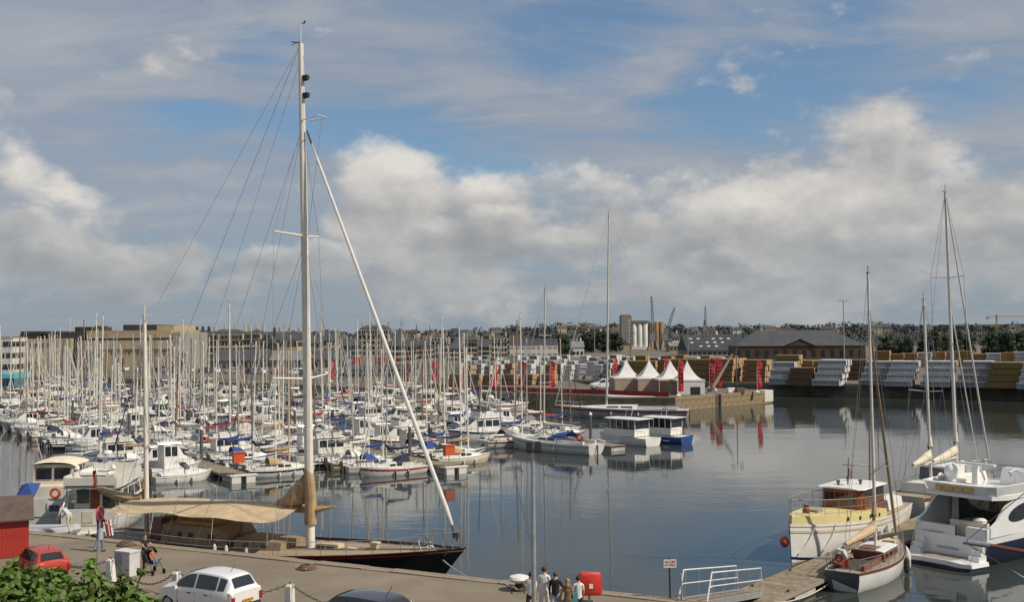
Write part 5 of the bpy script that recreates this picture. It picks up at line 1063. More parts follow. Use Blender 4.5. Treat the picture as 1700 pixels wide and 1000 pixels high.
for sd in (-1, 1):
    lo = Vector((XM - .1, sd * 2.35, zd)); a_ = mastpt(.333) + Vector((-.45, sd * 2.05, .12)); b_ = mastpt(.615) + Vector((-.45, sd * 1.75, .12))
    w.tube(lo, a_, WR, n=4).tube(a_, b_, WR, n=4).tube(b_, mastpt(.84), WR, n=4).tube(lo + Vector((-.5, 0, 0)), mastpt(.33), WR, n=4).tube(lo + Vector((.4, 0, 0)), mastpt(.33), WR, n=4).tube(a_, mastpt(.615), WR, n=4)
    w.tube((XM - 7.2, sd * 2.1, zd), mastpt(.83), WR, n=4).tube((XM - 5.2, sd * 2.2, zd), mastpt(.6), WR, n=4)
j1 = mastpt(.845) + Vector((1.15, 0, .1)); w.tube(mastpt(.99), j1, WR, n=4).tube(j1, mastpt(.615) + Vector((.2, 0, 0)), WR, n=4)
w.tube((XM - 9.6, 0, zd + 11.8), tp, WR, n=4).tube((-10.6, 0, 1.5), tp, WR * 1.4, n=4).tube((XM - 9.9, .6, zd + 2), mastpt(.97), WR, n=4).tube((XM + 4.6, 0, zd), mastpt(.6), WR, n=4)
w.build('standing_rigging', 'wire', ms)
jt, jb_ = mastpt(.825) + Vector((.25, 0, 0)), Vector((10.4, 0, h.sz(.985) + .35)); jd = (jb_ - jt)
MB().path([jt + jd * f_ for f_ in (.03, .1, .4, .7, .93, .97)], .1, 9, rs=[.04, .065, .08, .098, .11, .05]).build('furled_jib', 'white_canvas', ky, True); MB().path([jt, jt + jd * .035], .05, 6).path([jt + jd * .965, jb_], .08, 6).build('furler_gear', 'alu_dark', ky); MB().lathe(tuple(jb_ - jd.normalized() * .25), [(.16, -.12), (.18, .12)], 10).build('furler_drum', 'alu_dark', ky)
# boom, bunched mainsail and awning
BZ = zd + 1.95
MB().tube((XM - .2, 0, BZ - .12), (XM - 11.6, 0, BZ - .42), .14, .1, 8).build('boom', 'varnished_spar', ky, True)
sl = MB().path([(XM - .30, 0, BZ + 1.75), (XM - .42, 0, BZ + 1.1), (XM - .72, 0, BZ + .55), (XM - 1.2, 0, BZ + .22), (XM - 1.9, 0, BZ + .05)], .3, 10, rs=[.13, .33, .55, .38, .2]); sl.path([(XM - .12, 0, BZ + 1.9), (XM, 0, BZ + .6), (XM + .0, 0, BZ - .75)], .25, 10, rs=[.22, .29, .30]); sl.build('bunched_sail', 'tan_cover', ky, True)
MB().path([(XM + .2, .1, BZ - .1), (XM + .6, .15, BZ), (XM + 1.2, .3, BZ + .1)], .1, 6, rs=[.2, .12, .03]).build('sail_tail', 'tan_cover', ky, True)
def aw(u, v):
    x = XM - .55 - 10.5 * u; y = (v - .5) * 2; yy = y * (2.15 - .35 * u - .25 * (1 - u) * 0)
    z = BZ + .02 - .30 * u + .22 * math.sin(math.pi * min(1, u * 1.02)) * (1 - abs(y)) - .30 * abs(y) ** 1.3 - .10 * math.sin(math.pi * 3 * u) ** 2 * abs(y) + .05 * math.sin(9 * u + 4 * y) - .12 * math.exp(-((u - .06) / .07) ** 2) * (abs(y) > .6)
    return (x + .25 * abs(y) * (1 - 2 * u), yy, z)
MB().grid(aw, 40, 16).build('awning', 'tan_canvas', ky, True)
m = MB()
for u in (.05, .35, .7, .95):
    for v in (0.0, 1.0): a_ = Vector(aw(u, v)); m.tube(a_, (a_.x, math.copysign(2.15, a_.y), zd + .5), .012, n=3)
m.build('awning_guys', 'rope', ky)
MB().tube((XM - 4.0, -.2, zd), (XM - 4.0, -.2, BZ - .3), .07, n=6).build('boom_crutch', 'mast_wood', ky)
XZ = XM - 10.3; ZH = 11.2
mz = MB().path([(XZ, 0, zd - .2), (XZ - .1, 0, zd + ZH * .5), (XZ - .2, 0, zd + ZH)], .13, 10, rs=[.135, .12, .085]).build('mizzen_mast', 'mast_white', ky, True); MB().tube((XZ - .2, 0, zd + ZH), (XZ - .2, 0, zd + ZH + .55), .025, n=5).tube((XZ - .4, 0, zd + ZH + .02), (XZ + .25, 0, zd + ZH + .02), .025, n=4).build('masthead_gear', 'white_plastic', mz)
m = MB()
for sd in (-1, 1): m.tube((XZ - .3, sd * 1.9, zd), (XZ - .15, 0, zd + ZH * .97), .014, n=4).tube((XZ + .3, sd * 1.9, zd), (XZ - .1, 0, zd + ZH * .6), .014, n=4)
m.build('mizzen_rigging', 'wire', mz); MB().path([(XZ - .05, 0, zd + 2.9), (XZ - .15, 0, zd + 2.3), (XZ - .35, 0, zd + 1.95)], .2, 8, rs=[.12, .2, .2]).build('mizzen_luff', 'tan_cover', mz, True)
MB().path([(XZ - .2, 0, zd + 1.75), (XZ - .9, 0, zd + 1.62), (XZ - 2.0, 0, zd + 1.75), (XZ - 3.1, 0, zd + 2.0), (XZ - 3.5, 0, zd + 2.1)], .2, 9, rs=[.26, .33, .28, .2, .08]).build('mizzen_boom_cover', 'tan_cover', mz, True)
# mooring lines of the ketch
def mooring(label, pts, r=.028, mn='rope'): tag(MB().path(pts, r, 5).build('mooring_line', mn), label, 'rope', 'mooring lines')
bow = ky.matrix_world if False else None
def kw(x, y, z): return KC + QD * x + Vector((-QD.y, QD.x, 0)) * y + Vector((0, 0, WL + z))
mooring('white mooring line from the black ketch bow to the quay bollard', catenary(kw(9.9, -.45, 2.0), at(832, 969, .06), .3, 12)); mooring('thin mooring line from the ketch to the brown rope coil', catenary(kw(XM - 2.5, -2.3, 1.85), at(508, 946, .1), .1, 8))
# ================================================================== motor yacht, right
c = at(1574, 925, -1.65); MHd = heading(Vector((.80, .60, 0))); my = thing('motor_yacht', 'large white motor yacht with navy hull and flybridge, stern towards the quay', 'yacht', (c.x + .80 * 7.3, c.y + .60 * 7.3, WL), MHd)
mat('yacht_white', (.74, .74, .73), .22, .03, 1, coat=.6); mat('tan_leather', (.50, .33, .14), .6, .1, 2)
h = Hull(14.2, 4.3, 1.45, 2.1, .93, .13, .0, .0, .5, 2.7, .5, .42); hu = h.hull(22, 10).build('hull', 'yacht_white', my, True); h.band(.13, .85, .015, nt=22).build('navy_band', 'navy_hull', hu, True); h.deck(.06).build('deck', 'offwhite_gelcoat', my, True)
xs = -7.1
sp = cabin([(xs - 1.5, 1.55, .18, .38, .02), (xs - 1.3, 1.95, .18, .38, .02), (xs + .0, 2.1, .18, .38, .02)]).build('swim_platform', 'yacht_white', my); cabin([(xs - 1.35, 1.5, .383, .39, .02), (xs - .05, 1.85, .383, .39, .02)]).build('platform_teak', 'grey_teak', sp); cabin([(xs - 1.56, 1.5, .02, .16, .02), (xs - 1.3, 1.85, .0, .16, .02), (xs, 2.0, .0, .16, .02)]).build('platform_underside', 'navy_hull', sp)
tw = MB().box(xs - .06, xs + .0, -1.3, 1.1, .39, 1.1).build('garage_door', 'yacht_white', my); MB().box(xs - .09, xs - .061, -.5, .7, .72, .84).build('garage_vent', 'grey_gelcoat', tw)
for sd in (-1, 1):
    for k in range(3): MB().box(xs - .6 + .2 * k, xs + .1, sd * 1.62 - .28, sd * 1.62 + .28, .39 + .26 * k, .64 + .26 * k).build('step', 'yacht_white', my)
tu = MB().box(xs + .05, xs + .35, -.25, 2.0, 1.12, 1.9).build('transom_wall', 'yacht_white', my); lettering('GUERNSEY', .24, 'alu_dark', tu, (xs + .045, .95, 1.45), (R(90), 0, R(-90))); MB().box(xs + .05, xs + .35, -2.0, -.85, 1.12, 1.95).build('transom_wall', 'yacht_white', my); MB().box(xs + .1, xs + .16, -.32, -.26, 1.12, 1.95).build('gate', 'mahogany', my)
MB().box(xs + .3, xs + 3.2, -1.9, 1.9, 1.42, 1.46).build('cockpit_sole', 'teak', my); MB().box(xs + .5, xs + 1.1, -1.75, .3, 1.46, 1.85).box(xs + .5, xs + .7, -1.75, .3, 1.85, 2.15).build('cockpit_seat', 'cream_canvas', my); MB().box(xs + 1.5, xs + 2.4, -.8, .4, 1.95, 2.0).box(xs + 1.85, xs + 2.05, -.3, -.1, 1.46, 1.95).build('table', 'teak', my); MB().ball((xs + .8, -1.2, 2.2), .3, 8, (1, 1.3, .6)).build('cushion', 'white_canvas', my, True)
S = [(xs + 3.2, 1.85, 1.4, 3.35, .06), (xs + 8.2, 1.75, 1.5, 3.3, .12), (xs + 10.6, 1.4, 1.7, 2.35, .15), (xs + 12.0, .8, 1.8, 2.0, .2)]; sal = cabin(S).build('saloon', 'yacht_white', my)
for sd in (-1, 1):
    for u0, u1 in ((.05, .3), (.36, .62), (.68, .96)): cab_win(S, 0, u0, u1, .40, .85, sd).build('window', 'glass', sal)
MB().box(xs + 3.12, xs + 3.19, -.9, 1.35, 1.45, 3.2).build('saloon_door', 'glass', sal); MB().box(xs + 3.10, xs + 3.19, -1.6, -1.0, 1.45, 3.2).build('stair_locker', 'deckhouse_tan', sal)
for sd in (-1, 1):   # sweeping side wings with oval window
    pr_ = [(xs + .25, 1.5), (xs + .3, 2.0), (xs + .9, 2.25), (xs + 1.7, 2.9), (xs + 2.7, 3.3), (xs + 4.2, 3.45), (xs + 5.2, 3.4), (xs + 5.6, 1.5)]
    m = MB(); n = len(pr_); y0, y1 = sd * 1.93, sd * 2.06
    m.add([(x, y0, z) for x, z in pr_] + [(x, y1, z) for x, z in pr_], [tuple(range(n)), tuple(reversed(range(n, 2 * n)))] + [(i, (i + 1) % n, n + (i + 1) % n, n + i)[::-1] for i in range(n)]); wg = m.build('side_wing', 'yacht_white', my)
    m = MB(); e_ = [(xs + 3.3 + 1.35 * math.cos(a_), sd * 2.075, 2.55 + .42 * math.sin(a_) + .18 * math.cos(a_)) for a_ in [2 * math.pi * k / 20 for k in range(20)]]; m.face(e_ if sd < 0 else e_[::-1]); m.build('oval_window', 'glass', wg)
fz = 3.5
fl = cabin([(xs + .5, 1.35, fz - .16, fz - .02, .0), (xs + .8, 1.85, fz - .2, fz, .0), (xs + 1.8, 2.15, fz - .24, fz, .0), (xs + 7.0, 2.0, fz - .2, fz, .0), (xs + 8.6, 1.5, fz - .15, fz - .05, .0)]).build('flybridge_deck', 'yacht_white', my)
def arc(x): return 1.35 + (2.1 - 1.35) * min(1, max(0, (x - (xs - .2)) / 1.2)) ** .6
m = MB(); pts = [(xs + 6.8, -1.9), (xs + 4, -2.08), (xs + 2.0, -2.1), (xs + 1.1, -1.95), (xs + .75, -1.6), (xs + .62, -1.0), (xs + .60, 0), (xs + .62, 1.0), (xs + .75, 1.6), (xs + 1.1, 1.95), (xs + 2.0, 2.1), (xs + 4, 2.08), (xs + 6.8, 1.9)]
m.rings([[(x, y, fz - .01), (x - .22 * (1 if x < xs + 1.6 else 0), y * 1.06, fz + .5), (x + .0, y * 1.0, fz + .52), (x + .1, y * .95, fz - .01)] for x, y in pts], True, True); cm_ = m.build('flybridge_coaming', 'yacht_white', fl)
m = MB(); ins = [(-.98, -.52), (-.46, .02), (.08, .56), (.62, .98)]
for a_, b_ in ins: MB().box(xs + .42, xs + .48, a_ * 1.05, b_ * 1.05, fz + .12, fz + .42, Matrix.Identity(4)).build('rear_panel', 'tan_leather', cm_)
MB().box(xs + 1.3, xs + 2.3, -1.6, 1.6, fz, fz + .36).build('sunpad', 'white_canvas', fl); MB().box(xs + 2.6, xs + 4.2, .6, 1.8, fz, fz + .5).box(xs + 2.6, xs + 4.2, 1.6, 1.85, fz + .5, fz + .95).build('lounge_seat', 'white_canvas', fl); MB().box(xs + 5.2, xs + 5.9, -1.4, .2, fz, fz + .95, taper=.8).build('helm_console', 'yacht_white', fl)
m = MB(); ws = [(xs + 5.0, -2.0), (xs + 6.6, -1.85), (xs + 7.2, -1.1), (xs + 7.3, 0), (xs + 7.2, 1.1), (xs + 6.6, 1.85), (xs + 5.0, 2.0)]; m.rings([[(x, y, fz + .5) for x, y in ws], [(x - .25, y * .97, fz + .95) for x, y in ws]], False, False); m.build('flybridge_windscreen', 'clear_vinyl', fl)
m = MB(); m.path([(xs + 3.0, -1.9, fz + .6), (xs + 2.5, -1.85, fz + 1.1), (xs + 3.2, -1.8, fz + 1.2), (xs + 4.2, -1.85, fz + .9), (xs + 4.5, -1.9, fz + .6)], .05, 6); m.build('grab_hoop', 'yacht_white', fl, True)
MB().box(xs + 2.4, xs + 2.7, -.18, .18, fz, fz + 1.3, taper=.7).build('radar_post', 'yacht_white', fl); MB().box(xs + 2.35, xs + 2.6, -1.1, 1.1, fz + 1.32, fz + 1.42).build('radar_scanner', 'yacht_white', fl); MB().ball((xs + 2.4, 1.3, fz + .85), .38, 12, (1, 1, 1.15)).lathe((xs + 2.4, 1.3, fz), [(.22, 0), (.22, .6)], 10).build('satellite_dome', 'yacht_white', fl, True)
h.rail(.75, .45, .99, 8, .02, inset=.93).build('bow_rail', 'steel', my); m = MB(); m.tube((xs + .1, -1.9, 1.95), (xs - 1.2, -1.75, .39), .02, n=5).tube((xs + .1, 1.9, 1.9), (xs - 1.2, 1.6, .39), .02, n=5); m.build('boarding_rail', 'steel', my)
# bowsprit of a boat whose hull lies outside the frame
b0, b1 = atd(1597, 911, 47.5), atd(1760, 933, 45.6); bd = (b1 - b0).normalized(); bs = thing('sailing_boat', 'brown bowsprit with grey tip of a boat lying beyond the right edge', 'sailboat', (b1.x + 4.2, b1.y - .7, WL), heading(Vector((b0.x - b1.x, b0.y - b1.y, 0))))
h2 = Hull(9, 2.9, 1.2, 1.9, .6, .08, .03); h2.hull().build('hull', 'navy_hull', bs, True); h2.deck().build('deck', 'teak', bs, True); zz = b0.z - WL; Lb = (Vector((b0.x, b0.y, 0)) - Vector((b1.x + 4.2, b1.y - .7, 0))).length
MB().tube((2.8, 0, 1.95), (Lb - 1.1, 0, zz - .06), .11, .095, 8).build('bowsprit', 'mahogany', bs, True); MB().tube((Lb - 1.12, 0, zz - .06), (Lb, 0, zz), .12, .10, 8).build('bowsprit_tip', 'galv', bs, True); MB().tube((Lb - .05, 0, zz), (4.0, 0, .3), .02, n=4).tube((Lb - .05, 0, zz), (1, 0, 9), .02, n=4).build('stays', 'wire', bs); MB().tube((.8, 0, 1.2), (.6, 0, 11), .09, .06, 8).build('mast', 'mast_wood', bs)
# ================================================================== pontoon and gangway, right
A_, B_ = at(1262, 986, -1.45), at(1540, 866, -1.45); ud = (B_ - A_); ud.z = 0; PL = ud.length; ud.normalize(); PTH = heading(ud); PN = Vector((-ud.y, ud.x, 0))
pr_ = pontoon('wooden pontoon between the yellow launch and the white sloop', A_ - ud * 4, ud, PL + 12, 2.1)
def onp(s_, n_, z): return Vector((A_.x, A_.y, 0)) + ud * s_ + PN * n_ + Vector((0, 0, z))
mooring('loose white rope hanging along the right edge of the wooden pontoon', catenary(onp(-1, -1.15, -1.5), onp(6.5, -1.15, -1.5), .35, 12), .035)
for k, s_ in enumerate((1.0, 5.0, 9.5)):
    for n_ in (-.85, .85):
        t = thing('cleat', f'dark mooring cleat on the wooden pontoon, {ordn[k]} from quay on {"left" if n_ > 0 else "right"} edge', 'cleat', onp(s_, n_, WL + .54), PTH, 'pontoon cleats'); MB().box(-.05, .05, -.05, .05, 0, .09).build('foot', 'alu_dark', t); MB().tube((-.16, 0, .11), (.16, 0, .11), .025, n=6).build('horn', 'alu_dark', t)
g0, g1 = at(1150, 1001, .02), at(1246, 985, -1.40); gd = (g1 - g0); gh = heading(gd); GL = gd.length
gw = thing('gangway', 'aluminium gangway with white handrails leading from quay to pontoon', 'gangway', g0, 0); gw.rotation_euler = (0, math.asin(-gd.z / GL), gh)
m = MB(); k = 0.0
while k < GL: m.box(k, k + .12, -.5, .5, 0, .04); k += .135
o = m.build('planking', 'pontoon_wood', gw); o['kind'] = 'stuff'; MB().box(-.1, GL, -.57, -.505, -.12, .1).box(-.1, GL, .505, .57, -.12, .1).build('side_beam', 'galv', gw)
for sd in (-1, 1):
    m = MB(); m.path([(.0, sd * .54, .05), (.45, sd * .54, 1.1), (GL - .5, sd * .54, 1.1), (GL - .05, sd * .54, .1)], .028, 6); m.path([(.22, sd * .54, .55), (.5, sd * .54, .60), (GL - .3, sd * .54, .60)], .022, 6); m.build('handrail', 'white_plastic', gw, True); m = MB()
    for k in range(5): m.tube((.7 + k * (GL - 1.3) / 4, sd * .54, .05), (.7 + k * (GL - 1.3) / 4, sd * .54, 1.1), .014, n=5)
    m.build('baluster', 'galv', gw)
# ================================================================== yellow launch
lb, ls = at(1313, 938, WL), at(1470, 876, WL); ld = (lb - ls); ld.z = 0; LL = ld.length + 1.6; ld.normalize(); lc = lb - ld * (LL / 2) + Vector((0, .2, 0))
la = thing('motor_launch', 'classic launch with white hull, yellow deckhouse and varnished wheelhouse', 'motorboat', (lc.x, lc.y, WL), heading(ld))
h = Hull(LL, 3.7, 1.35, 2.0, .62, .02, .02, .10, .45, 2.3, .5, .42); hu = h.hull(22, 9).build('hull', 'white_gelcoat', la, True); h.band(.0, .05, .04, nt=22).build('rubbing_strake', 'white_gelcoat', hu, True); h.band(.12, .16, .03, nt=22).build('strake', 'cream_hull', hu, True); h.band(.58, .64, .015, nt=22).build('boot_stripe', 'navy_hull', hu, True)
m = MB()   # raised yellow topsides, set inside the hull
ts = [.40 + .59 * i / 12 for i in range(13)]
m.rings([[Vector(((t_ - .5) * LL, -h.hb(t_) * .97, h.sz(t_) - .02)), Vector(((t_ - .5) * LL, -h.hb(t_) * .96, h.sz(t_) + .42)), Vector(((t_ - .5) * LL, 0, h.sz(t_) + .50)), Vector(((t_ - .5) * LL, h.hb(t_) * .96, h.sz(t_) + .42)), Vector(((t_ - .5) * LL, h.hb(t_) * .97, h.sz(t_) - .02))] for t_ in ts], True); ft = m.build('raised_foredeck', 'yellow_paint', la, True)
for t_ in (.48, .56, .64, .72):
    for sd in (-1, 1): MB().lathe(((t_ - .5) * LL, sd * (h.hb(t_) * .965 + .01), h.sz(t_) + .2), [(.02, -.02), (.11, -.02), (.11, .02), (.02, .02)], 12, 'Y').build('porthole', 'glass', ft)
h.deck(.03, t1=.42).build('aft_deck', 'teak', la, True)
zf = h.sz(.5) + .45; S = [(-LL * .17, 1.28, zf - .5, zf + 1.15, .05), (LL * .03, 1.28, zf - .05, zf + 1.15, .05), (LL * .06, 1.0, zf, zf + 1.1, .06)]; whs = cabin(S).build('wheelhouse', 'mahogany', la)
for sd in (-1, 1):
    for k in range(5): cab_win(S, 0, .03 + .195 * k, .185 + .195 * k, .60, .93, sd).build('window', 'glass', whs)
for k in range(3): y = -.85 + .6 * k; MB().box(LL * .06 + .0, LL * .06 + .03, y, y + .5, zf + .45, zf + .92).build('window', 'glass', whs)
for k in range(3): y = -.9 + .62 * k; MB().box(-LL * .17 - .03, -LL * .17, y, y + .5, zf + .3, zf + .92).build('window', 'glass', whs)
cabin([(-LL * .18, 1.38, zf + 1.16, zf + 1.21, .02), (LL * .05, 1.38, zf + 1.16, zf + 1.21, .02), (LL * .07, 1.1, zf + 1.16, zf + 1.2, .02)]).build('roof', 'white_gelcoat', whs)
for x, y in ((-.9, .5), (.1, -.4), (-1.8, -.6)): MB().lathe((x, y, zf + 1.2), [(.08, 0), (.07, .18), (.13, .22), (.1, .32)], 8).build('roof_vent', 'alu_dark', whs)
cabin([(-LL * .42, 1.0, h.sz(.2), h.sz(.2) + .55, .08), (-LL * .24, 1.15, h.sz(.3), h.sz(.3) + .6, .08)]).build('aft_cabin', 'white_gelcoat', la)
m = h.rail(.85, .40, .99, 9, .022, inset=.93, m=None); 
m = MB()
for sd in (1, -1):
    P_ = [Vector(((t_ - .5) * LL, h.hb(t_) * .93 * sd, h.sz(t_) + 1.25)) for t_ in [.3 + .69 * i / 12 for i in range(13)]]; m.path(P_, .03, 6)
m.build('top_rail', 'varnished_spar', la, True); m = MB()
for sd in (1, -1):
    for i in range(9): t_ = .4 + .59 * i / 8; m.tube(((t_ - .5) * LL, h.hb(t_) * .93 * sd, h.sz(t_) + .42), ((t_ - .5) * LL, h.hb(t_) * .93 * sd, h.sz(t_) + 1.25), .016, n=5)
    P_ = [Vector(((t_ - .5) * LL, h.hb(t_) * .93 * sd, h.sz(t_) + .85)) for t_ in [.4 + .59 * i / 12 for i in range(13)]]; m.path(P_, .01, 4)
m.build('stanchions', 'steel', la)
MB().lathe((LL * .36, 0, h.sz(.86) + .5), [(.2, 0), (.2, .2), (.12, .25), (.16, .45)], 10).build('windlass', 'mahogany', la, True); MB().box(LL * .26, LL * .31, -.3, .3, h.sz(.8) + .46, h.sz(.8) + .62).build('hatch', 'grey_teak', la)
mz_ = zf + 1.2; MB().tube((-LL * .02, 0, mz_), (-LL * .03, 0, mz_ + 1.6), .045, .03, 6).tube((-LL * .03, -.35, mz_ + 1.15), (-LL * .03, .35, mz_ + 1.15), .025, n=5).build('signal_mast', 'mast_wood', whs)
MB().tube((-LL * .24, 0, h.sz(.3)), (-LL * .25, 0, h.sz(.3) + 5.0), .07, .05, 8).build('mast', 'mast_wood', la, True); MB().tube((-LL * .25, 0, h.sz(.3) + 2.0), (-LL * .45, 0, h.sz(.3) + 2.5), .045, n=6).build('boom', 'mahogany', la, True); MB().tube((-LL * .25, 0, h.sz(.3) + 5.0), (-LL * .02, 1.3, mz_), .012, n=3).tube((-LL * .25, 0, h.sz(.3) + 5.0), (-LL * .45, 0, h.sz(.3) + 2.5), .012, n=3).build('rigging', 'wire', la)
mat('flag_blue', (.02, .04, .2), .8, .1, 2); mat('flag_white', (.6, .6, .6), .8, .05, 2)
def tricolour(parent, P, horiz, w, hgt, ax):
    ax = Vector(ax)
    for k, mn in enumerate(('flag_blue', 'flag_white', 'flag_red')):
        m = MB(); m.grid(lambda u, v: Vector(P) + ax * (w * (k + u) / 3) + Vector((0, 0, -hgt * v)) + Vector((-ax.y, ax.x, 0)) * (.06 * math.sin(4 * (k + u))), 4, 2); m.build('flag', mn, parent)
tricolour(whs, (-LL * .03, 0, mz_ + .95), True, .55, .5, (.75, .66, 0))
bp_ = h.pt(.985, .25, -1); MB().ball((LL / 2 - .15, -.35, 1.05), .24, 10, (1, 1, 1.25)).build('bow_fender', 'orange_plastic', la, True)
for t_ in (.62, .52, .42): p = h.pt(t_, .25, 1); MB().lathe((p.x, p.y + .14, p.z - .35), [(.03, -.1), (.15, .0), (.16, .35), (.04, .55)], 10).build('fender', 'fender', la, True)
for k, t_ in enumerate((.9, .8)): p = h.pt(t_, .02, 1); q_ = h.pt(t_ + .05, .6, 1); MB().path([h.pt(t_ + .07 * f_ ** 1.5, .01 + .5 * f_, 1) + Vector((.05, .06, 0)) for f_ in (0, .15, .3, .5, .7, .85, 1)], .035, 5).build('bow_line', 'white_canvas', la)
# ================================================================== white sloop at the pontoon
st_, bw = at(1398, 985, WL), at(1500, 925, WL); sd_ = (bw - st_); sd_.z = 0; SL = 8.6; sd_.normalize(); scn = st_ + sd_ * (SL / 2)
so = thing('sailing_boat', 'white long keeled sloop with wooden trim, shade toned transom and folded tan sail at the pontoon', 'sailboat', (scn.x, scn.y, WL), heading(sd_))
h = Hull(SL, 2.75, .95, 1.25, .58, .10, .05, .14, .46, 2.2, .5, .5); hu = h.hull(20, 9).build('hull', 'white_gelcoat', so, True); h.band(-.01, .06, .03, nt=20).build('cap_rail', 'mahogany', hu, True); h.deck(.07).build('deck', 'grey_teak', so, True)
m = MB(); us = [j / 8 for j in range(9)]; rr = [h.pt(0, u, 1) + Vector((-.015, 0, 0)) for u in us] + [h.pt(0, u, -1) + Vector((-.015, 0, 0)) for u in reversed(us[:-1])]; m.face(rr); m.build('transom', 'alu_dark', hu)  # transom face coloured dark to stand for its shade
zd2 = h.sz(.5) - .04; S = [(-.7, .85, zd2, zd2 + .42, .1), (1.7, .8, zd2, zd2 + .38, .1), (2.3, .5, zd2, zd2 + .3, .15)]; c2_ = cabin(S).build('coachroof', 'mahogany', so); cabin([(-.75, .82, zd2 + .43, zd2 + .46, .04), (1.75, .77, zd2 + .39, zd2 + .42, .04), (2.25, .5, zd2 + .3, zd2 + .33, .05)]).build('roof', 'white_gelcoat', c2_)
for sd in (-1, 1):
    for u0 in (.15, .45, .75): cab_win(S, 0, u0, u0 + .14, .3, .7, sd).build('window', 'glass', c2_)
MB().box(-.7, .2, -.4, .4, zd2 + .50, zd2 + .56).build('hatch', 'mahogany', c2_); MB().box(-3.4, -.8, -.62, .62, zd2 - .02, zd2 + .02).build('cockpit', 'dark_wood', so); MB().box(-3.4, -.75, .62, .74, zd2, zd2 + .28).box(-3.4, -.75, -.74, -.62, zd2, zd2 + .28).build('coaming', 'mahogany', so); MB().box(2.7, 3.3, -.3, .3, zd2 + .15, zd2 + .38).build('forehatch', 'hatch_cream', so)
MB().path([(-3.9, .55, zd2 + .75), (-3.95, .3, zd2 + 1.0), (-3.95, .0, zd2 + .95), (-3.9, -.1, zd2 + .6)], .09, 8).build('horseshoe_buoy', 'white_plastic', so, True); torus((-3.98, .25, zd2 + .62), .15, .05, 'X').build('lifebuoy', 'red_plastic', so, True); MB().tube((-4.2, -.35, zd2 + .1), (-4.55, -.35, zd2 + .75), .02, n=5).build('flagstaff', 'mast_wood', so); MB().grid(lambda u, v: (-4.5 + .12 * v, -.35 + .2 * v + .03 * math.sin(6 * u), zd2 + .7 - .38 * u - .1 * v), 4, 4).build('ensign', 'flag_red', so)
h.rail(.6, .02, .98, 9, .014, inset=.92, mid=True).build('lifelines', 'steel', so)
for t_ in (.62, .72, .80, .86): p = h.pt(t_, .18, -1); MB().lathe((p.x, p.y - .13, p.z - .45), [(.03, -.1), (.13, .0), (.14, .55), (.03, .7)], 10).build('fender', 'black_rubber' if t_ < .65 else 'fender', so, True)
mx, mz0, MHt = .65, zd2 + .4, 13.5
m1 = MB().tube((mx, 0, mz0), (mx - .5, 0, mz0 + MHt), .085, .06, 10).build('mast', 'alu', so, True); MB().box(mx - .65, mx - .35, -.04, .04, mz0 + MHt, mz0 + MHt + .08).tube((mx - .5, 0, mz0 + MHt), (mx - .5, 0, mz0 + MHt + .4), .02, n=4).build('masthead_gear', 'alu_dark', m1)
for sd in (-1, 1): MB().tube((mx - .1, 0, mz0 + 3.95), (mx - .2, sd * 1.0, mz0 + 4.05), .03, n=6).build('spreader', 'alu', m1)
m = MB()
for sd in (-1, 1): m.tube((mx - .1, sd * 1.3, zd2), (mx - .2, sd * 1.0, mz0 + 4.05), .012, n=3).tube((mx - .2, sd * 1.0, mz0 + 4.05), (mx - .45, 0, mz0 + MHt * .9), .012, n=3)
m.tube((-SL / 2 + .1, 0, h.sz(0)), (mx - .5, 0, mz0 + MHt), .012, n=3); m.build('rigging', 'wire', m1)
fa, fb_ = Vector((SL / 2 - .25, 0, h.sz(.97) + .1)), Vector((mx - .38, 0, mz0 + MHt * .82)); MB().path([fa.lerp(fb_, f_) for f_ in (0, .05, .5, .95, 1)], .06, 8, rs=[.05, .085, .075, .05, .02]).build('furled_jib', 'varnished_spar', so, True)
MB().tube((mx - .1, 0, mz0 + .65), (mx - 3.7, .35, mz0 + .55), .05, n=8).build('boom', 'varnished_spar', so, True); MB().path([(mx - .05, .0, mz0 + 2.6), (mx - .12, 0, mz0 + 1.6), (mx - .35, .05, mz0 + .95), (mx - 1.6, .18, mz0 + .78), (mx - 3.4, .34, mz0 + .62)], .15, 9, rs=[.05, .15, .26, .2, .1]).build('folded_sail', 'tan_canvas', so, True); MB().path([(mx - 3.5, .4, mz0 + .5), (mx - 4.2, .2, mz0 + .2), (mx - 3.3, .1, mz0 + .05)], .2, 7, rs=[.1, .22, .12]).build('sail_bag', 'grey_teak', so, True)
# ================================================================== white ketch behind
kc = at(1552, 858, WL); k2 = thing('sailing_boat', 'white ketch with cream sail covers and brown strake behind the motor yacht', 'sailboat', (29.6, 73.6, WL), R(44))
h = Hull(13.2, 3.8, 1.45, 1.75, .62, .12, .08, .1, .47, 2.2, .5, .5); hu = h.hull(20, 9).build('hull', 'white_gelcoat', k2, True); h.band(.02, .12, .03, nt=20).build('strake', 'mahogany', hu, True); h.deck(.06).build('deck', 'teak', k2, True); zk = h.sz(.5) - .03
S = [(-4.8, 1.2, zk, zk + .6, .1), (-1.6, 1.25, zk, zk + .6, .1), (2.6, 1.1, zk, zk + .55, .12), (3.5, .6, zk, zk + .3, .15)]; c3 = cabin(S).build('coachroof', 'white_gelcoat', k2)
for sd in (-1, 1):
    for i, u0 in ((0, .15), (0, .6), (1, .1), (1, .4), (1, .7)): cab_win(S, i, u0, u0 + .12, .3, .7, sd).build('window', 'glass', c3)
D2 = [(-2.4, 1.1, zk + .62, zk + 1.45, .06), (.4, 1.05, zk + .6, zk + 1.4, .08), (.9, .9, zk + .6, zk + .8, .1)]; c4 = cabin(D2).build('doghouse', 'grey_canvas', k2); cabin([(-2.7, 1.2, zk + 1.46, zk + 1.53, .05), (.6, 1.15, zk + 1.42, zk + 1.5, .05)]).build('roof', 'white_gelcoat', c4)
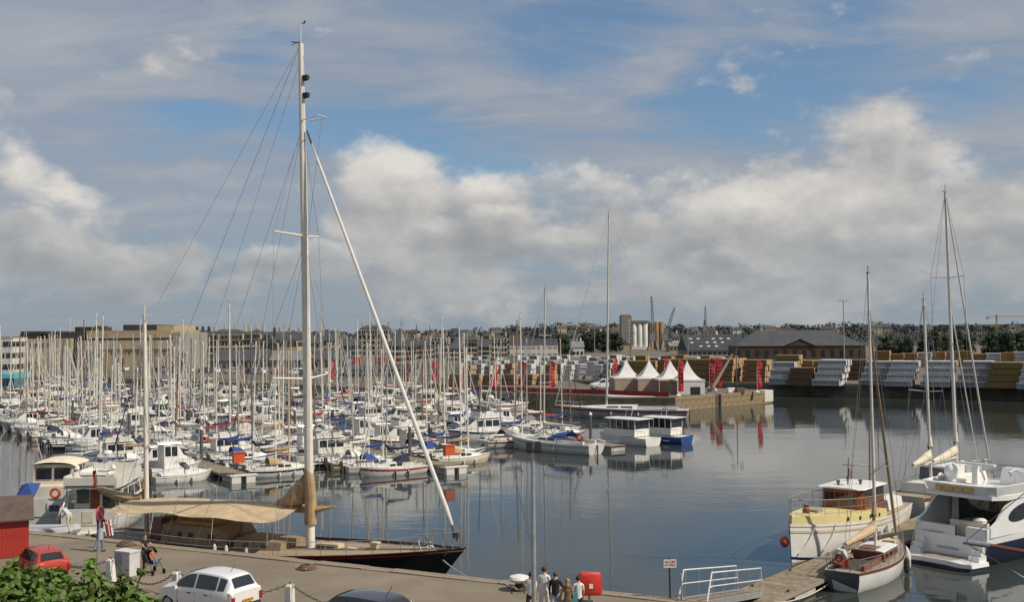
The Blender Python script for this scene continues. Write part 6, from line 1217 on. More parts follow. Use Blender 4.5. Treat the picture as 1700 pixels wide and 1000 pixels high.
for sd in (-1, 1):
    for u0 in (.06, .38, .70): cab_win(D2, 0, u0, u0 + .25, .25, .85, sd).build('window', 'glass', c4)
torus((-3.6, -.9, zk + .85), .37, .09, 'Y').build('lifebuoy', 'white_plastic', k2); h.rail(.65, .02, .98, 12, .016, inset=.94, mid=True).build('lifelines', 'steel', k2)
for x in (-5.6, -5.0, -3.0): MB().ball((x, -1.55, zk + .45), .2, 8, (1, 1, 1.3)).build('fender', 'mahogany', k2, True)
def kmast(x, H, boomL, name, furl=None):
    z0_ = zk + .5; tp_ = Vector((x - H * .052, 0, z0_ + H)); mm_ = MB().tube((x, 0, z0_), tp_, .13 if H > 14 else .10, .08, 10).build(name, 'alu', k2, True); MB().tube(tp_, tp_ + Vector((-.05, 0, .5)), .02, n=4).tube(tp_ + Vector((-.35, 0, .05)), tp_ + Vector((.2, 0, .05)), .03, n=4).build('masthead_gear', 'alu_dark', mm_)
    sp_ = (.38, .70) if H > 14 else (.5,); m = MB()
    for f_ in sp_:
        for sd in (-1, 1): MB().tube((x - H * .052 * f_, 0, z0_ + H * f_), (x - H * .052 * f_ - .25, sd * 1.15, z0_ + H * f_ + .08), .03, n=5).build('spreader', 'alu', mm_)
    for sd in (-1, 1):
        ch_ = [Vector((x - .2, sd * 1.75, zk))] + [Vector((x - H * .052 * f_ - .25, sd * 1.15, z0_ + H * f_ + .08)) for f_ in sp_] + [tp_]
        for a_, b_ in zip(ch_, ch_[1:]): m.tube(a_, b_, .014, n=3)
        m.tube((x - .8, sd * 1.75, zk), (x - H * .026, 0, z0_ + H * .5), .012, n=3).tube((x - 3.0 if H > 14 else x - 1.6, sd * 1.6, zk), tp_, .012, n=3)
    m.build('rigging', 'wire', mm_); bz_ = z0_ + 1.35
    b_ = MB().tube((x - .1, 0, bz_), (x - boomL, 0, bz_ - .1), .07, n=8).build('boom', 'alu', k2, True); MB().path([(x + .02, 0, bz_ + 1.7), (x - .08, 0, bz_ + 1.0), (x - .35, 0, bz_ + .45), (x - boomL * .5, 0, bz_ + .2), (x - boomL * .97, 0, bz_ + .02)], .2, 9, rs=[.08, .18, .30, .24, .12]).build('sail_cover', 'cream_canvas', b_, True)
    return mm_, tp_
kmast(-3.0, 12.0, 2.6, 'mizzen_mast'); mm_, tp_ = kmast(.9, 19.4, 3.7, 'main_mast')
fa = Vector((6.4, 0, h.sz(.98) + .2)); MB().path([fa.lerp(tp_, f_) for f_ in (0, .05, .5, .94, 1)], .08, 8, rs=[.05, .075, .065, .045, .02]).build('furled_jib', 'white_canvas', k2, True); MB().tube((4.6, 0, zk + .3), (.9 - 19.4 * .033, 0, zk + 12.6), .05, n=6).build('furled_staysail', 'white_canvas', k2, True)
MB().path([(4.4, 0, zk + .6), (3.0, 0, zk + .95), (1.3, 0, zk + 1.5)], .2, 8, rs=[.12, .28, .16]).build('stowed_staysail', 'cream_canvas', k2, True)
m = h.rail(.9, .88, .99, 3, .025, inset=.88); m.build('pulpit', 'steel', k2)
# ================================================================== motor boats at left, stern to the quay
def place_left(px, py, hdv, L): c = at(px, py, WL); v = Vector(hdv).normalized(); return Vector((c.x + v.x * L / 2, c.y + v.y * L / 2, 0)), heading(v)
tc_, th = place_left(136, 893, (.05, 1.0, 0), 12.0); ft = thing('motor_yacht', 'cream flybridge motor cruiser with red ensign, stern to the quay at left', 'yacht', (tc_.x - .2, tc_.y - 1.2, WL), th + R(6), None, .80)
h = Hull(12, 4.2, 1.5, 2.2, .92, .12, .0, .02, .5, 2.6, .5, .42); hu = h.hull(18, 8).build('hull', 'offwhite_gelcoat', ft, True); h.band(.0, .06, .04, nt=18).build('rubbing_strake', 'white_gelcoat', hu, True); h.deck().build('deck', 'offwhite_gelcoat', ft, True); zd3 = 1.45
MB().box(-6.9, -6.0, -1.9, 1.9, .25, .42).build('bathing_platform', 'offwhite_gelcoat', ft); MB().box(-6.05, -5.85, -1.95, 1.95, .9, 2.05).build('transom', 'offwhite_gelcoat', ft); MB().box(-6.09, -6.05, -.4, .4, 1.1, 1.9).build('transom_door', 'cream_canvas', ft)
S = [(-3.6, 1.85, zd3, zd3 + 2.0, .05), (1.5, 1.8, zd3 + .2, zd3 + 2.0, .1), (3.0, 1.5, zd3 + .4, zd3 + 1.2, .15), (4.4, .9, zd3 + .5, zd3 + .7, .2)]; sal = cabin(S).build('saloon', 'offwhite_gelcoat', ft)
for sd in (-1, 1):
    for u0, u1 in ((.05, .28), (.34, .62), (.68, .95)): cab_win(S, 0, u0, u1, .45, .85, sd).build('window', 'glass', sal)
MB().box(-3.68, -3.61, -1.5, -.3, zd3 + .1, zd3 + 1.85).build('saloon_door', 'glass', sal); MB().box(-3.68, -3.61, -.1, .6, zd3 + .1, zd3 + 1.85).build('door_leaf', 'mahogany', sal); MB().box(-3.67, -3.61, .7, 1.6, zd3 + .7, zd3 + 1.8).build('window', 'glass_grey', sal)
fz = zd3 + 2.05; fl = cabin([(-5.6, 1.95, fz, fz + .1, .0), (-3, 2.0, fz, fz + .1, .0), (2.2, 1.7, fz, fz + .1, .0)]).build('flybridge_deck', 'offwhite_gelcoat', ft); MB().box(-5.62, -5.5, -1.95, 1.95, fz + .1, fz + .85).box(-5.5, .8, 1.85, 1.97, fz + .1, fz + .95).box(-5.5, .8, -1.97, -1.85, fz + .1, fz + .95).box(.8, 1.0, -1.8, 1.8, fz + .1, fz + 1.2).build('flybridge_coaming', 'offwhite_gelcoat', fl); MB().box(-5.66, -5.63, -1.8, 1.8, fz + .18, fz + .26).build('trim', 'trim_black', fl)
for sd in (-1, 1): MB().tube((-5.3, sd * 1.8, 1.5), (-5.3, sd * 1.8, fz), .05, n=6).build('stanchion', 'steel', ft)
MB().path([(-4.9, -1.0, fz + .95), (-4.9, .9, fz + 1.0), (-4.0, 1.2, fz + 1.05), (-3.0, .2, fz + 1.05), (-4.0, -1.15, fz + 1.0), (-4.9, -1.0, fz + .95)], .18, 8).build('stowed_dinghy', 'white_canvas', fl, True); MB().ball((-3.6, .6, fz + .7), .45, 8, (1.3, 1, .7)).ball((-3.2, -.7, fz + .8), .4, 8, (1, 1.2, .8)).build('covered_seats', 'cream_canvas', fl, True)
MB().box(-2.2, -2.0, -.12, .12, fz, fz + 2.0).box(-2.4, -1.8, -.5, .5, fz + 2.0, fz + 2.2).build('radar_mast', 'white_plastic', fl); MB().lathe((-2.1, -.2, fz + 2.2), [(.35, 0), (.38, .12), (.3, .28), (.05, .32)], 12).build('radome', 'white_plastic', fl, True)
for y in (-1.6, 1.6): MB().tube((-2.4, y, fz + .9), (-2.7, y, fz + 3.6), .02, .01, 4).build('whip_aerial', 'white_plastic', fl)
for y in (-1.2, 1.5): MB().lathe((-4.0, y, fz + 1.2), [(.12, 0), (.2, .15), (.15, .35), (.02, .42)], 10).build('dome', 'white_plastic', fl, True)
MB().tube((-5.75, -.6, fz + .1), (-6.2, -.6, fz + 1.6), .025, n=5).build('flagstaff', 'mast_wood', fl); MB().grid(lambda u, v: (-6.12 + .05 * math.sin(6 * v), -.6 + .22 * u + .05 * math.sin(7 * v), fz + 1.45 - 1.35 * v), 4, 8).build('ensign', 'red_canvas', fl)
MB().path([(-6.0, 1.95, 2.05), (-5.0, 2.0, 2.6), (-3.7, 1.95, zd3 + 1.8)], .06, 5).build('handrail', 'white_plastic', ft); MB().box(-6.95, -6.6, -2.3, -1.6, .15, .5).build('side_fender', 'navy_canvas', ft)
for y in (-1.4, -.5, .4, 1.3): MB().lathe((-7.05, y, .15), [(.03, -.1), (.13, 0), (.14, .5), (.03, .65)], 10).build('fender', 'fender', ft, True)
# pilothouse boat, far left
tc_, th = place_left(52, 878, (.02, 1.0, 0), 10.0); pb = thing('motor_boat', 'cream motor boat with canvas wheelhouse top, blue cover and orange lifebuoy at far left', 'motorboat', (tc_.x, tc_.y - .6, WL), th + R(4), None, .86); h = Hull(10, 3.9, 1.4, 2.0, .9, .12, .0, .02, .5, 2.6, .5, .42); h.hull(18, 8).build('hull', 'offwhite_gelcoat', pb, True); h.deck().build('deck', 'offwhite_gelcoat', pb, True); zp = 1.4
MB().box(-5.05, -4.9, -1.8, 1.8, .8, 2.1).build('transom', 'offwhite_gelcoat', pb); fr = MB().box(-5.12, -5.06, -1.75, -.75, 1.0, 1.85).build('stern_window', 'white_gelcoat', pb); MB().box(-5.15, -5.125, -1.6, -.9, 1.2, 1.65).build('pane', 'glass_grey', fr)
S = [(-3.4, 1.7, zp, zp + 1.3, .03), (2.2, 1.6, zp, zp + 1.2, .06), (3.4, 1.0, zp + .2, zp + .6, .1)]; cb = cabin(S).build('cabin', 'offwhite_gelcoat', pb)
S2 = [(-1.9, 1.5, zp + 1.3, zp + 2.75, .06), (1.1, 1.45, zp + 1.25, zp + 2.75, .1), (1.7, 1.3, zp + 1.2, zp + 1.9, .15)]; wh2 = cabin(S2).build('wheelhouse', 'cream_canvas', pb); MB().box(-1.96, -1.91, -1.25, -.1, zp + 1.7, zp + 2.55).build('window', 'glass', wh2); MB().box(-1.96, -1.91, .1, 1.25, zp + 1.7, zp + 2.55).build('window', 'glass', wh2)
for sd in (-1, 1):
    for u0 in (.06, .52): cab_win(S2, 0, u0, u0 + .4, .3, .85, sd).build('window', 'glass', wh2)
m = MB(); m.rings([[(x, math.cos(a_) * 1.62, zp + 2.7 + math.sin(a_) * k) for a_ in [math.pi * j / 10 for j in range(11)]] for x, k in ((-2.1, .28), (-1.5, .5), (0.4, .52), (1.3, .3))], False, False); m.build('canvas_top', 'cream_canvas', wh2, True)
MB().add([(-4.9, .3, zp + .75), (-4.9, 1.7, zp + .6), (-3.5, 1.7, zp + 1.5), (-3.5, .3, zp + 1.65), (-4.2, 1.0, zp + 1.75)], [(0, 4, 1), (1, 4, 2), (2, 4, 3), (3, 4, 0)]).build('blue_cover', 'blue_canvas', pb); torus((-5.06, -1.3, zp + 1.1), .31, .1, 'X').build('lifebuoy', 'orange_plastic', pb, True)
MB().ball((1.5, 1.9, zp + 1.6), .5, 10, (1, .9, 1)).build('folded_cover', 'white_canvas', pb, True); h.rail(.75, .05, .95, 8, .02, inset=.95).build('guard_rail', 'steel', pb); MB().tube((-1, 1.2, zp + 3.2), (-2.6, 1.8, zp + 7.5), .03, .015, 5).build('whip_aerial', 'white_plastic', wh2); MB().box(-5.05, -4.6, 1.95, 2.9, 1.0, 1.9).build('orange_locker', 'orange_plastic', pb)
tb = at(75, 886, -.55); t = thing('dinghy', 'grey inflatable tender hanging across the stern of the far left boat', 'dinghy', (tb.x - .3, tb.y + 1.2, -1.0), R(2)); t.scale = (1.15, 1.1, 1.3); PS['dinghy'][0].place(t, {'hull': 'grey_gelcoat'})
# ================================================================== quay furniture
mat('hut_red', (.34, .028, .018), .6, .08, 1.5, dirt=.2, dirtc=(.22, .03, .02)); mat('hut_roof', (.085, .06, .05), .85, .2, 2); mat('sign_red', (.42, .02, .025), .5, .08, 3); mat('sign_blue', (.012, .02, .05), .5, .1, 3); mat('sign_white', (.60, .60, .58), .6, .06, 3, dirt=.2, dirtc=(.4, .38, .35)); mat('post_white', (.60, .58, .54), .85, .1, 4, dirt=.4, dirtc=(.3, .27, .22)); mat('chain', (.06, .05, .045), .8, .2, 10, metal=.4); mat('cabinet', (.50, .50, .49), .7, .08, 2, dirt=.3, dirtc=(.3, .28, .25)); mat('cabinet_grey', (.30, .31, .33), .7, .08, 2)
# red hut: front wall of upright boards, gable end to the right
hp = at(47, 925); hd_ = R(25); ht = thing('hut', 'red painted wooden hut with brown gabled roof at the left edge', 'hut', (hp.x, hp.y, 0), hd_); HW, HD, HH = 4.4, 2.0, 1.78
MB().box(-HW, 0, 0, HD, 0, HH).build('core_wall', 'hut_red', ht)
bd = MB().box(-.072, .072, -.022, 0, .03, HH).mesh('plank', 'hut_red')
for k in range(29): o = link('plank', bd, ht); o.location = (-.08 - .15 * k, -.001, 0)
bd2 = MB().box(0, .02, -.072, .072, .03, HH).mesh('plank', 'hut_red')
for k in range(13): o = link('plank', bd2, ht); o.location = (.001, .08 + .153 * k, 0)
m = MB(); m.add([(.0, 0, HH), (.0, HD, HH), (0, HD / 2, HH + .72), (-.06, 0, HH), (-.06, HD, HH), (-.06, HD / 2, HH + .72)], [(0, 1, 2), (5, 4, 3), (0, 2, 5, 3), (1, 4, 5, 2)]); m.build('gable', 'hut_red', ht)
rf = MB(); y0, z0_ = -.25, HH - .12; rf.add([(.22, y0, z0_), (-HW - .2, y0, z0_), (-HW - .2, HD / 2, HH + .80), (.22, HD / 2, HH + .80), (.22, HD + .25, z0_), (-HW - .2, HD + .25, z0_), (.22, y0, z0_ + .07), (-HW - .2, y0, z0_ + .07), (-HW - .2, HD / 2, HH + .88), (.22, HD / 2, HH + .88), (.22, HD + .25, z0_ + .07), (-HW - .2, HD + .25, z0_ + .07)], [(0, 1, 2, 3), (3, 2, 5, 4), (9, 8, 7, 6), (10, 11, 8, 9), (0, 6, 7, 1), (0, 3, 9, 6), (3, 4, 10, 9), (4, 5, 11, 10), (1, 7, 8, 2), (2, 8, 11, 5)]); rf.build('roof', 'hut_roof', ht)
# cars
car('red hatchback parked beside the red hut', at(66, 956), heading(Vector((-.66, .75, 0))), HATCH, 'car_red', plate='418 TV 35', s=.82)
wc = at(345, 1013); car('white family car parked by the chain posts', wc, heading(Vector((-.87, .50, 0))), MPV, 'car_white', plate='6128 XA 35', s=.92)
dc = at(590, 1058); car('dark car of which only the roof shows at the bottom', dc, heading(Vector((-.89, .45, 0))), HATCH, 'car_dark')
# chain posts
pm = MB().box(-.14, .14, -.14, .14, 0, .86, taper=.86).box(-.12, .12, -.12, .12, .86, .95, taper=.5)
pp = [at(x, y, .95) for x, y in ((185, 928), (293, 949), (481, 970))]; dp = (pp[2] - pp[0]); dp.z = 0; dp.normalize(); pts_ = [pp[0] - dp * 4.6] + pp + [pp[2] + dp * 5.2, pp[2] + dp * 10]
pl = ['hidden beside the red car', 'left of the grey cabinet, tilted', 'behind the white car roof', 'right of the white car', 'right of the dark car roof', 'beyond the bottom edge']
pmesh = pm.mesh('shaft', 'post_white'); rg_ = MB().lathe((0, 0, .95), [(.03, -.02), (.05, 0), (.03, .05)], 8).mesh('ring', 'chain')
for k, p in enumerate(pts_):
    t = thing('chain_post', f'white concrete chain post {pl[k]}', 'bollard', (p.x, p.y, 0), QH + .1 * k, 'white chain posts'); t.rotation_euler = (0, R(-5) if k == 1 else 0, QH); link('shaft', pmesh, t); link('ring', rg_, t)
for k, (a_, b_) in enumerate(zip(pts_, pts_[1:])):
    a_, b_ = Vector((a_.x, a_.y, .95)), Vector((b_.x, b_.y, .95)); sag = [.55, .75, .62, .62, .55][k]; P_ = catenary(a_, b_, sag, 34); m = MB()
    for i in range(34):
        q_ = (P_[i] + P_[i + 1]) / 2; d_ = (P_[i + 1] - P_[i]).normalized(); s_ = d_.cross(Vector((0, 0, 1))).normalized() if i % 2 else Vector((0, 0, 1)); m.path([q_ - d_ * .085, q_ - d_ * .05 + s_ * .035, q_ + d_ * .05 + s_ * .035, q_ + d_ * .085, q_ + d_ * .05 - s_ * .035, q_ - d_ * .05 - s_ * .035, q_ - d_ * .085], .013, 4)
    tag(m.build('chain', 'chain'), f'sagging dark chain running right from the post {pl[k]}', 'chain', 'chains between the posts')
# cabinet
P = at(211, 957); t = thing('electric_cabinet', 'pale grey street cabinet beside the pushchair', 'cabinet', P, R(-28)); MB().box(-.44, .44, -.27, .27, .0, 1.0).build('body', 'cabinet', t); MB().box(-.47, .47, -.30, .30, 1.0, 1.06).build('lid', 'cabinet', t); MB().box(-.43, -.01, -.285, -.272, .45, .97).build('door', 'cabinet_grey', t); MB().box(.01, .43, -.285, -.272, .05, .97).build('door', 'cabinet', t); MB().box(-.45, .45, -.29, .29, -.02, .05).build('plinth', 'concrete_dark', t)
# no parking sign seen from the side
P = at(161, 948); t = thing('road_sign', 'round blue road sign with red rim on a grey pole, turned sideways', 'sign', P, 0); zc = atd(167, 853, P.y).z; MB().tube((0, 0, 0), (.14, 0, zc + .3), .045, n=8).build('pole', 'galv', t, True); MS = Matrix.Rotation(R(52), 3, 'Z') @ Matrix.Rotation(R(-90), 3, 'X')
MS = Matrix.Rotation(R(84), 3, 'Z'); MB().lathe((.15, -.05, zc), [(.005, .03), (.33, .03), (.34, 0), (.32, -.03), (.005, -.03)], 28, 'Y', MS).build('disc', 'sign_red', t, True); MB().lathe((.15, -.05, zc), [(.005, -.034), (.28, -.034), (.28, -.030), (.005, -.030)], 24, 'Y', MS).build('face', 'sign_blue', t); m = MB()
for s_ in (1,): m.box(-.27, .27, -.045, -.038, -.03, .03, Matrix.Translation((.15, -.05, zc)) @ MS.to_4x4() @ Matrix.Rotation(R(45 * s_), 4, 'Y'))
m.build('bars', 'sign_red', t); MB().box(.04, .2, -.03, .06, 1.3, 1.75).build('small_plate', 'sign_white', t)
# mushroom bollard
P = at(862, 981); t = thing('mooring_bollard', 'white capped mushroom mooring bollard on the quay edge', 'bollard', P, 0); MB().lathe((0, 0, 0), [(.32, 0), (.32, .06), (.17, .12), (.15, .30), (.2, .36)], 16).build('stem', 'dark_wood', t, True); MB().lathe((0, 0, 0), [(.2, .30), (.36, .36), (.42, .45), (.36, .54), (.15, .60), (.01, .61)], 18).build('cap', 'sign_white', t, True)
for k, (x, y, lab) in enumerate(((209, 907, 'coil of brown rope on the quay left of the cabinet'), (510, 946, 'tangled brown rope heap by the quay edge'))):
    P = at(x, y, .0); m = MB(); rr_ = random.Random(k)
    for j in range(5): m.path([P + Vector(((.42 - .05 * j) * math.cos(a_) + rr_.uniform(-.04, .04), (.42 - .05 * j) * math.sin(a_) * .9, .03 + .035 * j + rr_.uniform(0, .04))) for a_ in [2 * math.pi * i / 14 for i in range(15)]], .028, 5)
    tag(m.build('rope_coil', 'rope_brown'), lab, 'rope')
mooring('rope from the white bollard running left along the quay', [at(858, 979, .2), at(845, 974, .03), at(838, 970, .03)], .03)
# twin headed lamp post in the foreground
LPd = 30.0; a_ = atd(886.5, 1000, LPd); b_ = atd(883, 752, LPd); dirv = (b_ - a_); base = a_ - dirv * (a_.z / dirv.z); t = thing('lamp_post', 'grey lamp post with two dark lantern boxes in the foreground', 'lamp post', (a_.x, LPd, 0), 0); hgt = b_.z
MB().lathe((0, 0, 0), [(.13, 0), (.13, .5), (.075, .55), (.065, hgt * .6), (.05, hgt)], 12).build('pole', 'galv', t, True); MB().tube((-.14, 0, hgt), (.2, 0, hgt), .03, n=6).build('bracket', 'alu_dark', t)
for x in (-.10, .14): MB().box(x - .09, x + .09, -.14, .14, hgt + .02, hgt + .30, taper=.85).box(x - .075, x + .075, -.15, -.14, hgt + .05, hgt + .25).build('lamp_head', 'black_rubber', t)
# lifebuoy cabinet
P = at(979, 1001); t = thing('lifebuoy_cabinet', 'red plastic lifebuoy cabinet on a post by the quay edge', 'lifebuoy box', P, R(12)); MB().tube((.0, .05, 0), (.0, .05, .9), .045, n=8).tube((-.1, .05, .02), (.12, .05, .02), .05, n=6).build('post', 'galv', t)
m = MB(); prof = [(.43, .3), (.43, .85), (.40, 1.05), (.3, 1.14), (-.3, 1.16), (-.40, 1.08), (-.43, .9), (-.43, .45), (-.36, .30), (.36, .27)]; prof = [(.36, .27), (.43, .36), (.43, .98), (.36, 1.10), (-.36, 1.14), (-.43, 1.05), (-.43, .4), (-.36, .29)]
m.rings([[(x * k_, y, .7 + (z - .7) * k_) for x, z in prof][::-1] for y, k_ in ((-.22, .86), (-.17, 1.0), (.0, 1.0), (.06, .92))]); m.build('shell', 'red_plastic', t, True); MB().box(-.08, .06, -.24, -.221, .55, .72).build('label_plate', 'sign_white', t)
# warning sign and marker post
P = at(1113, 996); t = thing('notice_sign', 'white notice board with two lines of red lettering on a black post', 'sign', P, R(4)); zb_ = atd(1111, 943.5, P.y).z; zt_ = atd(1111, 930, P.y).z; MB().tube((0, .03, 0), (-.02, .03, zt_ + .04), .035, n=8).build('post', 'trim_black', t); bo = MB().box(-.24, .24, -.012, .012, zb_, zt_).build('board', 'sign_white', t)
lettering('ACCES', .13, 'sign_red', bo, (0, -.017, zb_ + (zt_ - zb_) * .70), (R(90), 0, 0)); lettering('AU PUBLIC', .085, 'sign_red', bo, (0, -.017, zb_ + (zt_ - zb_) * .32), (R(90), 0, 0))
P = at(1132, 999); t = thing('marker_post', 'thin grey post beside the gangway', 'post', P, 0); MB().tube((0, 0, 0), (-.02, 0, 1.0), .035, n=8).build('shaft', 'galv', t); MB().box(-.1, .1, -.1, .1, 0, .02).build('base_plate', 'galv', t)
# ================================================================== near tree (its crown reaches into the lower left corner)
def near_tree(label, P, H, lobes, seed):
    rnd = random.Random(seed); t = thing('tree', label, 'tree', P, 0); m = MB(); m.path([(0, 0, -.1), (.05, .05, H * .3), (0, .1, H * .55), (.1, 0, H * .75)], .12, 8, rs=[.17, .13, .1, .05])
    for (x, y, z, r_) in lobes: m.path([(0, .05, H * .4), (x * .5, y * .5, (H * .45 + z) / 2 + .2), (x, y, z)], .04, 5, rs=[.07, .045, .015])
    m.build('trunk', 'bark', t); m = MB()
    for (x, y, z, r_) in lobes:
        for _ in range(int(260 * r_ ** 2 / .5)):
            d = Vector((rnd.gauss(0, 1), rnd.gauss(0, 1), rnd.gauss(0, .8) + .15)).normalized(); p = Vector((x, y, z)) + d * r_ * rnd.uniform(.5, 1.08)
            n_ = (d + Vector((rnd.gauss(0, .5), rnd.gauss(0, .5), rnd.gauss(0, .4) + .5))).normalized(); a_ = n_.cross(Vector((rnd.gauss(0, 1), rnd.gauss(0, 1), rnd.gauss(0, 1)))).normalized(); b_ = n_.cross(a_); k = rnd.uniform(.055, .11)
            m.add([p - a_ * k, p - a_ * k * .3 + b_ * k * .75 - n_ * k * .25, p + a_ * k * .5 + b_ * k * .6 - n_ * k * .2, p + a_ * k * 1.15 - n_ * k * .15, p + a_ * k * .5 - b_ * k * .6 - n_ * k * .2, p - a_ * k * .3 - b_ * k * .75 - n_ * k * .25, p + a_ * k * .1], [(0, 6, 1), (1, 6, 2), (2, 6, 3), (3, 6, 4), (4, 6, 5), (5, 6, 0)])
    m.build('crown', 'leaf_near', t); return t
NT = 24.0
def lob(px, py, r_, dy=0.0): p = atd(px, py, NT + dy); return (p.x, p.y, p.z, r_)
L1 = [lob(x, y, r_, d_) for x, y, r_, d_ in ((10, 975, .55, 0), (55, 985, .6, .3), (95, 970, .42, .5), (30, 1010, .8, -.4), (110, 1020, .8, -.4), (75, 962, .28, .2), (-30, 990, .8, .2), (20, 948, .25, .1), (60, 1060, 1.1, -.2), (-40, 1060, 1.1, 0))]
tb_ = atd(40, 1100, NT); near_tree('bright green leafy tree in the lower left corner', (tb_.x, tb_.y, 0), 5.0, [(x - tb_.x, y - tb_.y, z, r_) for x, y, z, r_ in L1], 5)
L2 = [lob(x, y, r_, d_) for x, y, r_, d_ in ((155, 990, .5, 0), (150, 955, .26, .2), (190, 1012, .6, .2), (212, 975, .25, .3), (225, 1000, .36, .1), (240, 1022, .45, 0), (158, 1040, .8, 0), (150, 938, .14, .2), (205, 955, .12, .3), (262, 1003, .14, .2), (235, 952, .10, .3))]
tb_ = atd(185, 1100, NT + .3); near_tree('second green leafy tree in front of the street cabinet', (tb_.x, tb_.y, 0), 4.8, [(x - tb_.x, y - tb_.y, z, r_) for x, y, z, r_ in L2], 6)
# ================================================================== people
mat('skin', (.46, .27, .18), .6, .08, 8); mat('skin_tan', (.32, .17, .10), .6, .08, 8); mat('hair_black', (.012, .010, .009), .6, .2, 20); mat('hair_brown', (.06, .035, .02), .6, .25, 20); mat('hair_blond', (.30, .17, .06), .6, .25, 20); mat('cloth_white', (.62, .61, .60), .9, .06, 6, bump=.3, bscale=12); mat('cloth_lilac', (.52, .50, .60), .9, .08, 6, bump=.3, bscale=12); mat('cloth_black', (.02, .02, .024), .9, .2, 6, bump=.3, bscale=12); mat('cloth_denim', (.14, .20, .30), .9, .2, 8, bump=.3, bscale=14); mat('cloth_denim_pale', (.28, .34, .42), .9, .2, 8, bump=.3, bscale=14); mat('cloth_beige', (.50, .44, .34), .9, .08, 6, bump=.3, bscale=12); mat('cloth_olive', (.12, .10, .06), .9, .15, 6, bump=.3, bscale=12); mat('cloth_orange', (.50, .11, .05), .9, .1, 6); mat('cloth_pink', (.45, .22, .20), .9, .1, 6); mat('shoe', (.03, .025, .02), .6, .2, 6); mat('shoe_tan', (.35, .27, .17), .7, .1, 6); mat('bag_teal', (.06, .22, .25), .8, .1, 5); mat('eye', (.01, .01, .01), .2, .1, 3)
def rot(v, ax, a): return Matrix.Rotation(a, 3, ax) @ Vector(v)
def person(label, P, face, H=1.75, top='cloth_white', legs='cloth_denim', shoe='shoe', hair='hair_black', skin='skin', sleeves='short', pants='long', longhair=False, bend=0.0, stride=.25, arms=((.12, .2), (.12, -.1)), slim=1.0, headturn=0.0, open_back=False, cat='person', sit=False, group='people on the quay'):
    """faces local +Y; arms: (out angle, forward swing) for left and right; bend = forward lean of the trunk"""
    k = H / 1.75; t = thing('person', label, cat, P, face - R(90), group)
    hipz = .93; B = lambda v: rot((v[0], v[1], v[2] - hipz), 'X', -bend) + Vector((0, 0, hipz))
    J = {}
    J['pel'] = Vector((0, 0, hipz)); J['waist'] = B((0, .0, 1.08)); J['chest'] = B((0, .01, 1.30)); J['neck0'] = B((0, -.01, 1.46)); J['neck'] = B((0, .01, 1.53)); J['head'] = B((0, .035, 1.61)); J['crown'] = B((0, .02, 1.685))
    for s_, nm in ((-1, 'L'), (1, 'R')):
        o_, f_ = arms[0 if s_ < 0 else 1]; J['sh' + nm] = B((s_ * .175 * slim, -.005, 1.43)); u_ = rot(rot((0, 0, -.29), 'Y', -s_ * o_), 'X', f_); J['el' + nm] = J['sh' + nm] + u_; fo = rot(rot((0, 0, -.25), 'Y', -s_ * o_ * .4), 'X', f_ + .35 + abs(f_) * .3); J['wr' + nm] = J['el' + nm] + fo; hd2 = fo.normalized(); J['pa' + nm] = J['wr' + nm] + hd2 * .08
        sdv = Vector((0, 1, 0)); sdv = (sdv - hd2 * sdv.dot(hd2)).normalized()
        for q, (of, ln) in enumerate(((.034, .075), (.012, .085), (-.011, .08), (-.032, .062))): J[f'f{q}{nm}'] = J['pa' + nm] + sdv * of + hd2 * ln * .55; J[f'g{q}{nm}'] = J['pa' + nm] + sdv * of + hd2 * ln + Vector((-s_ * .02, 0, 0))
        J['th' + nm] = J['wr' + nm] + sdv * .045 + hd2 * .06
        hx = s_ * .095; sw = stride * (1 if s_ > 0 else -1)
        if sit: J['kn' + nm] = Vector((hx * 1.2, .42, hipz)); J['an' + nm] = Vector((hx * 1.2, .48, hipz - .40)); J['to' + nm] = Vector((hx * 1.3, .62, hipz - .44)); J['hi' + nm] = Vector((hx, .02, hipz - .02))
        else:
            J['hi' + nm] = Vector((hx, 0, .88)); th_ = rot((0, 0, -.42), 'X', sw); J['kn' + nm] = J['hi' + nm] + th_ + Vector((s_ * .01, 0, 0)); sh_ = rot((0, 0, -.40), 'X', sw - (.12 if sw >= 0 else .30)); J['an' + nm] = J['kn' + nm] + sh_; J['to' + nm] = J['an' + nm] + Vector((s_ * .03, .15, -.035)); J['he' + nm] = J['an' + nm] + Vector((0, -.05, -.03))
    low = min(v.z for v in J.values()) - .035 if not sit else 0
    rad = {'pel': (.155, .115), 'waist': (.135, .10), 'chest': (.165, .115), 'neck0': (.08, .07), 'neck': (.058, .058), 'head': (.078, .095), 'crown': (.072, .082)}
    for nm in 'LR': rad.update({'sh' + nm: .062, 'el' + nm: .042, 'wr' + nm: .028, 'pa' + nm: (.022, .036), 'th' + nm: .010, 'hi' + nm: .088, 'kn' + nm: .058, 'an' + nm: .040, 'to' + nm: .036, 'he' + nm: .034}); [rad.update({f'f{q}{nm}': .0095, f'g{q}{nm}': .008}) for q in range(4)]
    E = [('pel', 'waist'), ('waist', 'chest'), ('chest', 'neck0'), ('neck0', 'neck'), ('neck', 'head'), ('head', 'crown')]
    for nm in 'LR': E += [('neck0', 'sh' + nm), ('sh' + nm, 'el' + nm), ('el' + nm, 'wr' + nm), ('wr' + nm, 'pa' + nm), ('wr' + nm, 'th' + nm), ('pel', 'hi' + nm), ('hi' + nm, 'kn' + nm), ('kn' + nm, 'an' + nm), ('an' + nm, 'to' + nm)] + ([] if sit else [('an' + nm, 'he' + nm)]) + [('pa' + nm, f'f{q}{nm}') for q in range(4)] + [(f'f{q}{nm}', f'g{q}{nm}') for q in range(4)]
    names = sorted({n_ for e in E for n_ in e}); ix = {n_: i for i, n_ in enumerate(names)}; fat = 1.06 if pants == 'loose' else 1.0
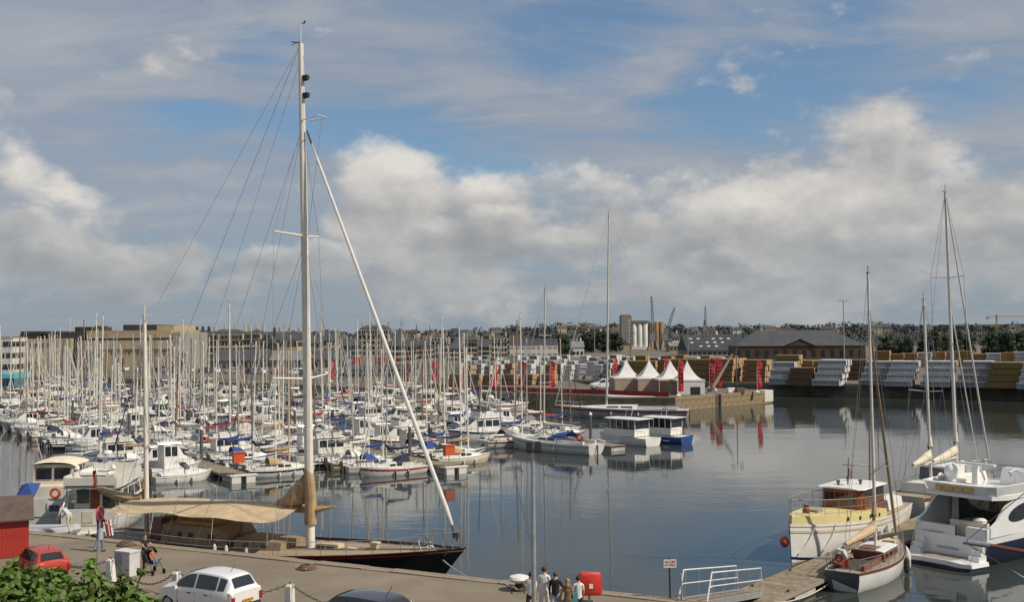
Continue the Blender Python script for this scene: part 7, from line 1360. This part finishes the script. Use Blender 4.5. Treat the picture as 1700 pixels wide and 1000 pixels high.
    me = bpy.data.meshes.new('body'); me.from_pydata([(J[n_] - Vector((0, 0, low))) * k for n_ in names], [(ix[a_], ix[b_]) for a_, b_ in E], []); o = bpy.data.objects.new('body', me); col.objects.link(o); o.modifiers.new('skin', 'SKIN'); sv_ = me.skin_vertices[0].data
    for n_ in names:
        r_ = rad[n_]; r_ = r_ if isinstance(r_, tuple) else (r_, r_); q_ = fat if n_[:2] in ('kn', 'an', 'hi') else (slim if n_ in ('waist', 'chest', 'pel') else 1); sv_[ix[n_]].radius = (r_[0] * k * q_, r_[1] * k * q_); sv_[ix[n_]].use_root = n_ == 'pel'
    ss_ = o.modifiers.new('sub', 'SUBSURF'); ss_.levels = 2; ss_.render_levels = 2
    bm_ = bpy.data.meshes.new_from_object(o.evaluated_get(bpy.context.evaluated_depsgraph_get())); bpy.data.objects.remove(o)
    bm_.materials.clear()
    for mn in (skin, top, legs, shoe): bm_.materials.append(MATS[mn])
    segs = [(a_, b_, (J[a_] - Vector((0, 0, low))) * k, (J[b_] - Vector((0, 0, low))) * k) for a_, b_ in E]; idx = []
    for p in bm_.polygons:
        c_ = p.center; best, bs_, bt = 9, None, 0
        for a_, b_, A__, B__ in segs:
            d_ = B__ - A__; tt = max(0, min(1, (c_ - A__).dot(d_) / d_.length_squared)); ds = (c_ - A__ - d_ * tt).length
            if ds < best: best, bs_, bt = ds, (a_, b_), tt
        a2, b2 = bs_; w_ = a2[:2]
        if a2 in ('neck', 'head') or (a2 == 'neck0' and b2 == 'neck'): i_ = 0
        elif a2 == 'pel' and b2 == 'waist': i_ = 1 if bt > .12 else 2
        elif a2 in ('waist', 'chest') or b2[:2] == 'sh': i_ = 0 if (open_back and a2 == 'chest' and bt > .1) else 1
        elif w_ == 'sh': i_ = 1 if sleeves == 'long' or (sleeves == 'short' and bt < .6) else 0
        elif w_ == 'el': i_ = 1 if sleeves == 'long' and bt < .9 else 0
        elif w_ in ('wr', 'pa') or a2[0] in 'f': i_ = 0
        elif a2 == 'pel' or w_ == 'hi': i_ = 2
        elif w_ == 'kn': i_ = 2 if pants != 'short' and bt < .93 else 0
        else: i_ = 3
        idx.append(i_)
    bm_.polygons.foreach_set('material_index', idx); bm_.polygons.foreach_set('use_smooth', [True] * len(idx)); link('body', bm_, t)
    hc = (J['head'] - Vector((0, 0, low))) * k; cr = (J['crown'] - Vector((0, 0, low))) * k; upv = (cr - hc).normalized(); fwd = rot((0, 1, 0), 'X', -bend); m = MB()
    def hcap(u, v):
        a_ = u * 2 * math.pi; b_ = v * (1.75 if math.sin(a_) < .25 else 1.15); return hc + upv * (.03 * k) + (Vector((math.cos(a_) * .092, 0, 0)) + fwd * (math.sin(a_) * .112)) * math.sin(b_) * k + upv * math.cos(b_) * .122 * k
    m.grid(hcap, 18, 6)
    if longhair: m.path([hc - fwd * .07 * k, hc - fwd * .115 * k - upv * .12 * k, hc - fwd * .12 * k - upv * .26 * k], .08, 8, rs=[.085 * k, .09 * k, .03 * k])
    m.build('hair', hair, t, True)
    m = MB().ball(tuple(hc + fwd * .105 * k - upv * .0), .016 * k, 6); m.build('nose', skin, t, True); 
    for s_ in (-1, 1): MB().ball(tuple(hc + Vector((s_ * .034 * k, 0, 0)) + fwd * .094 * k + upv * .025 * k), .010 * k, 6).build('eye', 'eye', t); MB().ball(tuple(hc + Vector((s_ * .088 * k, 0, 0)) + upv * .005), .022 * k, 6, (.5, .8, 1.3)).build('ear', skin, t, True)
    MB().box(-.022 * k, .022 * k, -.004, .004, -.005, .005, Matrix.Translation(hc + fwd * .098 * k - upv * .045 * k)).build('mouth', 'cloth_pink', t)
    return t
UPQ = heading(Vector((.2, .98, 0)))
fac = heading(-QD)     # walking left along the quay
G0 = lambda px, ph: at(px, ph, 1.72)
def gp(px, yh, H): p = at(px, yh, H); return Vector((p.x, p.y, 0))
person('man in white shirt and dark trousers, leftmost of the strolling group behind the lamp post', gp(881, 950, 1.72), heading(Vector((.25, .97, 0))), 1.72, 'cloth_white', 'cloth_black', arms=((.35, .35), (.12, -.25)), hair='hair_black', skin='skin_tan')
person('tall man all in white, second in the strolling group', gp(903, 942, 1.84), heading(Vector((.15, 1, 0))), 1.84, 'cloth_white', 'cloth_white', hair='hair_black', sleeves='long', pants='loose', slim=.95, stride=.2)
person('person in black jacket and pale jeans in the middle of the strolling group', gp(922, 950, 1.74), heading(Vector((.3, .95, 0))), 1.74, 'cloth_black', 'cloth_denim_pale', hair='hair_brown', sleeves='long', arms=((.12, -.1), (.30, .3)))
person('person with long fair hair and olive dress in the strolling group', gp(942, 961, 1.62), heading(Vector((.1, 1, 0))), 1.62, 'cloth_olive', 'cloth_olive', hair='hair_blond', skin='skin_tan', sleeves='none', longhair=True, slim=.88, open_back=True, arms=((.3, .1), (.15, 0)))
pw = person('person in white top with teal bag beside the red lifebuoy cabinet', gp(960, 957, 1.66), heading(Vector((-.15, 1, 0))), 1.66, 'cloth_white', 'cloth_black', hair='hair_black', slim=.9, arms=((.2, .1), (.15, .2)))
bg_ = gp(953, 957, 1.66); t = thing('shoulder_bag', 'teal shoulder bag carried in the strolling group', 'bag', (bg_.x + .02, bg_.y - .05, 0), 0); MB().box(-.10, .10, -.16, .16, .78, 1.12, taper=.9).build('pouch', 'bag_teal', t); MB().path([(0, -.14, 1.1), (.08, -.05, 1.38), (.08, .05, 1.38), (0, .14, 1.1)], .014, 4).build('strap', 'bag_teal', t)
person('man in dark top and blue jeans standing behind the road sign', at(166, 917), heading(Vector((.55, .84, 0))), 1.9, 'cloth_black', 'cloth_denim', arms=((.1, .1), (.2, .5)), stride=.12)
t = thing('draped_cloth', 'red and white striped cloth over the arm of the man by the sign', 'cloth', at(177, 912) * 1.0, .4); t.location.z = 0
for k in range(5): MB().grid(lambda u, v: (-.16 + .07 * (k + u) + .12 * v, .03 * math.sin(5 * u + k) - .02, 1.35 - .75 * v), 2, 5).build('stripe', 'flag_red' if k % 2 else 'flag_white', t)
person('person in lilac shirt and beige trousers bending over at the quay edge', at(115, 887), heading(Vector((-.85, .5, 0))), 1.8, 'cloth_lilac', 'cloth_beige', 'shoe_tan', hair='hair_brown', sleeves='long', bend=R(62), arms=((.15, .25), (.15, .45)), stride=.14)
wp = at(240, 949); wf = heading(Vector((.75, -.65, 0)))
person('person in dark top and olive trousers pushing a pushchair', wp, wf, 1.58, 'cloth_black', 'cloth_olive', hair='hair_brown', sleeves='short', arms=((.15, .75), (.15, .75)), stride=.22, slim=.95)
wd_ = Vector((math.cos(wf), math.sin(wf), 0)); cpos = Vector((wp.x, wp.y, 0)) + wd_ * .72
pc = thing('pushchair', 'black pushchair with orange seat pushed along the quay', 'pushchair', cpos, wf); m = MB()
for y in (-.24, .24): m.path([(-.45, y, 1.0), (-.2, y, .72), (.35, y, .14)], .016, 6); m.path([(-.35, y, .12), (.0, y, .5), (.2, y, .62)], .016, 6)
m.tube((-.45, -.24, 1.0), (-.45, .24, 1.0), .02, n=6); m.build('frame', 'trim_black', pc); sm_ = MB(); sm_.add([(-.25, -.2, .42), (-.25, .2, .42), (.15, .2, .40), (.15, -.2, .40), (-.38, -.2, .92), (-.38, .2, .92)], [(0, 3, 2, 1), (0, 1, 5, 4)]); sm_.build('seat', 'cloth_black', pc)
m = MB(); m.rings([[(-.34 + x, math.cos(a_) * .24, .80 + math.sin(a_) * k_) for a_ in [math.pi * j / 8 for j in range(9)]] for x, k_ in ((-.04, .22), (.1, .30), (.22, .24))], False, False); m.build('hood', 'cloth_black', pc, True)
for x in (-.36, .36):
    for y in (-.26, .26): MB().lathe((x, y, .11), [(.05, -.02), (.11, -.02), (.11, .02), (.05, .02)], 14, 'Y').build('wheel', 'tyre', pc)
chp = cpos + wd_ * -.12; person('child in orange top sitting in the pushchair', Vector((chp.x, chp.y, .06)), wf, .95, 'cloth_orange', 'cloth_denim', hair='hair_brown', sit=True, arms=((.25, .5), (.25, .5)), group=None)
# seagull
gq = atd(505, 38, 60); t = thing('seagull', 'small gull flying above the big mast', 'bird', gq, .5, None, .55); MB().ball((0, 0, 0), .1, 8, (2.4, .8, .8)).build('body', 'grey_gelcoat', t, True)
for s_ in (-1, 1): MB().add([(.1, 0, .02), (-.12, 0, .02), (-.1, s_ * .35, .16), (.08, s_ * .32, .17), (-.2, s_ * .72, .02)], [(0, 1, 2, 3), (3, 2, 4)]).build('wing', 'alu_dark', t)
print('objects', len(bpy.data.objects), 'tris', sum(len(m.polygons) for m in bpy.data.meshes))
